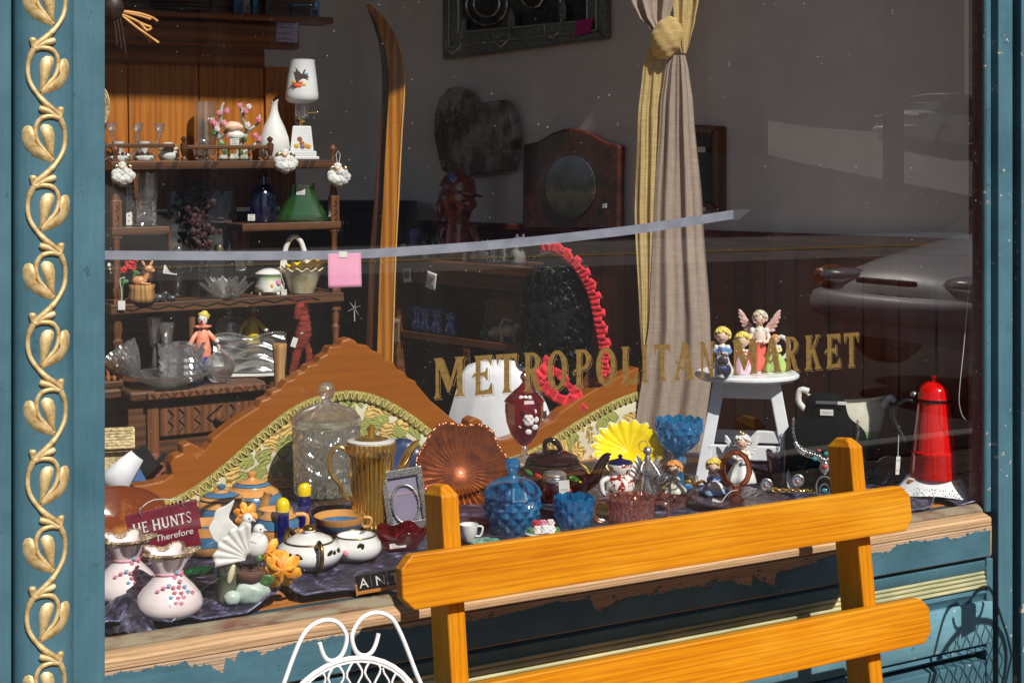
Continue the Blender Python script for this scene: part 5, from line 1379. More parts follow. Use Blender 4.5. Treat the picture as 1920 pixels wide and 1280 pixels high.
def animal(name, label, px, lev, Y, s, mt, group=None, bird=False):
    t, k = hput(name, label, 'figurine', px, lev, Y, group)
    b = B(k * s).ball((0, 0, 7), (13, 7, 7)).ball((12, -2, 14), 5).tube([(6, -1, 8), (11, -2, 13)], [5, 4], 8)
    b.tube([(-10, 0, 8), (-19, 0, 12)], [3.5, 1.2], 6).tube([(15, -4, 13), (20, -6, 12)], [1.8, .6], 6)
    obj('body', b, MT[mt], t, 60)
    return t
animal('bird_figurine', 'dark grey bird figurine on the third shelf beside the log', 297, 3, 1.60, 1.1, 'grey_glaze')
animal('bird_figurine', 'small grey bird figurine with pale beak at shelf edge', 322, 3, 1.60, .8, 'grey_glaze')
t, k = hput('black_glass_bowl', 'black glass bowl with white label behind the crystal lotus', 'bowl', 328, 3, 1.78)
obj('body', B(k).lathe([(0, 0), (24, 0), (26, 4), (38, 26), (44, 52), (46, 66), (44, 66), (41, 50), (34, 28), (0, 10)], 36), MT['black_glass'], t, 45)
b = B(k)
for i in range(26): a = 2 * PI * i / 26; b.ball((46 * cos(a), 46 * sin(a), 68), 4.5, 8, 6)
obj('beaded_rim', b, MT['black_glass'], t, 60)
ptag(t, k, -8, -42, 52, 25, 16, R(8))
t, k = hput('black_glass_compote', 'black glass compote with beaded rim and upright label', 'compote', 455, 3, 1.80)
obj('body', B(k).lathe([(0, 0), (18, 0), (18, 4), (6, 10), (6, 20), (24, 34), (32, 54), (33, 66), (31, 66), (22, 38), (0, 30)], 32), MT['black_glass'], t, 45)
b = B(k)
for i in range(22): a = 2 * PI * i / 22; b.ball((33 * cos(a), 33 * sin(a), 68), 4.2, 8, 6)
obj('beaded_rim', b, MT['black_glass'], t, 60)
ptag(t, k, -5, -33, 52, 16, 20, R(-6), 4)
t, k = hput('crystal_lotus_bowl', 'clear crystal bowl with pointed lotus petals', 'bowl', 424, 3, 1.63)
obj('base', B(k).lathe([(0, 0), (24, 0), (26, 4), (14, 7), (0, 7)], 24), MT['clear'], t, 40)
for rr, n, z0_, tl, s, ph in ((24, 9, 4, .75, 1, 0), (20, 9, 6, .45, 1.05, .35), (13, 6, 6, .2, .9, .2)):
    for i in range(n):
        a = 2 * PI * i / n + ph
        P = [(0, 0), (7, 8), (9, 18), (6, 28), (0, 36), (-6, 28), (-9, 18), (-7, 8)]
        b = B(k); vs = []
        m_ = Matrix.Rotation(a - PI / 2, 3, 'Z') @ Matrix.Rotation(-tl, 3, 'X')
        for yo in (-1.6, 1.6): vs += [Vector((cos(a) * rr, sin(a) * rr, z0_)) + m_ @ Vector((x * s * (.8 if yo > 0 else 1), yo + 3 * (z / 36) ** 2, z * s)) for x, z in P]
        n8 = len(P)
        b.add(vs, [tuple(range(n8)), tuple(range(2 * n8 - 1, n8 - 1, -1))] + [(q, q + n8, (q + 1) % n8 + n8, (q + 1) % n8) for q in range(n8)])
        obj('petal', b, MT['clear'], t)
t, k = hput('sugar_pot', 'white china sugar pot with green rimmed lid and rose', 'pot', 505, 3, 1.68)
obj('body', B(k).lathe([(0, 0), (20, 0), (26, 5), (26, 14), (23, 26), (25, 36), (0, 36)], 30, ruf(4, .05, [0, 0, 1, 1, 0, 0, 0], ph=.7)), bands('sugar_pot_glaze', [(0, lin(232, 234, 228)), (.72, lin(200, 216, 190)), (.86, lin(120, 160, 90))], 36 * k), t, 50)
obj('lid', B(k).lathe([(26, 36), (27, 38), (20, 43), (10, 47), (0, 48)], 30), MT['china'], t, 50)
obj('rose', rose(B(k), (16, -19, 22), 6), MT['pink'], t, 60)
obj('rose', rose(B(k), (4, -25, 16), 4), MT['orange_p'], t, 60)
for x in (-16, 16): obj('foot', B(k).ball((x, -14, 1), 4), MT['china'], t, 60)
obj('tag_string', B(k).tube([(20, -22, 40), (27, -26, 20), (27, -27, 10)], .6, 5), MT['string'], t)
ptag(t, k, 27, -27, 2, 10, 15, 0, 2)
t, k = hput('glass_basket', 'white glass basket with ruffled yellow lining and arched handle', 'basket', 566, 3, 1.645)
obj('body', B(k).lathe([(0, 0), (22, 0), (28, 16), (34, 34), (42, 44), (40, 46), (30, 34), (0, 6)], 72, ruf(14, .05, [0, 0, 0, .5, 1, 1, 0, 0], 3)), pm('hobnail_milk_glass', lin(206, 198, 168), .3, 0, lin(180, 168, 130), 30, bump=.6, bs=130, coat=.4), t, 50)
b = B(k).lathe([(26, 34), (34, 46), (42, 56), (49, 62)], 96, lambda tt, i, r, z: (r * (1 + .06 * i * cos(16 * tt) / 3) * (1 + .24 * cos(tt) * i / 3), z + (10 * cos(tt) - 3) * i / 3 + 3 * i / 3 * cos(16 * tt)), cap=False)
obj('ruffle', b, MT['yellow'], t, 50)
obj('handle', B(k).tube(sm([(-32, 0, 40), (-33, 0, 68), (-26, 0, 94), (-14, 0, 106), (-2, 0, 96), (6, 0, 72), (9, 0, 54)]), 5, 9), MT['china'], t, 60)
ptag(t, k, -34, -14, 50, 12, 22, R(5), 0)
t = thing('string_tag', 'white price tag hanging on string from the left hutch post', 'tag', at(228, 520, 1.59), face(228)); k = mpp(228, 1.59)
obj('string', B(k).tube(sm([(6, 0, 0), (-3, -2, -4), (0, -3, -25), (0, -3, -44)]), .8, 5), MT['string'], t)
ptag(t, k, 0, -3, -52, 13, 17, 0, 0)

# ---------------------------------------------------------------- hutch counter
LY = 1.50
def cput(name, label, cat, px, Y=LY, group=None): return hput(name, label, cat, px, 4, Y, group)
t, k = cput('crystal_platter', 'wide shallow cut crystal platter at the counter edge', 'platter', 318, 1.47)
obj('body', B(k).lathe(dens([(0, 0), (30, 0), (52, 8), (74, 22)], 5) + [(72, 24), (50, 12), (0, 4)], 108, lambda tt, i, r, z: (r * (1 + (.03 * cos(18 * tt) if r > 60 else 0)), z + 2.4 * abs(((tt * 9 / PI + r * .05) % 1) - .5) * min(1, r / 30))), MT['crystal'], t)
t, k = cput('crystal_fan_bowl', 'fan shaped pressed crystal bowl tipped on edge', 'bowl', 262, 1.52)
b = B(k).lathe(dens([(6, 0), (18, 14), (30, 34), (40, 62)], 5) + [(38, 64), (26, 34), (12, 14), (4, 4)], 72, cut(14, 22, .10)).move(Matrix.Translation((-4 * k, 0, 16 * k)) @ Matrix.Rotation(R(-35), 4, 'Y'))
obj('body', b, MT['crystal'], t)
for px, h, Y, lab in ((290, 112, 1.66, 'clear crystal goblet at the back of the counter'), (313, 106, 1.60, 'faceted crystal candlestick behind the square vase')):
    t, k = cput('crystal_goblet', lab, 'goblet', px, Y)
    obj('foot', B(k).lathe([(0, 0), (14, 0), (12, 4), (4, 10), (5, h * .3), (3.4, h * .5)], 16), MT['clear'], t, 40)
    obj('bowl', B(k).lathe([(3.4, h * .5), (9, h * .58), (11, h * .75), (14, h), (12.5, h), (9, h * .75), (0, h * .56)], 16), MT['crystal'], t)
t, k = cput('crystal_square_vase', 'chunky square cut crystal vase with fan tops', 'vase', 340, 1.50)
b = B(k); rows = []
for z, w in ((0, 34), (6, 38), (12, 34), (18, 39), (24, 34), (30, 39), (36, 35), (42, 40), (48, 36), (56, 41), (63, 38), (70, 42), (68, 38), (50, 32), (10, 28)):
    rows.append([((w + (2.6 if (i // 2) % 2 else -1.6)) * (abs(cos(a)) ** .55) * (1 if cos(a) > 0 else -1), (w + (2.6 if (i // 2) % 2 else -1.6)) * .7 * (abs(sin(a)) ** .55) * (1 if sin(a) > 0 else -1), z + (5 * cos(4 * a) if 55 < z else 0)) for i, a in enumerate([2 * PI * i / 56 + .02 for i in range(56)])])
loftpoly(b, rows)
obj('body', b, MT['crystal'], t)
t, k = cput('crystal_candy_dish', 'lidded ribbed crystal candy dish at counter front', 'candy dish', 411, 1.45)
rib = lambda n, d: (lambda tt, i, r, z: (r * (1 + d * abs(cos(n * tt / 2))), z))
obj('bowl', B(k).lathe([(0, 0), (15, 0), (17, 3), (25, 16), (30, 32), (28, 32), (22, 16), (0, 6)], 60, rib(20, .06)), MT['crystal'], t, 60)
obj('lid', B(k).lathe([(29, 33), (22, 44), (10, 54), (4, 58), (5, 66), (4, 70), (0, 71)], 60, rib(20, .05)), MT['crystal'], t, 60)
t, k = cput('glass_tray', 'upright rectangular glass tray with wavy starred border', 'tray', 468, 1.56)
b = B(k)
b.sheet(60, 30, lambda u, v: ((u - .5) * 136, 3 * sin(v * 18 + 2 * sin(u * 8)) , 4 + v * 66 + (4 * sin(u * 9) if v > .8 else 0)))
obj('body', b, MT['crystal'], t, 0, solid=.005)
b = B(k)
for i in range(28): b.ball((-66 + i * 4.9, -1, 74 + 4 * sin(i / 27 * 9)), 2.6, 7, 5)
obj('beaded_edge', b, MT['clear'], t, 60)
b = B(k)
for j in range(3): b.tube([(-62 + i * 6, -5, 50 - j * 16 + 4 * sin(i * .5)) for i in range(22)], 1.5, 5)
obj('wave_ridge', b, MT['clear'], t, 60)
obj('cloth', B(k).box((-5, -12, .8), (100, 40, 1)), MT['paper'], t)
t, k = cput('crystal_jar', 'small lidded crystal jar with ball finial at the back', 'jar', 430, 1.76)
obj('body', B(k).lathe([(0, 0), (20, 0), (22, 60), (24, 64), (22, 70), (0, 70)], 30, rib(16, .05)), MT['crystal'], t, 60)
obj('lid', B(k).lathe([(25, 70), (25, 82), (20, 92), (5, 96), (4, 100), (7, 104), (7, 108), (0, 112)], 30), MT['clear'], t, 45)
def clown(label, px, Y, coat, trim, hair, h0):
    t, k = cput('clown_doll', label, 'doll', px, Y, 'small clown dolls')
    b = B(k).lathe([(0, 0), (14, 0), (16, 12), (12, 34), (9, 50), (5, 56), (0, 57)], 20).tube(sm([(-9, 0, 46), (-18, -6, 34), (-22, -10, 24)]), 4.5, 8).tube(sm([(9, 0, 46), (18, -6, 36), (24, -10, 30)]), 4.5, 8)
    b.move(Matrix.Translation((0, 0, h0 * k)))
    obj('costume', b, MT[coat], t, 60)
    obj('collar', B(k).lathe([(4, 54), (14, 55), (14, 58), (4, 59)], 24, ruf(8, .15, [0, 1, 1, 0])).move(Matrix.Translation((0, 0, h0 * k))), MT[trim], t, 60)
    obj('head', B(k).ball((0, 0, 68 + h0), (9, 9, 10.5)), MT['china'], t, 60)
    obj('nose', B(k).ball((-2, -10, 67 + h0), 2.6), MT['red'], t, 60)
    obj('mouth', B(k).ball((-2, -8.6, 62 + h0), (3.5, 1, 1.2)), MT['red'], t, 60)
    for s in (-5, 3): obj('eye', B(k).ball((s, -8.4, 71 + h0), 1.2), MT['black'], t, 60)
    obj('hair', B(k).ball((3, 3, 76 + h0), (11, 9, 9), mod=lambda w: 1 + .35 * nz(w.x * 5, w.y * 5, w.z * 5)), MT[hair], t, 0)
    for s in ((-23, -11, 22), (26, -11, 29)): obj('hand', B(k).ball((s[0], s[1], s[2] + h0), 4.5), MT['china'], t, 60)
    return t, k
MT['clown_blue'] = pm('royal_blue_satin', lin(20, 60, 190), .35, 0, lin(10, 30, 130), 30)
MT['peach'] = pm('peach_satin', lin(250, 170, 140), .4, 0, lin(236, 130, 104), 60, bump=.4, bs=60)
t, k = clown('clown doll with pale bristle hair and blue trousers', 380, 1.57, 'peach', 'peach', 'blond', 40)
obj('trousers', B(k).lathe([(0, 0), (13, 2), (15, 20), (13, 44), (0, 46)], 20), MT['clown_blue'], t, 50)
clown('clown doll in yellow jacket and red scarf behind the tray', 472, 1.72, 'yellow', 'red', 'red', 42)
# straw horse: one continuous body
t, k = hput('straw_horse', 'red raffia straw horse standing upright with white tag', 'toy', 566, 4, 1.46, dz=-.0)
MT['raffia'] = pm('red_raffia', lin(172, 62, 44), .8, 0, lin(96, 26, 20), 30, (1, 1, 6), .35, .65, bump=1, bs=120, bd=.006)
def wrapmod(S, r_, q=1.0): return [x * (1 + .10 * (-1) ** i) for i, x in enumerate(r_)]
S = sm([(-14, 0, 8), (-9, 0, 44), (0, 0, 66), (4, 0, 92), (3, 0, 116), (-1, 0, 132)], 5)
b = B(k).tube(S, [6 + 10 * max(0, 1 - abs(i / len(S) - .45) * 2.4) + .9 * (-1) ** i for i in range(len(S))], 12)
b.tube(sm([(6, 0, 60), (13, 0, 40), (12, 0, 18), (14, 0, 2)], 5), [7 + .8 * (-1) ** i for i in range(16)], 10).tube(sm([(-6, -4, 50), (-14, -4, 26), (-20, -4, 2)], 6), [5.5 + .8 * (-1) ** i for i in range(13)], 10)
b.tube(sm([(-2, 0, 128), (-6, -6, 124), (-8, -10, 112), (-9, -12, 104)], 4), [9, 8.6, 9, 8.4, 8, 8.2, 7.4, 7.6, 7, 7, 6.5, 6.6, 6], 10)
obj('body', b, MT['raffia'], t, 0)
b = B(k)
for i in range(46):
    a = rnd.uniform(-1.2, 1.2); q = S[rnd.randrange(8, len(S))]
    p0 = q + Vector((rnd.uniform(-5, 9), rnd.uniform(-9, 2), 0)); b.tube([p0, p0 + Vector((rnd.uniform(-9, 14), rnd.uniform(-6, 3), rnd.uniform(-12, 10)))], .5, 4)
for s in (-1, 1):
    for i in range(7): b.tube([(-3 + s * 7, -2, 134), (-3 + s * (12 + i * 1.6), -3, 140 + rnd.uniform(-8, 9))], .8, 4)
obj('loose_straw', b, MT['raffia'], t)
obj('tie', B(k).tube([(-12 + 24 * i / 12, -15 * sin(PI * i / 12), 76 + i * .4) for i in range(13)], 1.1, 6), MT['string'], t)
ptag(t, k, -14, -16, 62, 10, 18, R(18), 0)
t, k = hput('wooden_baluster', 'plain turned wooden baluster standing behind the headboard', 'baluster', 524, 4, 1.33, dz=-.05)
obj('body', B(k).lathe([(0, 0), (11, 0), (10, 30), (10.5, 60), (13.5, 92), (14, 100), (13, 102), (0, 102)], 24), wood('pale_turned_wood', lin(186, 146, 96), lin(140, 100, 58), 8, 2, .7), t, 40)
t = thing('metal_star', 'small white metal star ornament hanging right of the hutch', 'ornament', at(664, 578, 1.7), face(664)); k = mpp(664, 1.7)
for a in (20, 75, 130, 200, 310): obj('ray', B(k).tube([(0, 0, 0), (13 * cos(R(a)), -2, 16 * sin(R(a)))], [1.8, .6], 6), MT['silver'], t, 60)
obj('hanger', B(k).tube([(0, 0, 0), (1, 0, -24)], .8, 5), MT['string'], t)
MT['card'] = pm('tan_card', lin(150, 124, 92), .85)
note('tan_card', 'plain tan card hanging on the bookcase side', 743, 621, 21, 48, R(1), mt='card', lines=2, off=.34)

# ---------------------------------------------------------------- bookcase top and shelf
def bput(name, label, cat, px, shelf=0, group=None, back=.12):
    p = wallpt(px, 490, .30 - back)
    p.z = .1 + bk_z + (.001 if shelf == 0 else -.319)
    return thing(name, label, cat, p, face(px), group), mpp(px, p.y)
t, k = bput('brown_ceramic_head', 'glossy brown ceramic figure of a hound in a cap', 'figurine', 857)
b = B(k).lathe([(0, 0), (26, 0), (30, 10), (30, 30), (24, 52), (22, 70), (27, 84), (34, 100), (36, 116), (33, 130), (20, 142), (0, 146)], 30, lambda tt, i, r, z: (r * (1 + .12 * nz(cos(tt) * 2.2, sin(tt) * 2.2, z * .045)), z))
b.ball((16, -18, 104), (22, 18, 14)).tube(sm([(24, -6, 60), (34, -14, 44), (32, -22, 26), (22, -24, 14)]), [9, 9, 9, 8, 8, 8, 7, 7, 6, 6], 10).tube(sm([(-24, -4, 62), (-32, -10, 44), (-26, -18, 26)]), 8, 10)
obj('body', b, MT['brown_glaze'], t, 0)
b = B(k).lathe([(30, 0), (36, 2), (36, 8), (30, 24), (16, 34), (0, 38)], 30).ball((18, -16, 0), (34, 26, 5)).ball((0, 0, 40), 5)
b.move(Matrix.Translation((0, 0, 128 * k)) @ Matrix.Rotation(R(12), 4, 'Y'))
obj('cap', b, MT['brown_glaze'], t, 50)
obj('badge', B(k).lathe([(0, 0), (9, 0), (8, 2), (0, 3)], 18).move(Matrix.Translation((-9 * k, -31 * k, 152 * k)) @ Matrix.Rotation(R(80), 4, 'X')), pm('blue_badge', lin(30, 60, 160), .3, 0, lin(220, 200, 160), 140, lo=.55, hi=.6), t, 40)
obj('ear', B(k).ball((-34, 0, 92), (9, 8, 20)), MT['brown_glaze'], t, 60)
MT['blue_glaze'] = pm('cobalt_blue_glaze', lin(44, 66, 132), .2, 0, lin(130, 150, 200), 40, lo=.5, hi=.7, coat=.6)
MT['cream_glaze'] = pm('cream_glaze', lin(206, 186, 152), .25, 0, lin(150, 92, 52), 30, lo=.5, hi=.65, coat=.5)
MT['green_glaze'] = pm('grass_green_glaze', lin(70, 140, 50), .3, 0, lin(30, 60, 30), 50, coat=.5)
mini = [(756, 26, 'cream_glaze', 'mottled brown shell figurine at the left end of the bookcase'), (777, 54, 'blue_glaze', 'blue fish shaped figurine on the bookcase'), (796, 44, 'grey_glaze', 'grey seated figurine beside the blue fish'), (799, 22, 'bisque', 'small white jug below the tape'), (816, 40, 'green_glaze', 'green frog figurine on the bookcase'), (831, 30, 'sky_blue', 'pale blue cup on the bookcase'), (871, 16, 'bisque', 'tiny white bird figurine at the bookcase edge'), (889, 26, 'cream_glaze', 'brown pony figurine on the bookcase'), (906, 36, 'bisque', 'white and orange cat figurine on the bookcase'), (925, 40, 'clear', 'clear glass bear figurine on the bookcase'), (945, 42, 'silver', 'silver plated bell on the bookcase'), (970, 50, 'bisque', 'spotted white dog figurine at the right end')]
for i, (px, h, m, lab) in enumerate(mini):
    t, k = bput('ornament', lab, 'figurine', px, 0, 'ornaments along the bookcase top', .06 + .05 * (i % 3))
    r_ = h * .27
    b = B(k).lathe([(0, 0), (r_, 0), (r_ * 1.1, h * .1), (r_ * (.7 + .3 * (i % 3) / 2), h * .35), (r_ * .55, h * .55), (r_ * .8, h * .72), (r_ * .7, h * .9), (0, h)], 16, lambda tt, q, r, z: (r * (1 + .25 * nz(cos(tt) * 1.6 + i * 3, sin(tt) * 1.6, z * .08)), z))
    if i in (5, 10): pass
    else: b.ball((r_ * .4, -r_ * .5, h * .8), r_ * .62).ball((-r_ * .3, -r_ * .3, h * .28), (r_ * .9, r_ * .7, r_ * .8))
    obj('body', b, MT[m], t, 60)
    if i in (8, 11):
        for s in (-1, 1): obj('ear', B(k).ball((r_ * .4 + s * r_ * .45, -r_ * .4, h * .98), (r_ * .2, r_ * .15, r_ * .35)), MT[m], t, 60)
        for s in (-1, 1): obj('spot', B(k).ball((s * r_ * .6, -r_ * .8, h * (.4 + .2 * s)), (r_ * .35, r_ * .3, r_ * .3)), MT['black' if i == 11 else 'orange_p'], t, 60)
MT['blue_vase'] = pm('blue_white_marbled_glaze', lin(60, 84, 180), .25, 0, lin(190, 205, 240), 45, lo=.52, hi=.62, coat=.6)
for i, px in enumerate((783, 799, 820, 846)):
    t, k = bput('blue_vase', ('leftmost', 'second', 'third', 'rightmost')[i] + ' of the four small blue marbled vases on the bookcase shelf', 'vase', px, 1, 'blue marbled vases', .05)
    h = (44, 42, 44, 40)[i]
    obj('body', B(k).lathe([(0, 0), (8, 0), (11, h * .2), (9, h * .45), (6, h * .62), (11, h), (9, h), (5, h * .6), (0, h * .3)], 20, ruf(6, .08, [0, 0, 1, 1, 0, 1, 1, 0, 0])), MT['blue_vase'], t, 50)
t, k = bput('wood_panel', 'small golden oak panel standing in the bookcase', 'panel', 935, 1, None, .22)
obj('panel', B(k).box((2, 0, 34), (56, 4, 68)), MT['oak'], t, bev=.002)
t, k = bput('shell_dish', 'cream and brown shell shaped china dish lit on the bookcase shelf', 'dish', 934, 1, None, .09)
obj('body', B(k).ball((0, 0, 12), (20, 12, 13), 20, 12, mod=lambda w: 1 + .2 * nz(w.x * 3, w.y * 3, w.z * 3)), MT['cream_glaze'], t, 0)
t, k = bput('cow_creamer', 'brown and cream cow creamer lit on the bookcase shelf', 'creamer', 953, 1, None, .07)
obj('body', B(k).ball((0, 0, 20), (20, 10, 12)).ball((18, -4, 30), (8, 7, 7)).tube([(-12, -4, 14), (-12, -4, 0)], 4, 8).tube([(12, -4, 14), (12, -4, 0)], 4, 8).tube(sm([(-16, 0, 24), (-8, 0, 42), (8, 0, 38)]), 2.6, 7), MT['cream_glaze'], t, 60)
t, k = bput('green_pot', 'little green glazed pot at the shelf end', 'pot', 911, 1, None, .09)
obj('body', B(k).lathe([(0, 0), (10, 0), (13, 8), (9, 18), (7, 22), (0, 22)], 18), MT['green_glaze'], t, 50)

# ---------------------------------------------------------------- mannequin with mantilla
YM = 1.38
t = thing('mannequin', 'dark haired mannequin in white blouse and black lace veil edged red', 'mannequin', (at(1010, 800, YM).x, YM, .1), face(1010)); k = mpp(1010, YM)
zc = at(1010, 800, YM).z - .1
def mloc(px, py): return (px - 1010, (800 - py) + zc / k)
MT['blouse'] = pm('white_cotton', (.74, .75, .8), .9, 0, (.66, .67, .72), 20, bump=.3, bs=50)
b = B(k); rows = []
for y_, xl, xr, d in ((900, 815, 1050, 44), (840, 832, 1040, 44), (780, 848, 1030, 42), (730, 858, 1010, 40), (700, 866, 990, 34), (685, 880, 975, 28), (676, 905, 960, 18)):
    c_ = (xl + xr) / 2 - 1010; w = (xr - xl) / 2
    rows.append([(c_ + w * cos(a) * (1 + .09 * sin(a * 7 + y_ * .02) + .05 * sin(a * 15 + y_ * .05)), d * sin(a), (800 - y_) + zc / k) for a in [2 * PI * i / 44 for i in range(44)]])
loftpoly(b, rows)
obj('blouse', b, MT['blouse'], t, 60)
obj('stand', B(k).lathe([(60, 0), (58, 4), (6, 8), (6, zc / k - 95)], 24), MT['black'], t, 45)
b = B(k).lathe([(16, 0), (15, 16), (22, 30), (34, 52), (38, 80), (34, 108), (20, 126), (0, 132)], 28, c=(12, 0, zc / k + 118)).ball((-22, 0, zc / k + 118 + 62), (9, 8, 12)).ball((-16, -12, zc / k + 118 + 46), (10, 8, 6))
obj('head', b, MT['skin'], t, 60)
def hairmat():
    m, nt = newmat('black_curly_wig')
    co = coords(nt)
    h = N(nt, 'TexVoronoi', {'Vector': co, 'Scale': 120}).outputs[0]
    out(nt, pbsdf(nt, col=(.005, .005, .006), rough=.38, nor=bumpn(nt, h, .25, .004), spec=.22))
    return m
MT['wig'] = hairmat()
b = B(k)
rh = random.Random(3)
for i in range(150):
    a = rh.uniform(0, 2 * PI); pz = rh.uniform(-1, 1)
    x, y_ = 1035 + 52 * cos(a) * math.sqrt(1 - pz * pz * .7), 590 - 92 * pz
    X, Z = mloc(x + rh.uniform(-6, 6), y_)
    rr_ = rh.uniform(8, 13)
    yb = -38 * abs(sin(a)) + rh.uniform(-6, 6)
    b.tube([(X + rr_ * cos(q * .9), yb + 5 * sin(q * 1.3), Z + rr_ * sin(q * .9) - q * 1.2) for q in range(9)], 2.4, 5)
b.ball((26, 0, zc / k + 205), (60, 42, 100), 24, 16, mod=lambda w: 1 + .12 * nz(w.x * 4, w.y * 4, w.z * 4))
obj('wig', b, MT['wig'], t, 60)
def lacemat(name, col, hole=.42, sc=130):
    m, nt = newmat(name)
    co = coords(nt)
    v = N(nt, 'TexVoronoi', {'Vector': co, 'Scale': sc}, feature='DISTANCE_TO_EDGE').outputs[0]
    w = N(nt, 'TexVoronoi', {'Vector': co, 'Scale': sc * .3}).outputs[0]
    solid = math_(nt, 'MAXIMUM', math_(nt, 'LESS_THAN', v, .10), math_(nt, 'LESS_THAN', w, hole))
    p = pbsdf(nt, col=col, rough=.7, sheen=.3)
    out(nt, N(nt, 'MixShader', {0: solid, 1: N(nt, 'BsdfTransparent'), 2: p}))
    return m
MT['black_lace'] = lacemat('black_lace', (.035, .035, .04))
MT['red_lace'] = lacemat('red_lace', lin(226, 28, 52), .8, 150)
arcp = [(1006, 476), (1030, 470), (1054, 482), (1076, 502), (1094, 530), (1106, 560), (1114, 600), (1122, 640), (1124, 672), (1122, 700)]
ap_ = [Vector((mloc(*p)[0], -8, mloc(*p)[1])) for p in arcp]
aps = sm(ap_, 4); n = len(aps)
b = B(k).sheet(n - 1, 8, lambda u, v: (lambda q: (q.x - v * 34 * (1 - .3 * u) + 2.5 * sin(u * 60) * v, q.y - 6 - 4 * sin(u * 50) * v, q.z - v * 12))(aps[round(u * (n - 1))]))
obj('veil', b, MT['black_lace'], t, 0)
b = B(k).sheet(n - 1, 6, lambda u, v: (lambda q: (q.x + 2, q.y + (v - .5) * 60, q.z - 4))(aps[round(u * (n - 1))]))
obj('veil_back', b, MT['black'], t, 0)
obj('veil_fall', B(k).ball((42, 14, zc / k + 185), (60, 20, 142), 28, 18, mod=lambda w: 1 + .03 * sin(9 * math.atan2(w.z, w.x))), pm('black_veil_cloth', (.006, .006, .007), .9, 0, (.004, .004, .004), 40, spec=.15), t, 0)
L = len(aps) * 6
b = B(k)
def ruff(path, w, amp, fr, steps):
    P = []
    for i in range(steps + 1):
        f = i / steps * (len(path) - 1); a = int(min(f, len(path) - 2)); P.append(path[a].lerp(path[a + 1], f - a))
    vs = []
    for i, q in enumerate(P):
        tn = (P[min(i + 1, steps)] - P[max(i - 1, 0)]).normalized(); nn = Vector((tn.z, 0, -tn.x))
        for j in range(5):
            v = j / 4
            o_ = q + nn * (w * v * (1 + .25 * sin(i * fr * .37))) + Vector((0, amp * v * sin(i * fr), 0)) + tn * amp * .6 * v * cos(i * fr)
            vs.append(o_)
    b.add(vs, [(i * 5 + j, i * 5 + j + 1, (i + 1) * 5 + j + 1, (i + 1) * 5 + j) for i in range(steps) for j in range(4)])
ruff([p + Vector((-2, -34, 0)) for p in aps[2:]], -19, 8, .85, 240)
obj('red_frill', b, MT['red_lace'], t, 0, solid=.002)
b = B(k)
rp = [Vector((mloc(*p)[0], -48, mloc(*p)[1])) for p in ((1022, 672), (1000, 690), (998, 710), (1018, 732), (1050, 752), (1090, 770))]
ruff(sm(rp, 4), -24, 6, .7, 90)
rp = [Vector((mloc(*p)[0], -44, mloc(*p)[1])) for p in ((1010, 674), (1030, 690), (1052, 712), (1070, 732), (1084, 752))]
ruff(sm(rp, 4), -16, 5, .7, 70)
obj('red_lace_trim', b, MT['red_lace'], t, 0, solid=.002)
# ================================================================ VELVET CLOTH AND THINGS ON THE PLATFORM
def velvetmat():
    m, nt = newmat('crushed_dark_velvet')
    co = coords(nt)
    n1 = noise(nt, coords(nt, (1, 1, 1)), 26, 5, .65, .6)
    c = ramp(nt, n1, [(.3, (.006, .005, .012)), (.5, (.02, .018, .034)), (.6, (.09, .08, .15)), (.68, (.28, .26, .42))])  # lavender stops put the highlights of the crushed pile into the colour
    out(nt, pbsdf(nt, col=c, rough=.45, sheen=.35, sheenr=.3, sheent=(.5, .5, .8), nor=bumpn(nt, n1, .6, .006)))
    return m
MT['velvet'] = velvetmat()
edge_px = [(150, 1196), (196, 1192), (225, 1188), (240, 1170), (252, 1150), (262, 1166), (285, 1174), (310, 1180), (330, 1176), (360, 1168), (400, 1162), (450, 1154), (490, 1146), (515, 1136), (525, 1122), (516, 1108), (524, 1100), (540, 1112), (552, 1126), (575, 1130), (620, 1124), (680, 1114), (760, 1100), (900, 1072), (1100, 1040), (1300, 1010), (1500, 985), (1640, 975), (1700, 966), (1722, 960), (1745, 952), (1756, 938), (1768, 934), (1780, 946), (1800, 952), (1850, 950), (1900, 946)]
EP = [onz(x, y, .535) for x, y in edge_px]
def cz_(x, y):
    return .5375 + .004 * (1 + nz(x * 9, y * 9)) + .010 * max(0, nz(x * 5 + 3, y * 7)) ** 1.2
def clothpt(u, v):
    f = u * (len(EP) - 1); i = min(int(f), len(EP) - 2)
    e = EP[i].lerp(EP[i + 1], f - i)
    y0 = max(e.y, .014)
    w = v ** 1.3
    x = e.x + w * .12; y = y0 + w * (1.14 - y0)
    z = cz_(x, y) - (.002 if v > 0 else .001)
    # folds near the front edge
    fr_ = math.exp(-v * 9)
    z += fr_ * (.012 * max(0, sin(u * 60)) + .02 * math.exp(-((x - .77) / .05) ** 2) + .02 * math.exp(-((x - 1.13) / .05) ** 2))
    # ridges of the bunched velvet
    z += .007 * max(0, sin(x * 23 + y * 31 + 2 * nz(x * 4, y * 4))) * (1 if y < .5 else .3)
    return (x, y, z)
b = B().sheet(360, 60, clothpt)
CL = tag(obj('velvet_cloth', b, MT['velvet'], None, 0), 'crushed dark purple velvet cloth spread over the window platform', 'cloth')
b = B().tube([Vector(clothpt(i / 700, 0)) + Vector((0, -.001, .0015)) for i in range(701)], .0024, 6)
obj('satin_edge', b, pm('lavender_satin_edge', lin(96, 92, 140), .25, 0, lin(44, 40, 78), 120, sheen=.5), CL, 0)
b = B().sheet(30, 16, lambda u, v: (lambda p: (p.x, p.y, .54 + .055 * sin(PI * u) ** .8 * sin(PI * min(1, v * 1.1)) + .008 * nz(u * 8, v * 8)))(onz(186 + u * 104, 1190 - v * 52, .535)))
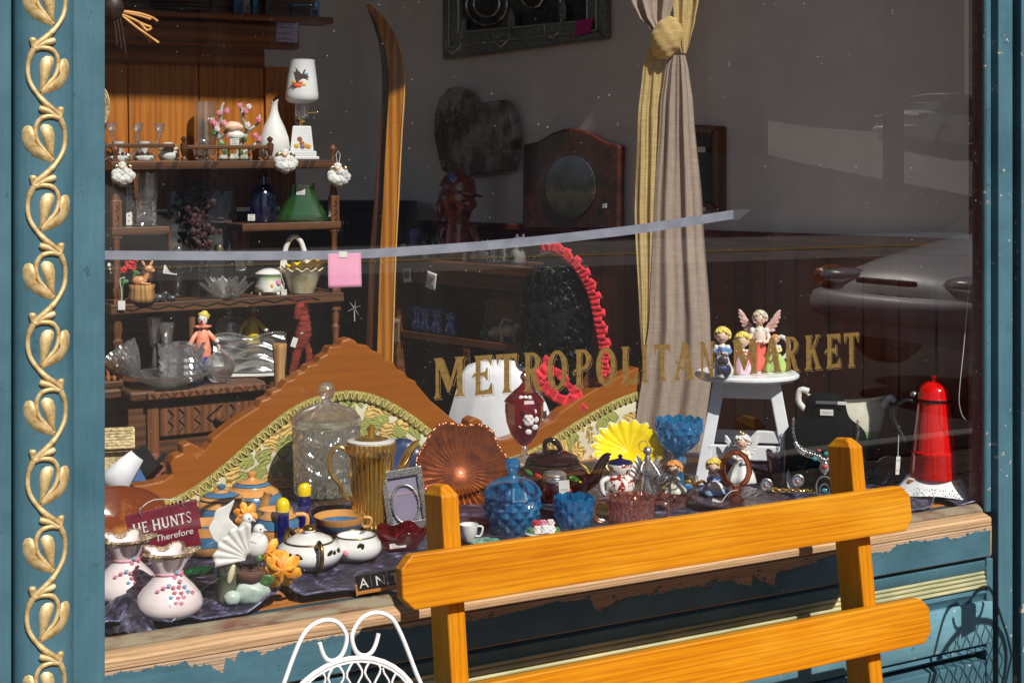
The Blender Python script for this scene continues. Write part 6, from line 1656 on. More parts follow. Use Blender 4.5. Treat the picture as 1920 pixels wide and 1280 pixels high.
obj('fold', b, MT['velvet'], CL, 0)

# ---- pink vases
def pinkvase(label, px, py, s=1.0):
    t, k = put('pink_vase', label, 'vase', px, py, group='pink vases with gilded frills')
    k *= s
    t.scale.z = .87
    n_ = 5
    obj('body', B(k).lathe([(0, 0), (40, 0), (52, 5), (61, 16), (63, 28), (58, 44), (46, 62), (34, 76), (26, 86), (24, 92), (25, 98), (31, 112), (40, 128), (47, 138), (44, 138), (36, 124), (24, 104), (18, 90), (0, 60)], 80,
        ruf(n_, .22, [0] * 10 + [.05, .3, .75, 1, 1, .7, .2, 0, 0], 3)), MT['pale_pink'], t, 60)
    b = B(k)
    P = [((46 * (1 + .22 * cos(n_ * a))) * 1.0 * cos(a) + 0, (46 * (1 + .22 * cos(n_ * a))) * sin(a), 137.5 + 3 * cos(n_ * a)) for a in [2 * PI * i / 120 for i in range(120)]]
    b.tube(P, [3.6 + 1.6 * nz(i * .7, px) for i in range(120)], 7, True, flat=.8)
    b2 = B(k).tube([(p[0] * .95, p[1] * .95, p[2] - 5) for p in P], [2.6 + 1.6 * nz(i * 1.1, px + 5) for i in range(120)], 6, True)
    b.v += b2.v; n0 = len(b.v) - len(b2.v); b.f += [tuple(i + n0 for i in f) for f in b2.f]
    obj('gilt_frill', b, pm('crusted_gilding', lin(214, 192, 160), .35, .55, lin(132, 104, 72), 160, lo=.4, hi=.6, bump=.8, bs=260, bd=.004), t, 0)
    obj('neck_ring', B(k).tube([(25.5 * cos(a), 25.5 * sin(a), 92) for a in [2 * PI * i / 40 for i in range(40)]], 1.6, 6, True), MT['pink'], t, 60)
    for i, (x, z) in enumerate(((6, 98), (14, 92), (2, 88), (12, 82), (-8, 76), (-18, 72), (0, 72), (10, 72), (20, 70), (-28, 66), (2, 62), (14, 60), (26, 60), (8, 52), (18, 52), (34, 56), (-4, 54), (4, 44), (14, 42))):
        rr = 62 - (z - 40) * .55 if z < 86 else 28
        y_ = -math.sqrt(max(10, rr * rr - (x + 8) ** 2)) * .98
        obj('flower', rose(B(k), (x + 8, y_, z), 4.6, 5), MT['pink'] if i % 4 else MT['sky_blue'], t, 60)
    for i, x in enumerate((-6, 2, 10, 16)): obj('petal_drop', B(k).ball((x, -60 + abs(x) * .3, 32 + (i % 2) * 5), (2.4, 1.6, 7), rot=Matrix.Rotation((x - 4) * .04, 3, 'Y')), MT['pale_pink'], t, 60)
    return t
pinkvase('pink porcelain vase with gilded frill nearest the glass, lower left', 317, 1152)
pinkvase('pink porcelain vase with gilded frill standing behind at the left edge', 237, 1124, .97)

# ---- doves
t, k = put('dove_figurine', 'white porcelain doves on a stump beside a nest and orange roses', 'figurine', 452, 1128)
MT['stump'] = pm('painted_stump', lin(98, 102, 84), .4, 0, lin(46, 52, 40), 20, coat=.3, bump=.4, bs=60)
obj('stump', B(k).lathe([(0, 0), (22, 0), (20, 10), (20, 40), (22, 62), (24, 84), (18, 96), (0, 98)], 22, lambda tt, i, r, z: (r * (1 + .2 * nz(cos(tt) * 2, sin(tt) * 2, z * .05)), z), c=(-24, 6, 0)), MT['stump'], t, 0)
obj('stump_heartwood', B(k).ball((-18, -14, 58), (6, 5, 20), rot=Matrix.Rotation(.25, 3, 'Y')), pm('cream_heartwood', lin(226, 214, 178), .4), t, 60)
obj('rock', B(k).ball((18, -4, 18), (34, 20, 22), 24, 14, mod=lambda w: 1 + .22 * nz(w.x * 1.7, w.y * 1.7, w.z * 2 + 4)), pm('pale_green_porcelain', lin(196, 208, 200), .4, 0, lin(150, 170, 160), 16, coat=.3), t, 0)
obj('rock', B(k).ball((-16, -16, 12), (16, 11, 14), 18, 10, mod=lambda w: 1 + .2 * nz(w.x * 2, w.y * 2, w.z * 2 + 9)), pm('pale_green_porcelain', lin(196, 208, 200), .4, 0, lin(150, 170, 160), 16, coat=.3), t, 0)
b = B(k); rh = random.Random(5)
for i in range(60):
    a0 = rh.uniform(0, 6.3); r_ = rh.uniform(16, 29)
    b.tube([(17 + r_ * cos(a0 + q * .3), 2 + r_ * .7 * sin(a0 + q * .3), 52 + rh.uniform(-12, 12) + q) for q in range(6)], 1.2, 4)
nest = obj('nest', b, pm('brown_straw_nest', lin(116, 80, 66), .8, 0, lin(60, 38, 30), 80), t)
obj('nest_bowl', B(k).lathe([(0, 34), (18, 36), (27, 50), (25, 62), (18, 56), (0, 48)], 24, c=(17, 2, 0)), pm('brown_straw_nest', lin(96, 64, 52), .8), nest, 0)
# the doves: each body one mesh (body, neck, head, beak)
b = B(k).ball((30, -6, 106), (20, 15, 24), 18, 12, rot=Matrix.Rotation(.35, 3, 'Y')).ball((33, -8, 136), (11, 10, 11), 16, 10).tube([(28, -6, 116), (33, -8, 134)], [15, 9], 12).tube([(41, -10, 137), (48, -12, 134)], [3, .6], 8)
obj('dove_body', b, MT['bisque'], t, 60)
b = B(k).ball((2, 10, 118), (18, 14, 20), 18, 12).ball((12, 8, 154), (10, 9, 10), 16, 10).tube([(4, 10, 128), (11, 8, 150)], [13, 8], 12).tube([(20, 6, 153), (27, 5, 148)], [2.6, .6], 8)
obj('dove_body', b, MT['bisque'], t, 60)
b = B(k).sheet(44, 8, lambda u, v: (lambda a, r_: (16 + r_ * cos(a), -16 - 6 * v - 1.8 * v * sin(u * 44 * .95), 84 + r_ * sin(a)))(R(88 + 102 * u), 8 + 58 * v * (1 + .05 * sin(u * 25))))
obj('fan_tail', b, MT['bisque'], t, 0, solid=.003)
wg = [(-52, 118), (-60, 138), (-52, 154), (-46, 172), (-28, 180), (-12, 190), (-18, 172), (-22, 156), (-8, 140), (4, 128), (-14, 116), (-38, 108)]
obj('raised_wing', B(k).prism(cr(wg + [wg[0]], 3)[:-1], 8, 13), MT['bisque'], t, None, bev=.003)
obj('eye', B(k).ball((36, -17, 139), 1.6).ball((15, -1, 156), 1.5), MT['black'], t, 60)
def orange_flower(c, r, n=6, cl=.5):
    for i in range(n):
        a = 2 * PI * i / n + .3
        tl = cl
        m_ = Matrix.Rotation(a, 3, 'Y') @ Matrix.Rotation(tl, 3, 'Z')
        b = B(k); P = [(0, -2), (.45 * r, -r * .32), (.9 * r, -r * .30), (1.12 * r, 0), (.9 * r, r * .30), (.45 * r, r * .32), (0, 2)]
        vs = [Vector(c) + m_ @ Vector((x, -.10 * r * (x / r) ** 2 * (1 if i % 2 else 2.2), z)) for x, z in P] + [Vector(c) + m_ @ Vector((r * .55, .14 * r, 0))]
        b.add(vs, [(j, j + 1, 7) for j in range(6)] + [(6, 0, 7)])
        obj('petal', b, MT['orange_p'], t, 0, solid=.001)
orange_flower((76, -14, 58), 36, 7, .55)
orange_flower((50, -6, 92), 26, 5, .5)
orange_flower((8, 22, 158), 22, 6, .4)
obj('green_leaf', B(k).ball((48, -10, 42), (14, 3, 10)).ball((32, -16, 84), (8, 3, 6)), MT['leafg'], t, 60)

# ---- red sign
t, k = put('red_sign', 'red wooden sign lettered HE HUNTS Therefore in white', 'sign', 313, 1014, .55)
t.rotation_euler.y = R(-10)
MT['sign_red'] = pm('crimson_sign_paint', lin(126, 24, 48), .5, 0, lin(104, 18, 38), 30)
MT['ivory'] = pm('white_lettering', (.8, .8, .78), .6)
obj('board', B(k).box((0, 0, 22), (132, 5, 86)), MT['sign_red'], t, bev=.002)
x = -56
ser = {'H': [stem(.08, .28, f=.07, g=.1), stem(.72, .92, f=.07, g=.1), [(.2, .45), (.8, .45), (.8, .55), (.2, .55)]], 'E': [stem(.12, .34, f=.08, g=.1), [(.3, 1), (.9, 1), (.88, .78), (.8, .9), (.3, .92)], [(.3, .08), (.82, .1), (.94, .26), (.92, 0), (.3, 0)], [(.3, .46), (.7, .46), (.74, .38), (.74, .66), (.7, .56), (.3, .56)]],
       'U': [stem(.1, .3, .25, 1, f=.08, g=.08), stem(.72, .86, .25, 1, f=.08, g=.08), half(.0, .0, 1, 1, .7, .8)], 'N': GL['N'], 'T': [[(.0, 1), (1, 1), (.96, .76), (.9, .9), (.1, .9), (.04, .76)], stem(.4, .62, 0, .95, f=.1, g=.1)], 'S': None}
for ch, w in (('H', 15), ('E', 11), (' ', 5), ('H', 15), ('U', 15), ('N', 14), ('T', 12), ('S', 10)):
    if ch != ' ':
        b = B(k); h = 20
        if ch == 'S':
            P = sm([(w * .86, 0, h * .8), (w * .7, 0, h * .96), (w * .4, 0, h * .97), (w * .18, 0, h * .78), (w * .35, 0, h * .58), (w * .65, 0, h * .44), (w * .84, 0, h * .22), (w * .6, 0, h * .03), (w * .3, 0, h * .03), (w * .12, 0, h * .22)])
            b.tube([(x + q.x, -3.2, 26 + q.z) for q in P], 1.7, 6, flat=.5)
        elif ch == 'U':
            for q in (stem(.1, .3, .28, 1, f=.1, g=.08), stem(.72, .86, .28, 1, f=.1, g=.08)): b.prism([(x + a * w, 26 + z * h) for a, z in q], -3.4, -2.9)
            b.prism([(x + a * w, 26 + z * h) for a, z in arc(.48, .3, .38, .31, 180, 360) + arc(.51, .3, .21, .2, 360, 180)], -3.3, -2.8)
        else:
            for qi, q in enumerate(ser[ch]): b.prism([(x + a * w, 26 + z * h) for a, z in q], -3.4 - qi * .1, -2.9)
        obj('letter', b, MT['ivory'], t)
    x += w + 1.5
text('small_text', 'Therefore', 17 * k, MT['ivory'], t, (-20 * k, -3.2 * k, 4 * k), shear=.1)
for sx in (-36, 42): obj('hanging_wire', B(k).tube(sm([(sx, -3, 56), (sx - 3, -6, 66), (sx + 4, -2, 74)]), 1, 5), MT['silver'], t)
obj('hanging_wire', B(k).tube(sm([(-38, 0, 70), (-10, 8, 80), (40, 0, 70)]), .9, 5), MT['string'], t)

# ---- lustreware
TAN, BLU, LNE = lin(224, 160, 92), lin(76, 124, 164), lin(30, 30, 40)
def lustre(h, st_): return bands('banded_lustreware', st_, h, .18, .8)
t, k = put('lustre_teapot', 'large tan and blue lustreware teapot behind the sugar bowl', 'teapot', 472, 968, .98)
obj('body', B(k).lathe([(0, 0), (36, 0), (50, 10), (57, 26), (56, 38), (48, 50), (36, 56), (0, 57)], 40), lustre(57 * k, [(0, TAN), (.30, TAN), (.34, LNE), (.36, BLU), (.78, LNE), (.80, TAN)]), t, 50)
obj('lid', B(k).lathe([(37, 56), (36, 60), (26, 66), (8, 70), (6, 74), (9, 79), (8, 84), (0, 86)], 36), lustre(86 * k, [(0, TAN), (.69, LNE), (.70, BLU), (.75, LNE), (.76, TAN)]), t, 50)
obj('spout', B(k).tube(sm([(18, -44, 14), (22, -56, 30), (26, -62, 46), (30, -66, 60)]), [15, 13, 12, 11, 10, 9, 8.4, 8, 8, 8.6], 14), pm('tan_lustre', TAN, .2, 0, tuple(c * .8 for c in TAN), 20, coat=.8), t, 60)
obj('handle', B(k).tube(sm([(-46, 8, 46), (-72, 12, 44), (-74, 12, 18), (-50, 8, 10)]), 5, 10), pm('tan_lustre', TAN, .2, 0, tuple(c * .8 for c in TAN), 20, coat=.8), t, 60)
MT['tanl'] = pm('tan_lustre_glaze', TAN, .2, 0, tuple(c * .8 for c in TAN), 20, coat=.8)
t, k = put('lustre_sugar_bowl', 'lidded tan and blue lustreware sugar bowl with blue knob', 'sugar bowl', 415, 1000, .70)
obj('body', B(k).lathe([(0, 0), (34, 0), (40, 6), (45, 24), (45, 56), (42, 62), (38, 66), (0, 66)], 40), lustre(66 * k, [(0, TAN), (.36, LNE), (.38, BLU), (.80, LNE), (.82, TAN)]), t, 50)
obj('lid', B(k).lathe([(40, 66), (38, 70), (26, 76), (9, 80), (5, 83), (8, 87), (8, 91), (0, 94)], 36), lustre(94 * k, [(0, LNE), (.72, TAN), (.765, LNE), (.775, BLU), (.83, LNE), (.835, TAN), (.87, BLU)]), t, 50)
for s in (-1, 1): obj('handle', B(k).tube(sm([(s * 42, -6, 56), (s * 58, -10, 54), (s * 58, -10, 36), (s * 44, -6, 30)]), 4.6, 10), MT['tanl'], t, 60)
t, k = put('lustre_creamer', 'tan and blue lustreware creamer behind the blue shakers', 'creamer', 520, 1008, .56, ZP)
obj('body', B(k).lathe([(0, 0), (28, 0), (36, 8), (42, 28), (40, 48), (30, 62), (28, 70), (26, 70), (26, 60), (0, 30)], 36, lambda tt, i, r, z: (r + (8 * max(0, cos(tt - PI)) ** 3 if i in (6, 7) else 0), z)), lustre(70 * k, [(0, TAN), (.5, LNE), (.52, BLU), (.76, LNE), (.78, TAN)]), t, 50)
obj('handle', B(k).tube(sm([(34, 4, 56), (54, 4, 54), (54, 4, 32), (40, 4, 22)]), 4.4, 10), MT['tanl'], t, 60)
t, k = put('lustre_cup', 'tan and blue lustreware cup left of the doves', 'cup', 388, 1036)
obj('body', B(k).lathe([(0, 0), (34, 0), (40, 4), (46, 24), (48, 56), (46, 56), (43, 24), (0, 6)], 36), lustre(56 * k, [(0, TAN), (.32, LNE), (.335, BLU), (.68, LNE), (.695, TAN)]), t, 50)
obj('handle', B(k).tube(sm([(-46, -4, 46), (-66, -6, 42), (-62, -6, 20), (-44, -4, 16)]), 4.4, 10), MT['tanl'], t, 60)
t, k = put('lustre_bowl', 'open tan and blue lustreware bowl in front of the gold coffee pot', 'bowl', 637, 999)
obj('body', B(k).lathe([(0, 0), (30, 0), (32, 4), (44, 14), (48, 34), (46, 34), (42, 14), (0, 7)], 40), lustre(34 * k, [(0, TAN), (.18, LNE), (.2, BLU), (.60, LNE), (.62, TAN)]), t, 50)
obj('handle', B(k).tube(sm([(46, 0, 28), (58, 0, 26), (56, 0, 12), (44, 0, 10)]), 3.4, 10), MT['tanl'], t, 60)
# ---- shakers
for px, py, lab in ((530, 1034, 'cobalt glass shaker with yellow cap, the nearer of the pair'), (570, 1004, 'cobalt glass shaker with yellow cap, the farther of the pair')):
    t, k = put('glass_shaker', lab, 'shaker', px, py, group='pair of blue shakers')
    obj('body', B(k).lathe([(0, 0), (13, 0), (13.5, 6), (12, 60), (12, 78), (10.6, 78), (10.6, 60), (11.6, 8), (0, 6)], 10), gl('cobalt_shaker_glass', lin(70, 80, 226), .35, scat=.2), t)
    obj('cap', B(k).lathe([(13, 76), (13.4, 80), (13, 90), (10, 97), (5, 101), (0, 102)], 28), MT['yellow'], t, 60)
# ---- white china with black leaves
def leafdecal(t, k, x, z, r, s=1.0, n=3):
    b = B(k)
    for a in (-140, -90, -40)[:n]:
        q = Matrix.Rotation(R(a), 3, 'Y')
        cx_, cz2 = x + 12 * s * cos(R(a)), z + 12 * s * sin(R(a)) * -1 * -1
        y_ = -math.sqrt(max(4, r * r - cx_ * cx_)) - .2
        b.ball((cx_, y_, z + 11 * s * sin(R(a))), (9 * s, 1.2, 5.4 * s), 10, 5, rot=Matrix.Rotation(math.atan2(cx_, -y_), 3, 'Z') @ Matrix.Rotation(-R(a), 3, 'Y'))
    obj('painted_leaf', b, pm('dark_bronze_leaf', lin(52, 42, 24), .35, .3), t, 60)
t, k = put('leaf_sugar_bowl', 'round white china sugar bowl with black leaves and gilt handles', 'sugar bowl', 580, 1062)
obj('body', B(k).lathe([(0, 0), (34, 0), (44, 3), (60, 16), (64, 28), (58, 40), (46, 48), (0, 50)], 44), MT['china'], t, 55)
obj('lid', B(k).lathe([(44, 49), (40, 54), (26, 60), (10, 63), (8, 64), (12, 68), (11, 73), (0, 77)], 36), MT['china'], t, 55)
MT['old_gilt'] = pm('old_gilding', lin(150, 122, 72), .3, .8, lin(96, 76, 44), 40)
obj('gilt_rim', B(k).tube([(45 * cos(a), 45 * sin(a), 49.5) for a in [2 * PI * i / 48 for i in range(48)]], 2, 6, True), MT['old_gilt'], t, 60)
obj('knob', B(k).ball((0, 0, 72), (13, 13, 7)), MT['old_gilt'], t, 60)
obj('handle', B(k).tube(sm([(14, -46, 46), (18, -60, 58), (22, -72, 48), (22, -74, 24), (16, -60, 8)]), 6, 10, flat=.7), MT['old_gilt'], t, 60)
obj('handle', B(k).tube(sm([(-44, 14, 46), (-40, 34, 62), (-30, 50, 50), (-24, 56, 24)]), 5.4, 10), MT['old_gilt'], t, 60)
leafdecal(t, k, -28, 40, 62); leafdecal(t, k, 46, 42, 61, .9, 3)
obj('painted_rose', B(k).ball((-54, -22, 30), (8, 6, 9)), MT['pink'], t, 60)
t, k = put('leaf_creamer', 'white china creamer with pink blossoms behind the sugar bowl', 'creamer', 668, 1046)
obj('body', B(k).lathe([(0, 0), (30, 0), (42, 6), (48, 18), (46, 30), (38, 40), (38, 44), (36, 44), (34, 38), (0, 12)], 40), MT['china'], t, 55)
obj('gilt_rim', B(k).tube([(37 * cos(a), 37 * sin(a), 44) for a in [2 * PI * i / 40 for i in range(40)]], 1.6, 6, True), MT['old_gilt'], t, 60)
obj('painted_rose', B(k).ball((-32, -32, 26), (10, 5, 9)).ball((-18, -42, 20), (7, 4, 6)), MT['pink'], t, 60)
leafdecal(t, k, 12, 40, 47, .6, 2)
# ---- left edge: tray, birdhouse, napkin, books
t, k = put('amber_tray', 'dark amber varnished oval tray standing at the left edge', 'tray', 215, 1000, .86)
MT['amber'] = pm('amber_lacquer', lin(120, 56, 22), .15, 0, lin(200, 130, 60), 14, lo=.5, hi=.75, coat=1)
b = B(k).lathe([(0, 0), (60, 1), (76, 8), (84, 14), (82, 16), (72, 10), (0, 4)], 48).move(Matrix.Translation((0, 0, 30 * k)) @ Matrix.Rotation(R(52), 4, 'X') @ Matrix.Diagonal((1.15, .7, 1, 1)))
obj('body', b, MT['amber'], t, 40)
t = thing('straw_birdhouse', 'little straw roofed birdhouse at the left edge', 'birdhouse', at(215, 868, 1.36), face(215)); k = mpp(215, 1.36)
obj('wall', B(k).box((0, 0, 10), (50, 40, 40)), MT['straw'], t)
for s in (-1, 1): 
    for j in range(7): obj('straw_row', B(k).tube([(-36 + 0 * j, s * (3 + j * 5), 62 - j * 4.6), (34, s * (3 + j * 5), 62 - j * 4.6)], 3.2, 6), MT['straw'], t, 60)
obj('ridge_cord', B(k).tube([(-36, 0, 64), (34, 0, 64)], 3, 6).tube([(34, 0, 64), (34, -36, 32)], 2.6, 6), MT['straw'], t, 60)
t = thing('white_napkin', 'white and blue folded cloth draped over the headboard corner', 'cloth', at(225, 900, 1.17), face(225)); k = mpp(225, 1.17)
b = B(k).add([(-34, 0, 14), (20, -6, 56), (30, -8, 46), (42, -4, 36), (16, -14, -10), (2, -16, -34), (-34, -6, -10), (-6, -18, 16)], [(0, 7, 1), (1, 7, 2), (2, 7, 4), (4, 7, 5), (5, 7, 6), (6, 7, 0), (2, 4, 3)])
obj('cloth', b, MT['blouse'], t, 30, solid=.002)
obj('blue_cloth', B(k).add([(24, 4, 44), (48, 4, -4), (10, 2, -4), (10, 2, 10)], [(0, 1, 2, 3)]), pm('denim_blue', lin(74, 112, 170), .8), t, None, solid=.003)
t = thing('black_book', 'black bound book leaning behind the white cloth', 'book', at(250, 900, 1.33), face(250)); k = mpp(250, 1.33)
obj('cover', B(k).box((-4, 0, 26), (86, 10, 44), ry=R(-32)).box((36, -4, 24), (70, 5, 9), ry=R(-46)), MT['black'], t, bev=.002)
t = thing('brick_red_book', 'brick red ribbed box leaning behind the headboard', 'box', at(288, 898, 1.36), face(288)); k = mpp(288, 1.36)
for j in range(7): obj('slat', B(k).box((0 , -2, -10 + j * 9), (70 - j * 9, 8, 8.2)), pm('brick_red_stain', lin(150, 88, 74), .7), t, bev=.001)
t, k = put('green_glass_leaf', 'emerald green glass leaf dish behind the pink vase', 'dish', 368, 1090)
b = B(k).sheet(16, 10, lambda u, v: ((u - .5) * 66, (v - .5) * 44 * sin(PI * min(1, u * 1.02 + .01)) ** .7, 6 + 16 * abs(v - .5) + 10 * u + 3 * sin(v * 20)))
obj('body', b, gl('emerald_glass', lin(80, 196, 120), .3, scat=.16), t, 0, solid=.003)
t, k = put('green_glass_bird', 'small emerald glass bird with golden beak under the red sign', 'figurine', 335, 1030)
obj('body', B(k).ball((0, 0, 12), (26, 10, 7)).ball((24, 0, 16), (8, 7, 7)).tube([(-20, 0, 12), (-34, 0, 16)], [5, 2], 8), gl('emerald_glass', lin(80, 196, 120), .3, scat=.16), t, 60)
obj('beak', B(k).tube([(-24, -8, 20), (-8, -10, 24)], [3, 2], 7), MT['old_gilt'], t, 60)

# ---- biscuit jar
t, k = put('crystal_biscuit_jar', 'large lidded cut crystal biscuit jar before the headboard', 'jar', 612, 922, 1.02)
def jarcut(tt, i, r, z):
    if r < 58 or z > 124: return (r, z)
    a = ((tt * 3 / PI) % 1) - .5; v = ((z - 8) / 58 % 1) - .5
    rr = math.hypot(a * 1.0, v); an = math.atan2(v, a)
    g = .5 + .5 * cos(8 * an) if rr < .46 else abs(((tt * 18 / PI + z / 7) % 1) - .5) * 2
    return (r * (1 - .07 * g * min(1, rr * 4)), z)
obj('body', B(k).lathe(dens([(0, 0), (60, 0), (61, 6), (65, 124)], 3.2) + [(62, 124), (59, 80), (55, 20), (0, 12)], 150, jarcut), MT['crystal_big'], t)
obj('lid', B(k).lathe([(63, 126), (66, 130), (64, 140), (48, 152), (24, 160), (11, 163), (9, 170), (8, 176)], 80, lambda tt, i, r, z: (r, z + (3.5 if (int(tt * 12 / PI) % 2) else 0) * (1 if 2 < i < 6 else 0))), MT['crystal_big'], t)
obj('knob', B(k).ball((0, 0, 189), 16, 24, 14, mod=lambda w: 1 + .04 * cos(12 * math.atan2(w.y, w.x))), MT['clear'], t, 60)
# ---- gold coffee pot
def fluted(t_, n): return lambda tt, i, r, z: (r * (1 + .05 * abs(cos(n * tt / 2))), z)
t, k = put('gold_coffee_pot', 'fluted gold lustre coffee pot with tall spout', 'coffee pot', 696, 984)
obj('body', B(k).lathe([(0, 0), (37, 0), (38, 4), (35, 10), (36, 60), (40, 130), (44, 136), (44, 150), (45, 156), (0, 156)], 168, fluted(0, 28)), MT['gold'], t, 30)
obj('rim', B(k).lathe([(44, 155), (45, 159), (42, 160), (30, 162)], 48, cap=False), MT['china'], t, 50)
obj('lid', B(k).lathe([(34, 159), (32, 162), (14, 167), (6, 170), (8, 176), (10, 180), (7, 183), (5, 186), (0, 190)], 36), MT['gold'], t, 45)
obj('handle', B(k).tube(sm([(-40, 0, 136), (-62, 0, 148), (-78, 0, 128), (-74, 0, 96), (-58, 0, 78), (-56, 0, 64), (-40, 0, 48)]), [4, 4.4, 4.4, 4.4, 4.6, 4.6, 4.6, 4.4, 4.4, 4.4, 4.2, 4.2, 4.2, 4.2, 4.4, 4.6, 4.4, 4.2, 4.2], 12), MT['gold'], t, 60)
obj('spout', B(k).tube(sm([(32, 0, 56), (52, 0, 84), (62, 0, 116), (78, 0, 146), (90, 0, 152)]), [13, 12.4, 12, 11, 10, 9.4, 9, 8.4, 8, 7.6, 7.2, 7, 7], 14), MT['gold'], t, 60)
t, k = put('blue_glass_plate', 'round blue glass plate propped behind the gold coffee pot', 'plate', 752, 902, .98)
obj('body', B(k).lathe([(0, 0), (20, 0), (44, 6), (43, 8), (20, 3), (0, 3)], 48, ruf(16, .02, [0, 0, 1, 1, 0, 0])).move(Matrix.Translation((0, 0, 36 * k)) @ Matrix.Rotation(R(72), 4, 'X')), gl('plate_blue_glass', lin(60, 110, 190), .3, scat=.3), t, 0)
# ---- carnival bowl on edge
def carnivalmat(name, c0, c1, film):
    m, nt = newmat(name)
    co = coords(nt)
    n1 = noise(nt, co, 40, 4)
    c = ramp(nt, n1, [(.3, c0), (.7, c1)])
    out(nt, pbsdf(nt, col=c, rough=.27, metal=.6, coat=.8, coatr=.08))
    return m
MT['carnival'] = carnivalmat('marigold_carnival_glass', lin(176, 92, 40), lin(120, 62, 40), 0)
t, k = put('carnival_bowl', 'ruffled amber carnival glass bowl standing on edge', 'bowl', 862, 964, .82)
def cbowl(tt, i, r, z):
    f = r / 90
    rib = 3.2 * abs(sin(18 * tt)) * min(1, (r / 34) ** 2)
    w = cos(6 * tt + .6)
    return (r * (1 + .045 * f * f * w), z + (rib if i > 8 else 0) + 5 * f ** 4 * w)
b = B(k).lathe([(0, 0)] + [(r_, 30 * (r_ / 88) ** 2.2) for r_ in (12, 24, 36, 48, 60, 72, 82, 90)] + [(89, 36)] + [(r_, 4 + 30 * (r_ / 88) ** 2.2) for r_ in (84, 76, 66, 56, 46, 36, 26, 16, 8)] + [(0, 4)], 216, cbowl)
b.move(Matrix.Translation((0, 16 * k, 74 * k)) @ Matrix.Rotation(R(14), 4, 'Z') @ Matrix.Rotation(R(61), 4, 'X'))
obj('body', b, MT['carnival'], t, 0)
# ---- silver glitter frame
t, k = put('silver_picture_frame', 'glittering silver picture frame with beaded oval', 'picture frame', 768, 1003, .55, ZP)
k *= .94
t.rotation_euler.y = R(-9); t.rotation_euler.x = R(-8)
MT['glitter'] = pm('silver_glitter', (.55, .54, .52), .3, .8, (.2, .19, .18), 300, lo=.45, hi=.55, bump=.8, bs=400)
for c, d in (((0, 0, 112), (84, 10, 16)), ((0, 0, 8), (84, 10, 16)), ((-36, 0, 60), (12, 9, 88)), ((36, 0, 60), (12, 9, 88))): obj('frame_bar', B(k).box(c, d), MT['glitter'], t, bev=.002)
obj('mat_board', B(k).box((0, 2, 60), (62, 2, 90)), pm('lilac_mat', lin(140, 132, 158), .7), t)
obj('beaded_oval', B(k).tube([(27 * cos(a), -1, 50 + 38 * sin(a)) for a in [2 * PI * i / 60 for i in range(60)]], [2.8 + .9 * (-1) ** i for i in range(60)], 6, True), MT['silver'], t, 60)
obj('script_line', B(k).tube([(-16 + i * 2.6, .6, 68 + 1.6 * sin(i * 1.9)) for i in range(13)], .5, 4), MT['ink'], t)
# ---- ruby dish, letter tiles
t, k = put('ruby_glass_dish', 'ruby red glass dish with a white price tag', 'dish', 752, 1028)
MT['ruby'] = gl('ruby_glass', lin(206, 40, 70), .3, scat=.16)
obj('body', B(k).lathe([(0, 0), (26, 0), (30, 4), (42, 18), (48, 36), (46, 38), (38, 20), (0, 8)], 60, ruf(5, .06, [0, 0, 0, .5, 1, 1, .5, 0], 4)), MT['ruby'], t, 0)
ptag(t, k, -6, -40, 16, 30, 9, R(-6), 2)
t, k = put('letter_tile_rack', 'small wooden rack holding black letter tiles A N T', 'letter tiles', 712, 1106)
t.rotation_euler.y = R(-8)
obj('rack', B(k).box((0, 0, 3), (88, 16, 6)).box((-42, -6, 9), (4, 8, 20)), MT['ledge'], t, bev=.001)
for ch, x in (('A', -28), ('N', 2), ('T', 32)):
    o = obj('letter_tile', B(k).box((x, -2, 20), (28, 4, 30)), MT['black'], t, bev=.001)
    text('tile_letter', ch, 26 * k, MT['ivory'], t, ((x - 8) * k, -4.4 * k, 11 * k))

# ================================================================ MIDDLE OF THE WINDOW
# ruby goblet
t, k = put('ruby_lidded_goblet', 'lidded ruby glass goblet painted with white roses', 'goblet', 983, 862, .98)
obj('foot', B(k).lathe([(0, 0), (24, 0), (22, 4), (7, 10), (5, 18), (8, 24), (6, 28)], 28), MT['clear'], t, 45)
obj('bowl', B(k).lathe([(6, 28), (16, 36), (26, 50), (33, 70), (36, 90), (36, 106), (34, 106), (33, 90), (30, 70), (22, 50), (0, 36)], 12), gl('cranberry_glass', lin(224, 70, 110), .3, scat=.22, dcol=lin(190, 8, 50)), t)
obj('lid', B(k).lathe([(36, 107), (38, 110), (34, 116), (22, 128), (10, 138), (5, 144), (4, 148), (7, 153), (6, 158), (3, 162), (4, 166), (0, 170)], 12), gl('cranberry_glass_lid', lin(216, 60, 100), .3, scat=.22, dcol=lin(180, 8, 44)), t)
obj('finial', B(k).lathe([(5, 144), (4, 148), (8, 154), (7, 160), (3, 164), (4, 168), (0, 174)], 16), MT['clear'], t, 45)
obj('painted_rose', rose(B(k), (8, -33, 80), 12, 6), MT['pale_pink'], t, 60)
for x, z in ((-4, 92), (18, 96), (-6, 70), (20, 66), (8, 58), (22, 80), (14, 98)): obj('painted_petal', B(k).ball((x, -33 + abs(x - 4) * .35, z), (5, 1.2, 6), rot=Matrix.Rotation(x, 3, 'Y')), MT['china'], t, 60)
for x in (-6, 2, 10): obj('painted_petal', B(k).ball((x, -28, 121), (4.4, 1.6, 4)), MT['china'], t, 60)
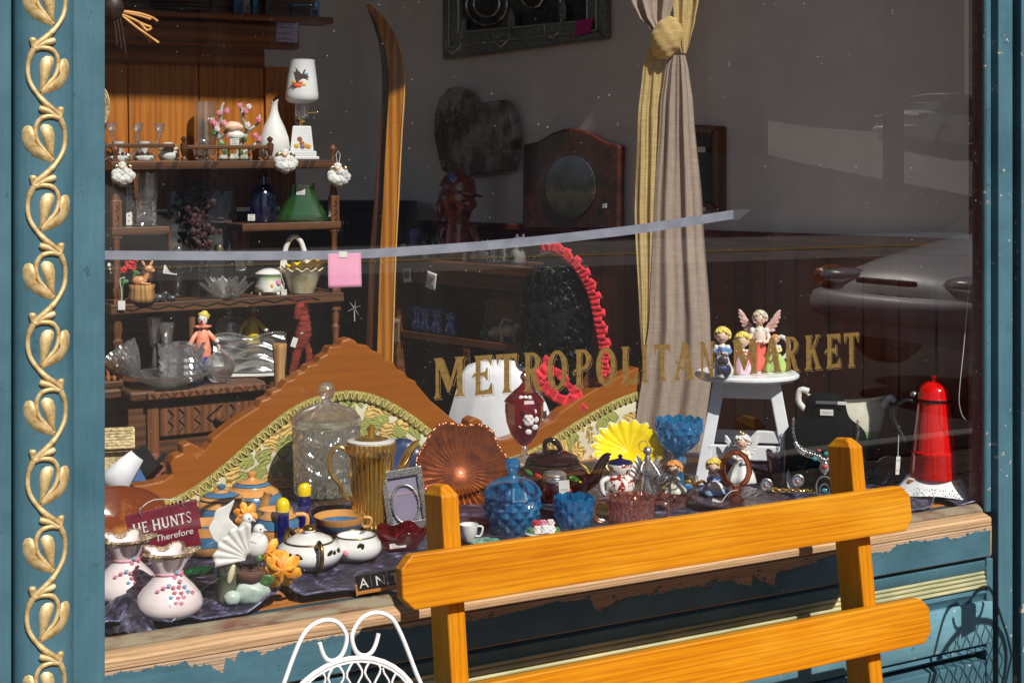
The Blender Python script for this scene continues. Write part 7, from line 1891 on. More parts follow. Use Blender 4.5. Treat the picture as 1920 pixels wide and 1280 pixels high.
# brown teapot
MT['teapot_brown'] = pm('rockingham_brown_glaze', lin(46, 16, 14), .1, 0, lin(30, 10, 10), 20, coat=1)
t, k = put('brown_teapot', 'dark brown glazed teapot painted with tulips', 'teapot', 1036, 930, .72)
obj('body', B(k).lathe([(0, 0), (44, 0), (60, 8), (70, 24), (72, 40), (64, 54), (50, 62), (0, 64)], 44), MT['teapot_brown'], t, 55)
obj('gold_line', B(k).tube([(52 * cos(a), 52 * sin(a), 62) for a in [2 * PI * i / 48 for i in range(48)]], 1.2, 5, True), MT['old_gilt'], t, 60)
obj('lid', B(k).lathe([(50, 64), (52, 68), (46, 76), (26, 84), (0, 88)], 40), MT['teapot_brown'], t, 55)
obj('lid_loop', B(k).tube(sm([(-14, 0, 84), (-14, 0, 100), (-4, 0, 106), (8, 0, 100), (16, 0, 86)]), 5, 10), MT['teapot_brown'], t, 60)
obj('spout', B(k).tube(sm([(56, -6, 22), (78, -8, 36), (88, -8, 58), (100, -8, 74), (106, -8, 74)]), [15, 14, 13, 12, 11, 10.4, 10, 9.4, 9, 9, 9, 9, 9], 14), MT['teapot_brown'], t, 60)
obj('handle', B(k).tube(sm([(-62, 6, 52), (-88, 8, 50), (-92, 8, 24), (-66, 6, 14)]), 6, 10), MT['teapot_brown'], t, 60)
for x, z, m, s in ((-26, 50, 'red', 9), (-44, 54, 'green_glaze', 11), (-10, 40, 'leafg', 9), (40, 44, 'green_glaze', 12), (50, 38, 'yellow', 6), (-34, 24, 'red', 10), (30, 26, 'red', 7)):
    y_ = -math.sqrt(max(9, 70 ** 2 - x * x)) * (1 if z < 50 else .93); obj('painted_tulip', B(k).ball((x, y_, z), (s, 2.2, s * .45), rot=Matrix.Rotation(math.atan2(x, -y_), 3, 'Z') @ Matrix.Rotation(.4, 3, 'Y')), MT[m], t, 60)
t, k = put('jam_jar', 'small glass jar with ribbed silver lid and hanging label', 'jar', 1040, 938, .50)
obj('body', B(k).lathe([(0, 0), (21, 0), (23, 4), (23, 32), (20, 36), (0, 36)], 28), gl('red_jelly_glass', lin(130, 24, 20), .2, scat=.3), t, 50)
obj('lid', B(k).lathe([(22, 36), (22.5, 40), (21, 41), (22.5, 44), (21, 45), (22, 49), (18, 54), (0, 56)], 32), MT['silver'], t, 50)
ptag(t, k, 18, -24, 26, 20, 34, R(-4), 1)
# blue moon glass
def blueglass(name, col): return gl(name, col, .25, .025, 1.5, bump=.4, bs=75, bd=.003, vor=True, scat=.5, dcol=lin(0, 170, 242), spark=.17)
MT['aqua'] = blueglass('turquoise_pressed_glass', lin(140, 226, 255))
MT['aqua2'] = blueglass('teal_pressed_glass', lin(124, 220, 246))
def moons(n, rows_, d): return lambda tt, i, r, z: (r * (1 + d * (abs(cos(n * tt / 2 + (PI / 2 if (int(z / rows_) % 2) else 0))) - .5) * (1 if i > 1 else 0)), z)
t, k = put('blue_glass_candy_box', 'round turquoise pressed glass candy dish with knobbed lid', 'candy dish', 961, 1000, .40)
pr = [(0, 0), (34, 0), (40, 4)] + [(40 + 17 * sin((z - 4) / 66 * PI * .62), z) for z in range(8, 70, 4)]
obj('bowl', B(k).lathe(pr + [(50, 70), (44, 40), (0, 10)], 112, cut(12, 26, .13)), MT['aqua'], t)
obj('lid', B(k).lathe([(56, 70), (58, 74), (55, 84), (46, 94), (30, 102), (12, 106), (9, 110), (11, 120), (15, 128), (15, 136), (10, 140), (0, 141)], 84, cut(12, 18, .09)), MT['aqua'], t)
t, k = put('blue_glass_cup', 'scalloped turquoise pressed glass cup beside the candy dish', 'cup', 1076, 994, .36)
obj('body', B(k).lathe(dens([(0, 0), (24, 0), (26, 4), (34, 20), (39, 40), (41, 60)], 5)[1:] + [(39, 61), (35, 40), (28, 16), (0, 8)], 80, lambda tt, i, r, z: (cut(10, 26, .12)(tt, i, r, z)[0] if r < 41.5 else r, z + (5 * abs(cos(5 * tt)) if z > 56 else 0))), MT['aqua2'], t)
t, k = put('blue_glass_compote', 'tall footed turquoise glass compote with scalloped bowl', 'compote', 1273, 912, .62)
obj('foot', B(k).lathe([(0, 0), (26, 0), (24, 5), (10, 10), (8, 22), (8, 36), (13, 44), (14, 52), (9, 60), (12, 64)], 36), MT['aqua'], t, 50)
obj('bowl', B(k).lathe(dens([(10, 64), (24, 70), (38, 84), (46, 104), (48, 122)], 5) + [(46, 123), (43, 104), (34, 86), (0, 72)], 96, lambda tt, i, r, z: (cut(12, 26, .10)(tt, i, r, z)[0], z + (6 * abs(cos(6 * tt)) if z > 118 else 0))), MT['aqua'], t)
# yellow dish
t, k = put('yellow_ruffled_dish', 'bright yellow dish with frilled white edge propped upright', 'dish', 1178, 872, .92)
b = B(k).lathe([(0, 0), (18, 0), (36, 4), (52, 12), (66, 24), (68, 26), (64, 28), (48, 16), (0, 5)], 140, ruf(18, .045, [0, 0, 0, .4, 1, 1, 1, .4, 0], 3)).move(Matrix.Translation((0, 12 * k, 22 * k)) @ Matrix.Rotation(R(58), 4, 'X') @ Matrix.Diagonal((1, .78, 1, 1)))
obj('body', b, pm('sunny_yellow_glass', lin(250, 222, 20), .2, 0, lin(236, 200, 10), 14, coat=.6), t, 0)
b = B(k).tube([((67 * (1 + .045 * cos(18 * a))) * cos(a), (67 * (1 + .045 * cos(18 * a))) * sin(a), 26 + 3 * cos(18 * a)) for a in [2 * PI * i / 180 for i in range(180)]], 1.5, 5, True).move(Matrix.Translation((0, 12 * k, 22 * k)) @ Matrix.Rotation(R(58), 4, 'X') @ Matrix.Diagonal((1, .78, 1, 1)))
obj('white_edge', b, MT['china'], t, 60)
# patterned little pot
t, k = put('imari_pot', 'small white and red patterned china pot with dark blue lid', 'pot', 1163, 928, .46)
MT['imari'] = pm('red_white_imari_glaze', lin(228, 226, 220), .2, 0, lin(150, 24, 24), 70, lo=.5, hi=.54, coat=.6)
obj('body', B(k).lathe([(0, 0), (20, 0), (28, 8), (30, 20), (26, 32), (18, 40), (20, 44), (25, 58), (24, 60), (0, 60)], 30), MT['imari'], t, 50)
obj('lid', B(k).lathe([(24, 60), (22, 64), (8, 68), (3, 70), (5, 74), (0, 78)], 26), pm('dark_blue_lid', lin(20, 24, 70), .2, coat=.7), t, 50)
obj('handle', B(k).tube(sm([(-22, -12, 34), (-34, -18, 28), (-32, -18, 8), (-20, -12, 4)]), 5, 10), MT['china'], t, 60)
# silver angel
t, k = put('silver_angel', 'pewter metal angel with wire halo and folded wings', 'figurine', 1214, 932, .40)
b = B(k).lathe([(0, 0), (16, 0), (17, 3), (12, 30), (7, 60), (6, 74), (3, 80), (0, 80)], 18, lambda tt, i, r, z: (r * (1 + .06 * cos(9 * tt)), z)).ball((0, 0, 87), 8.4).tube(sm([(6, 0, 68), (18, -8, 52), (24, -12, 40)]), 2.2, 7).tube(sm([(-6, 0, 68), (-12, -10, 52), (4, -14, 42)]), 2.2, 7)
obj('body', b, MT['silver'], t, 60)
for s in (-1, 1):
    b = B(k)
    for j in range(6): b.ball((s * (12 + j * 3.2), 6, 60 - j * 6), (4, 1.4, 20 - j * 1.6), 8, 6, rot=Matrix.Rotation(s * (.35 + j * .12), 3, 'Y'))
    obj('wing', b, MT['silver'], t, 60)
obj('halo', B(k).tube([(-8 + 8 * cos(a), 0, 96 + 10 * sin(a)) for a in [2 * PI * i / 24 for i in range(24)]], .7, 5, True), MT['silver'], t, 60)

# ---- little figurines
def figurine(name, label, px, py, Y, z, H, skirt, topc, hair, group=None, base=.30, wings=None, halo=False, hood=None, lean=0, hairs=1.0, headk=1.0, waist=.48):
    if z is None: t, k = put(name, label, 'figurine', px, py, Y, None, group=group)
    else: t, k = put(name, label, 'figurine', px, py, Y, z, group=group)
    k *= H / 100.0
    hr = 15.5 * headk
    hc = 100 - hr - 1
    wz = waist * 100
    sk = MT['skin']
    prof_ = [(0, 0), (base * 100, 0), (base * 104, 4), (base * 92, 14), (base * 66, wz * .6), (11, wz), (12, wz + 8), (10.5, hc - hr - 8), (5.5, hc - hr - 2), (5, hc - hr + 2)]
    body = bands('figurine_glaze', [(0, skirt), (wz / 100, topc), ((hc - hr - 6) / 100, lin(240, 206, 182))], 100 * k, .25, .5)
    b = B(k).lathe(prof_, 24, lambda tt, i, r, z_: (r * (1 + (.11 * cos(6 * tt + px) + .05 * cos(13 * tt)) * (1 if i < 5 else 0)), z_ + (2.5 * cos(6 * tt) if i == 2 else 0)))
    b.ball((lean, -1, hc), (hr * .92, hr * .92, hr), 18, 12)
    for s in (-1, 1):
        b.tube(sm([(s * 10, 0, hc - hr - 8), (s * 17, -6, wz + 4), (s * 8, -15, wz + 1)]), [4.6, 4.4, 4.2, 4, 3.8, 3.6, 3.4], 8)
    obj('body', b, body, t, 60)
    obj('hand', B(k).ball((8, -16, wz + 1), 3.6).ball((-8, -16, wz + 1), 3.6), sk, t, 60)
    obj('hair', B(k).ball((lean + 1, 2.5, hc + 3.5), (hr * 1.14 * hairs, hr * 1.05, hr * 1.08), 18, 12, mod=lambda w: (1 + .07 * nz(w.x * 4 + px, w.y * 4, w.z * 4)) * (1 if (w.y > -.3 or w.z > .3) else .8)), MT[hair] if isinstance(hair, str) else hair, t, 0)
    cb = B(k)
    for q in range(16):
        a = PI * (q / 15) * 1.25 - .4
        cb.ball((lean + 1 + hr * 1.0 * cos(a), -hr * .15 + 1.5 * sin(q * 2.1), hc + 2 + hr * .92 * sin(a)), hr * .27, 8, 6)
        if q < 7: cb.ball((lean - hr * .72 + q * hr * .24, -hr * .74, hc + hr * .62 + 2 * sin(q * 1.9)), hr * .22, 7, 5)
    obj('curls', cb, MT[hair] if isinstance(hair, str) else hair, t, 60)
    obj('collar', B(k).lathe([(5, hc - hr - 3), (11, hc - hr - 7), (10, hc - hr - 9), (5, hc - hr - 6)], 20, ruf(7, .12, [0, 1, 1, 0])), MT['china'], t, 60)
    obj('sash', B(k).tube([(11.6 * cos(a), 11.6 * sin(a), wz + 1) for a in [2 * PI * q / 20 for q in range(20)]], 2.0, 6, True), MT['pale_pink'], t, 60)
    obj('sleeve', B(k).ball((12, -2, hc - hr - 10), (5.6, 5.4, 6.4)).ball((-12, -2, hc - hr - 10), (5.6, 5.4, 6.4)), MT['china'], t, 60)
    obj('nose', B(k).ball((lean - 1, -hr * .93, hc - 3.6), (1.3, 1.3, 1.5)), sk, t, 60)
    for s in (-1, 1):
        obj('eye', B(k).ball((lean + s * 5 - 1, -hr * .86, hc - 1), (1.7, .9, 2)), MT['ink'], t, 60)
        obj('cheek', B(k).ball((lean + s * 7.4 - 1, -hr * .78, hc - 5.4), (2.4, .8, 1.8)), MT['pink'], t, 60)
    obj('mouth', B(k).ball((lean - 1, -hr * .87, hc - 7), (2, .7, .8)), MT['red'], t, 60)
    if wings:
        for s in (-1, 1):
            b = B(k)
            for j in range(6): b.ball((s * (17 + j * 2.4), 8, hc - hr - 10 + j * 5.4), (15 - abs(j - 3) * 1.5, 1.6, 3.6), 10, 5, rot=Matrix.Rotation(-s * (.1 + j * .17), 3, 'Y'))
            obj('wing', b, MT[wings] if isinstance(wings, str) else wings, t, 60)
    if halo: obj('halo', B(k).tube([(9 * cos(a), 9 * sin(a), 103) for a in [2 * PI * i / 24 for i in range(24)]], 1.6, 6, True), MT['brass'], t, 60)
    return t, k
W_c, BL, PK, YE, GR = lin(234, 234, 232), lin(104, 148, 206), lin(240, 170, 160), lin(236, 222, 170), lin(176, 208, 120)
t, k = figurine('child_figurine', 'porcelain child with ginger hair kneeling by the silver angel', 1264, 922, .42, None, 58, lin(230, 226, 206), lin(226, 214, 180), 'ginger', 'porcelain children', base=.36, headk=1.45, waist=.36)
t, k = figurine('child_figurine', 'porcelain child with blond hair and blue dress by the amber handle', 1338, 924, .45, None, 64, lin(150, 184, 226), BL, 'blond', 'porcelain children', base=.40, headk=1.3, waist=.36)
obj('apron', B(k).ball((4, -26, 22), (24, 10, 18)), MT['china'], t, 60)
t, k = figurine('angel_figurine', 'white china angel with gold halo in front of the stool', 1391, 902, .52, None, 88, W_c, W_c, 'china', None, base=.30, wings='china', halo=True, headk=.95)
obj('open_book', B(k).box((8, -18, 46), (16, 3, 10), rz=.4), MT['china'], t, bev=.001)
zs = ZP + at(1400, 699, SY).z - ZP + .005
t, k = figurine('girl_figurine', 'porcelain girl in blue bodice holding a guitar on the stool', 1354, 694, SY - .05, zs, 90, lin(214, 222, 236), BL, 'blond', 'figurines on the stool', base=.25, headk=.95)
MT['guitar'] = pm('dark_guitar_glaze', lin(92, 84, 84), .3, 0, lin(56, 50, 52), 30)
obj('guitar', B(k).ball((4, -24, 16), (15, 4, 16)).ball((2, -24, 34), (11, 4, 11)).tube([(2, -24, 40), (-4, -22, 60)], 2.4, 7), MT['guitar'], t, 60)
obj('sound_hole', B(k).ball((4, -28, 18), (6.4, 1, 6.4)), MT['blue_glaze'], t, 60)
t, k = figurine('girl_figurine', 'porcelain girl with yellow curls in red and pink on the stool', 1392, 696, SY - .03, zs, 76, lin(232, 196, 214), lin(226, 90, 60), 'blond', 'figurines on the stool', base=.26, headk=1.15)
t, k = figurine('angel_figurine', 'tall porcelain angel in coral ombre gown with pink wings', 1424, 690, SY + .02, zs, 108, lin(240, 110, 92), lin(240, 218, 206), pm('pearl_hair', lin(214, 206, 192), .3, 0, lin(196, 160, 110), 40), 'figurines on the stool', base=.22, headk=.72, wings=pm('pink_wing', lin(232, 196, 190), .35, 0, lin(200, 150, 140), 60))
t, k = figurine('lady_figurine', 'porcelain lady in lime green gown with white feather fan', 1453, 694, SY - .03, zs, 66, GR, lin(236, 220, 150), 'ginger', 'figurines on the stool', base=.38, headk=.7, waist=.55)
obj('feather_fan', B(k).tube(sm([(14, -6, 30), (34, -6, 50), (36, -4, 82), (18, -2, 98), (4, 0, 88)]), [4, 5, 5.6, 5.4, 6, 5.4, 6, 5.4, 6, 5.6, 5.4, 5, 4], 8), MT['china'], t, 60)

# ---- pink depression glass, plate with amber handle
MT['pinkglass'] = gl('pink_depression_glass', lin(248, 206, 196), .35, .02, scat=.2, dcol=lin(232, 140, 126), spark=.14)
for px, py, Y, s, lab in ((1183, 984, .34, 1.0, 'pink pressed glass cup nearest the bench rail'), (1258, 966, .46, .72, 'smaller pink pressed glass cup behind the first')):
    t, k = put('pink_glass_cup', lab, 'cup', px, py, Y, group='pink glass cups'); k *= s
    obj('body', B(k).lathe([(0, 0), (38, 0)] + [(40 + 8 * (z / 52) ** .7, z) for z in range(3, 52, 5)] + [(49, 54), (46, 54), (44, 30), (38, 8), (0, 6)], 96, cut(16, 18, .10)), MT['pinkglass'], t)
    for s_ in (-1, 1): obj('handle', B(k).tube(sm([(s_ * 46, -6, 44), (s_ * 66, -8, 42), (s_ * 68, -8, 16), (s_ * 42, -6, 6)]), 4.2, 10), MT['pinkglass'], t, 60)
t, k = put('amber_handled_plate', 'purple glass serving plate with amber loop handle', 'plate', 1380, 946, .36)
obj('plate', B(k).lathe([(0, 4), (30, 5), (70, 8), (92, 14), (92, 16), (70, 11), (0, 7)], 96, lambda tt, i, r, z: (r * (1 + .015 * cos(24 * tt)), z + .8 * cos(24 * tt))), gl('plum_glass', lin(190, 164, 180), .4, scat=.12), t, 0)
MT['amberglass'] = gl('amber_rose_glass', lin(206, 124, 92), .3, scat=.15)
b = B(k).tube([((0 + 25 * sin(a)), 0, 64 - 30 * cos(a) + 6 * (1 - cos(a)) * .4) for a in [-2.75 + 5.5 * i / 11 + PI for i in range(12)]], 5.4, 6)
obj('handle', b, MT['amberglass'], t)
obj('handle_stem', B(k).lathe([(16, 8), (12, 12), (8, 18), (11, 24), (9, 30), (10, 38)], 10), MT['amberglass'], t)
obj('tag_string', B(k).tube(sm([(4, -8, 30), (-12, -12, 26), (-26, -20, 10)]), .7, 5), MT['string'], t)
ptag(t, k, -34, -24, 10, 20, 6, R(20), 0)
t, k = put('rose_ring_dish', 'small china dish heaped with porcelain roses at the bench rail', 'dish', 1018, 1008, .26)
obj('dish', B(k).lathe([(0, 0), (22, 0), (34, 10), (32, 12), (0, 6)], 30), MT['china'], t, 50)
for x, y_, z, m in ((-22, -8, 14, 'leafg'), (-10, -10, 18, 'pale_pink'), (4, -12, 20, 'china'), (16, -8, 18, 'china'), (0, 4, 26, 'pink'), (-12, 8, 24, 'red'), (14, 8, 26, 'pale_pink'), (24, -2, 14, 'leafg')): obj('rose', rose(B(k), (x, y_, z), 9, 6), MT[m], t, 60)
t, k = put('little_cup', 'tiny patterned china cup right of the bench post', 'cup', 879, 1014, .32)
obj('body', B(k).lathe([(0, 0), (8, 0), (15, 14), (18, 32), (16.5, 32), (12, 12), (0, 4)], 24), MT['china'], t, 50)
obj('handle', B(k).tube(sm([(16, 0, 28), (26, 0, 26), (22, 0, 10), (12, 0, 10)]), 2, 8), MT['china'], t, 60)
t, k = put('sage_saucer', 'pale sage leaf saucer beside the tiny cup', 'saucer', 912, 1022, .24)
obj('body', B(k).lathe([(0, 2), (24, 2), (30, 6), (28, 8), (0, 5)], 40, ruf(8, .08, [0, .5, 1, 1, 0])), pm('sage_glaze', lin(140, 186, 170), .3, 0, lin(90, 130, 110), 60, coat=.5), t, 50)

# ================================================================ RIGHT SIDE
t, k = put('purple_carnival_vase', 'dark purple iridescent tulip vase behind the earrings', 'vase', 1462, 906, .50)
MT['carn_p'] = carnivalmat('amethyst_carnival_glass', lin(70, 36, 62), lin(52, 44, 40), 460)
obj('body', B(k).lathe([(0, 0), (18, 0), (22, 8), (24, 26), (26, 44), (28, 58), (25, 60), (22, 40), (0, 10)], 72, lambda tt, i, r, z: (r * (1 + .07 * cos(5 * tt) * min(1, i / 3)), z + (8 * abs(cos(2.5 * tt)) if i in (5, 6) else 0))), MT['carn_p'], t, 60)
for px, py, lab in ((1437, 920, 'silver concho earring left of the pair on the gold clip'), (1496, 912, 'silver concho earring right of the pair on the gold clip')):
    t, k = put('concho_earring', lab, 'earring', px, py, .34, group='concho earrings')
    obj('disc', B(k).lathe([(0, 0), (11, 0), (11.5, 1.4), (9, 2.4), (0, 2)], 28).move(Matrix.Translation((0, 0, 12 * k)) @ Matrix.Rotation(R(80), 4, 'X')), MT['silver'], t, 40)
    obj('beaded_edge', B(k).tube([(10 * cos(a), -2.4, 12 + 10 * sin(a)) for a in [2 * PI * i / 28 for i in range(28)]], [1.5 + .6 * (-1) ** i for i in range(28)], 6, True), MT['silver'], t, 60)
    for x, z, m in ((-3, 14, 'toy_blue'), (3, 13, 'red'), (-2, 9, 'red'), (3, 9, 'sky_blue'), (0, 11.5, 'china')): obj('inlay', B(k).ball((x, -3.4, z), (2, 1, 1.8)), MT[m], t, 60)
t, k = put('gold_ribbon', 'crumpled bright gold metal ribbon clip under the earrings', 'ribbon', 1480, 930, .32)
b = B(k)
for j in range(3): b.sheet(18, 4, lambda u, v: ((u - .5) * 78 + j * 4, v * 9 + 6 * nz(u * 5, j * 4), 6 + 7 * abs(sin(u * 9 + j * 2)) + 3 * nz(u * 9, v * 3, j)))
obj('ribbon', b, MT['gold'], t, 40, solid=.0008)
t, k = put('gold_bow', 'small gold foil bow beside the porcelain child', 'bow', 1303, 918, .50)
b = B(k)
for a in (20, 75, 120, 165): b.tube(sm([(0, 0, 10), (14 * cos(R(a)), -4, 12 + 16 * sin(R(a))), (22 * cos(R(a)), -2, 8 + 10 * sin(R(a)))]), 3, 6, flat=.3)
obj('loop', b, MT['gold'], t, 50)
# necklace bust
t, k = put('necklace_bust', 'black velvet necklace bust at the right of the stool', 'jewellery bust', 1548, 916, .38)
MT['black_velvet'] = pm('black_display_velvet', (.006, .006, .007), .95, 0, (.004, .004, .0045), 40, spec=.1)
rows = []
for z, w, d, yo in ((0, 62, 26, 0), (40, 70, 26, 0), (80, 77, 26, 2), (104, 76, 26, 4), (118, 66, 26, 6), (126, 52, 26, 8), (134, 42, 25, 9), (150, 38, 25, 11), (166, 36, 24, 13), (174, 30, 20, 15), (177, 18, 12, 16)):
    rows.append([(w * (abs(cos(a)) ** .8) * (1 if cos(a) > 0 else -1), yo + d * sin(a) * (1.0 if sin(a) < 0 else .7), z) for a in [2 * PI * i / 40 for i in range(40)]])
b = loftpoly(B(k), rows)
obj('body', b, MT['black_velvet'], t, 60, sub=1)
o = obj('label', B(k).box((4, -16, 164), (44, 1, 6), rx=R(-24)), pm('grey_label', (.05, .045, .05), .6), t)
ptag(t, k, 30, -17.4, 164, 16, 6, 0, 0); ptag(t, k, 2, -18, 146, 24, 11, 0, 1)
t = thing('silver_necklace', 'silver necklace with turquoise and coral drops on the bust', 'necklace', t.location, t.rotation_euler.z)
b = B(k)
def bustY(x, z): return -27 - (4 if z < 100 else 0) + abs(x) * .06
for s in (-1, 1):
    P = sm([(s * 58, -14, 132), (s * 59, -24, 112), (s * 55, -28, 92)], 6)
    for i, q in enumerate(P): b.tube([q + Vector((2.2 * cos(a) * (i % 2), 2.2 * cos(a) * (1 - i % 2) - 1, 2.6 * sin(a))) for a in [2 * PI * j / 8 for j in range(8)]], .7, 5, True)
obj('chain', b, MT['silver'], t, 60)
b = B(k)
lnk = sm([(-55, -29, 90), (-48, -30, 80), (-34, -31, 72), (-16, -32, 68), (0, -33, 60), (14, -32, 70), (30, -31, 76), (48, -30, 84), (55, -29, 92)], 4)
for i, q in enumerate(lnk): b.ball(q + Vector((0, -1, 0)), (4.6, 3, 4) if i % 2 else (3, 3, 3), 9, 6)
b.tube([q + Vector((0, -1.5, -7)) for q in lnk], 1.6, 6).tube([q + Vector((0, -1.5, 6)) for q in lnk], 1.2, 6)
obj('silver_plate', b, MT['silver'], t, 60)
b = B(k).ball((-2, -34, 46), (9, 3, 12)).tube([(-2, -34, 60), (-2, -34, 34)], 2.2, 7).tube([(-2 + 15 * sin(a), -34, 6 - 19 * cos(a) + (5 if cos(a) < 0 else 0)) for a in [2 * PI * i / 24 for i in range(24)]], 2, 6, True).tube([(-2 + 9 * sin(a), -34, 4 - 12 * cos(a)) for a in [2 * PI * i / 20 for i in range(20)]], 1.4, 6, True)
obj('pendant', b, MT['silver'], t, 60)
MT['turq'] = pm('turquoise_stone', lin(60, 170, 176), .3, 0, lin(30, 110, 120), 60, coat=.5)
MT['coral'] = pm('coral_bead', lin(200, 50, 44), .3, coat=.5)
for x, z, r_, m in ((2, 72, 6, 'turq'), (-12, 78, 4, 'coral'), (14, 78, 4, 'coral'), (-20, 62, 5, 'turq'), (-2, 48, 5, 'coral'), (-2, 4, 6, 'turq'), (-10, -6, 3, 'coral')): obj('stone', B(k).ball((x, -37, z), (r_, 2.6, r_ * .8)), MT[m], t, 60)
# gravy boat planter
t, k = put('swan_planter', 'cream china swan shaped planter with green base behind the bust', 'planter', 1592, 838, .50)
MT['cream_ch'] = bands('cream_green_glaze', [(0, lin(70, 130, 80)), (.22, lin(150, 190, 140)), (.34, lin(226, 222, 204))], 100 * k, .25, .6)
rows = []
for z, xl, xr, d in ((-42, -24, 34, 18), (-30, -22, 32, 16), (0, -30, 44, 20), (14, -40, 56, 24), (40, -52, 62, 30), (64, -66, 66, 30), (84, -74, 58, 26), (92, -80, 66, 24), (88, -74, 60, 20), (60, -54, 48, 22)):
    rows.append([((xl + xr) / 2 + (xr - xl) / 2 * cos(a), d * sin(a), z + 6 * cos(2 * a)) for a in [2 * PI * i / 36 for i in range(36)]])
obj('body', loftpoly(B(k), rows), MT['cream_ch'], t, 60)
obj('beak', B(k).tube(sm([(60, 0, 78), (70, 0, 92), (78, 0, 94), (82, 0, 88)]), [8, 8, 8, 7, 7, 7, 6, 6, 6, 5], 10), MT['china'], t, 60)
obj('handle', B(k).tube(sm([(-70, 0, 60), (-92, 0, 80), (-90, 0, 104), (-74, 0, 102)]), 6, 10), MT['china'], t, 60)
# lace covered box with red coffee pot
def lacewhite():
    m, nt = newmat('white_cloth_with_lace_edge')
    tc = N(nt, 'TexCoord').outputs['Object']
    z = N(nt, 'SeparateXYZ', {0: tc}).outputs[2]
    v = N(nt, 'TexVoronoi', {'Vector': tc, 'Scale': 150}, feature='DISTANCE_TO_EDGE').outputs[0]
    hole = math_(nt, 'MULTIPLY', math_(nt, 'GREATER_THAN', v, .26), math_(nt, 'LESS_THAN', z, .028))
    p = pbsdf(nt, col=(.76, .77, .8), rough=.9, nor=bumpn(nt, noise(nt, tc, 300, 2), .3, .001))
    out(nt, N(nt, 'MixShader', {0: hole, 1: p, 2: N(nt, 'BsdfTransparent')}))
    return m
RY = .17
t, k = put('lace_cloth', 'white cloth with lace edging draped over a low block', 'cloth', 1752, 940, RY, .548)
hz_ = at(1752, 895, RY).z - .548
def lc(u, v):
    a = 2 * PI * u
    if v < .5: r_ = v * 2; x, y_, z = 50 * r_, 34 * r_, hz_ / k
    else:
        w = (v - .5) * 2; fl_ = (1 + .10 * w * sin(7 * a + 1) + .05 * w * sin(13 * a)); x, y_, z = 50 + 24 * w * fl_, 34 + 22 * w * fl_, (hz_ / k) * (1 - w ** .8 * (.93 + .07 * sin(5 * a)))
    sq = lambda c: abs(c) ** .75 * (1 if c > 0 else -1)
    return (x * sq(cos(a)), y_ * sq(sin(a)), z + 1.5)
obj('cloth', B(k).sheet(96, 26, lc), lacewhite(), t, 0)
obj('block', B(k).box((0, 0, hz_ / k / 2), (92, 60, hz_ / k - 2)), MT['ledge'], t)
t, k = put('red_coffee_pot', 'tall red enamel coffee pot with black handle and price tag', 'coffee pot', 1752, 893, RY, .548 + hz_ + 2 * k)
MT['red_enamel'] = pm('red_enamel', lin(222, 14, 10), .14, 0, lin(206, 8, 6), 6, coat=.8)
obj('body', B(k).lathe([(0, 0), (44, 0), (45, 4), (42.5, 40), (43.5, 42), (43.5, 48), (41.5, 50), (34, 110), (31, 142), (0, 143)], 44), MT['red_enamel'], t, 35)
obj('rim', B(k).lathe([(31, 142), (34, 143), (34, 146), (31, 147)], 44), MT['black'], t, 45)
obj('lid', B(k).lathe([(33, 147), (31, 151), (30, 160), (25, 170), (14, 177), (5, 179), (4, 183), (7, 186), (5, 190), (0, 191)], 40), MT['red_enamel'], t, 35)
obj('hinge', B(k).ball((-37, 0, 152), 6.5), MT['silver'], t, 60)
obj('handle', B(k).tube(sm([(-32, 0, 138), (-52, 0, 140), (-72, 0, 124), (-74, 0, 104), (-62, 0, 78), (-52, 0, 62), (-46, 0, 46)]), [4, 4.6, 5, 5, 5, 5, 5, 5, 5, 5, 5, 5, 5, 5, 4.6, 4.2, 3.8, 3.4, 3], 10), MT['black'], t, 60)
obj('spout', B(k).tube(sm([(10, 30, 118), (12, 40, 132), (14, 46, 142)]), [9, 8, 7, 6.5, 6, 5.5, 5], 12), MT['red_enamel'], t, 60)
obj('tag_string', B(k).tube([(-64, -2, 92), (-65, -4, 60), (-66, -5, 34)], .8, 5), MT['string'], t)
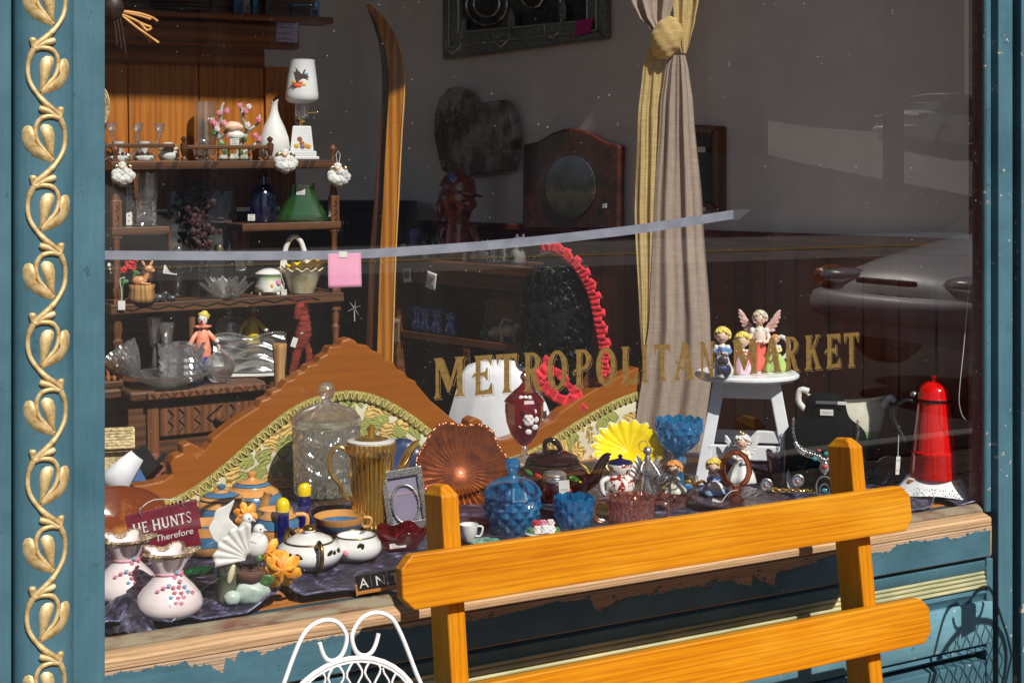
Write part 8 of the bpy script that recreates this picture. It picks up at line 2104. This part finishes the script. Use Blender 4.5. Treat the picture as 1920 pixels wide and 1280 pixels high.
ptag(t, k, -66, -5, 18, 11, 34, R(4), 2, R(50))
# loose cord on the sash
t = thing('blind_cord', 'thin grey cord hanging in a loop beside the right jamb', 'cord', at(1805, 700, .05))
P = [at(x, y, .05) - t.location for x, y in ((1823, 420), (1818, 520), (1808, 640), (1799, 730), (1799, 760), (1806, 782), (1818, 790), (1828, 786))]
obj('cord', B().tube(sm(P), .0012, 6), MT['string'], t, 60)

# ================================================================ TAPE AND NOTE ON THE GLASS
tpx = [(190, 478), (300, 479), (420, 479.5), (540, 479), (620, 478), (700, 475), (760, 471), (820, 467), (900, 461), (1000, 452), (1100, 441), (1200, 429), (1300, 414), (1375, 402)]
ctr = sm([Vector((at(x, y, .006).x, .006, at(x, y, .006).z)) for x, y in tpx], 4)
half_ = [8.5 * mpp(960 + (i / (len(ctr) - 1) - .5) * 1190 - 180, .006) for i in range(len(ctr))]
MT['tape'] = pm('blue_grey_tape', lin(138, 141, 156), .55, 0, lin(122, 125, 140), 20)
n = len(ctr)
b = B().sheet(n - 1, 1, lambda u, v: tuple(ctr[round(u * (n - 1))] + Vector((0, 0, (v - .5) * -2 * half_[round(u * (n - 1))]))))
t = tag(obj('tape_strip', b, MT['tape'], None, None, solid=.0004), 'long grey tape strip running across the inside of the glass', 'tape')
q = [at(x, y, .006) for x, y in ((1370, 394), (1409, 392), (1384, 412), (1368, 411))]
obj('clear_tail', B().add([tuple(p) for p in q], [(0, 1, 2, 3)]), gl('clear_tape', (.8, .8, .82), .7), t)
t = thing('pink_sticky_note', 'pink sticky note hanging from the tape strip', 'note', at(647, 505, .003), 0)
k = mpp(647, .0)
MT['rosy'] = pm('pink_sticky_paper', lin(232, 160, 192), .85, 0, lin(222, 148, 182), 10)
b = B(k).sheet(8, 10, lambda u, v: ((u - .5) * 60 * 1.12, 2.5 - 3 * v * v, 34 - v * 68))
obj('sheet', b, MT['rosy'], t, 0, solid=.0004)
obj('tape_piece', B(k).box((-4, 1.2, 28), (16, .3, 11)), MT['paper'], t)
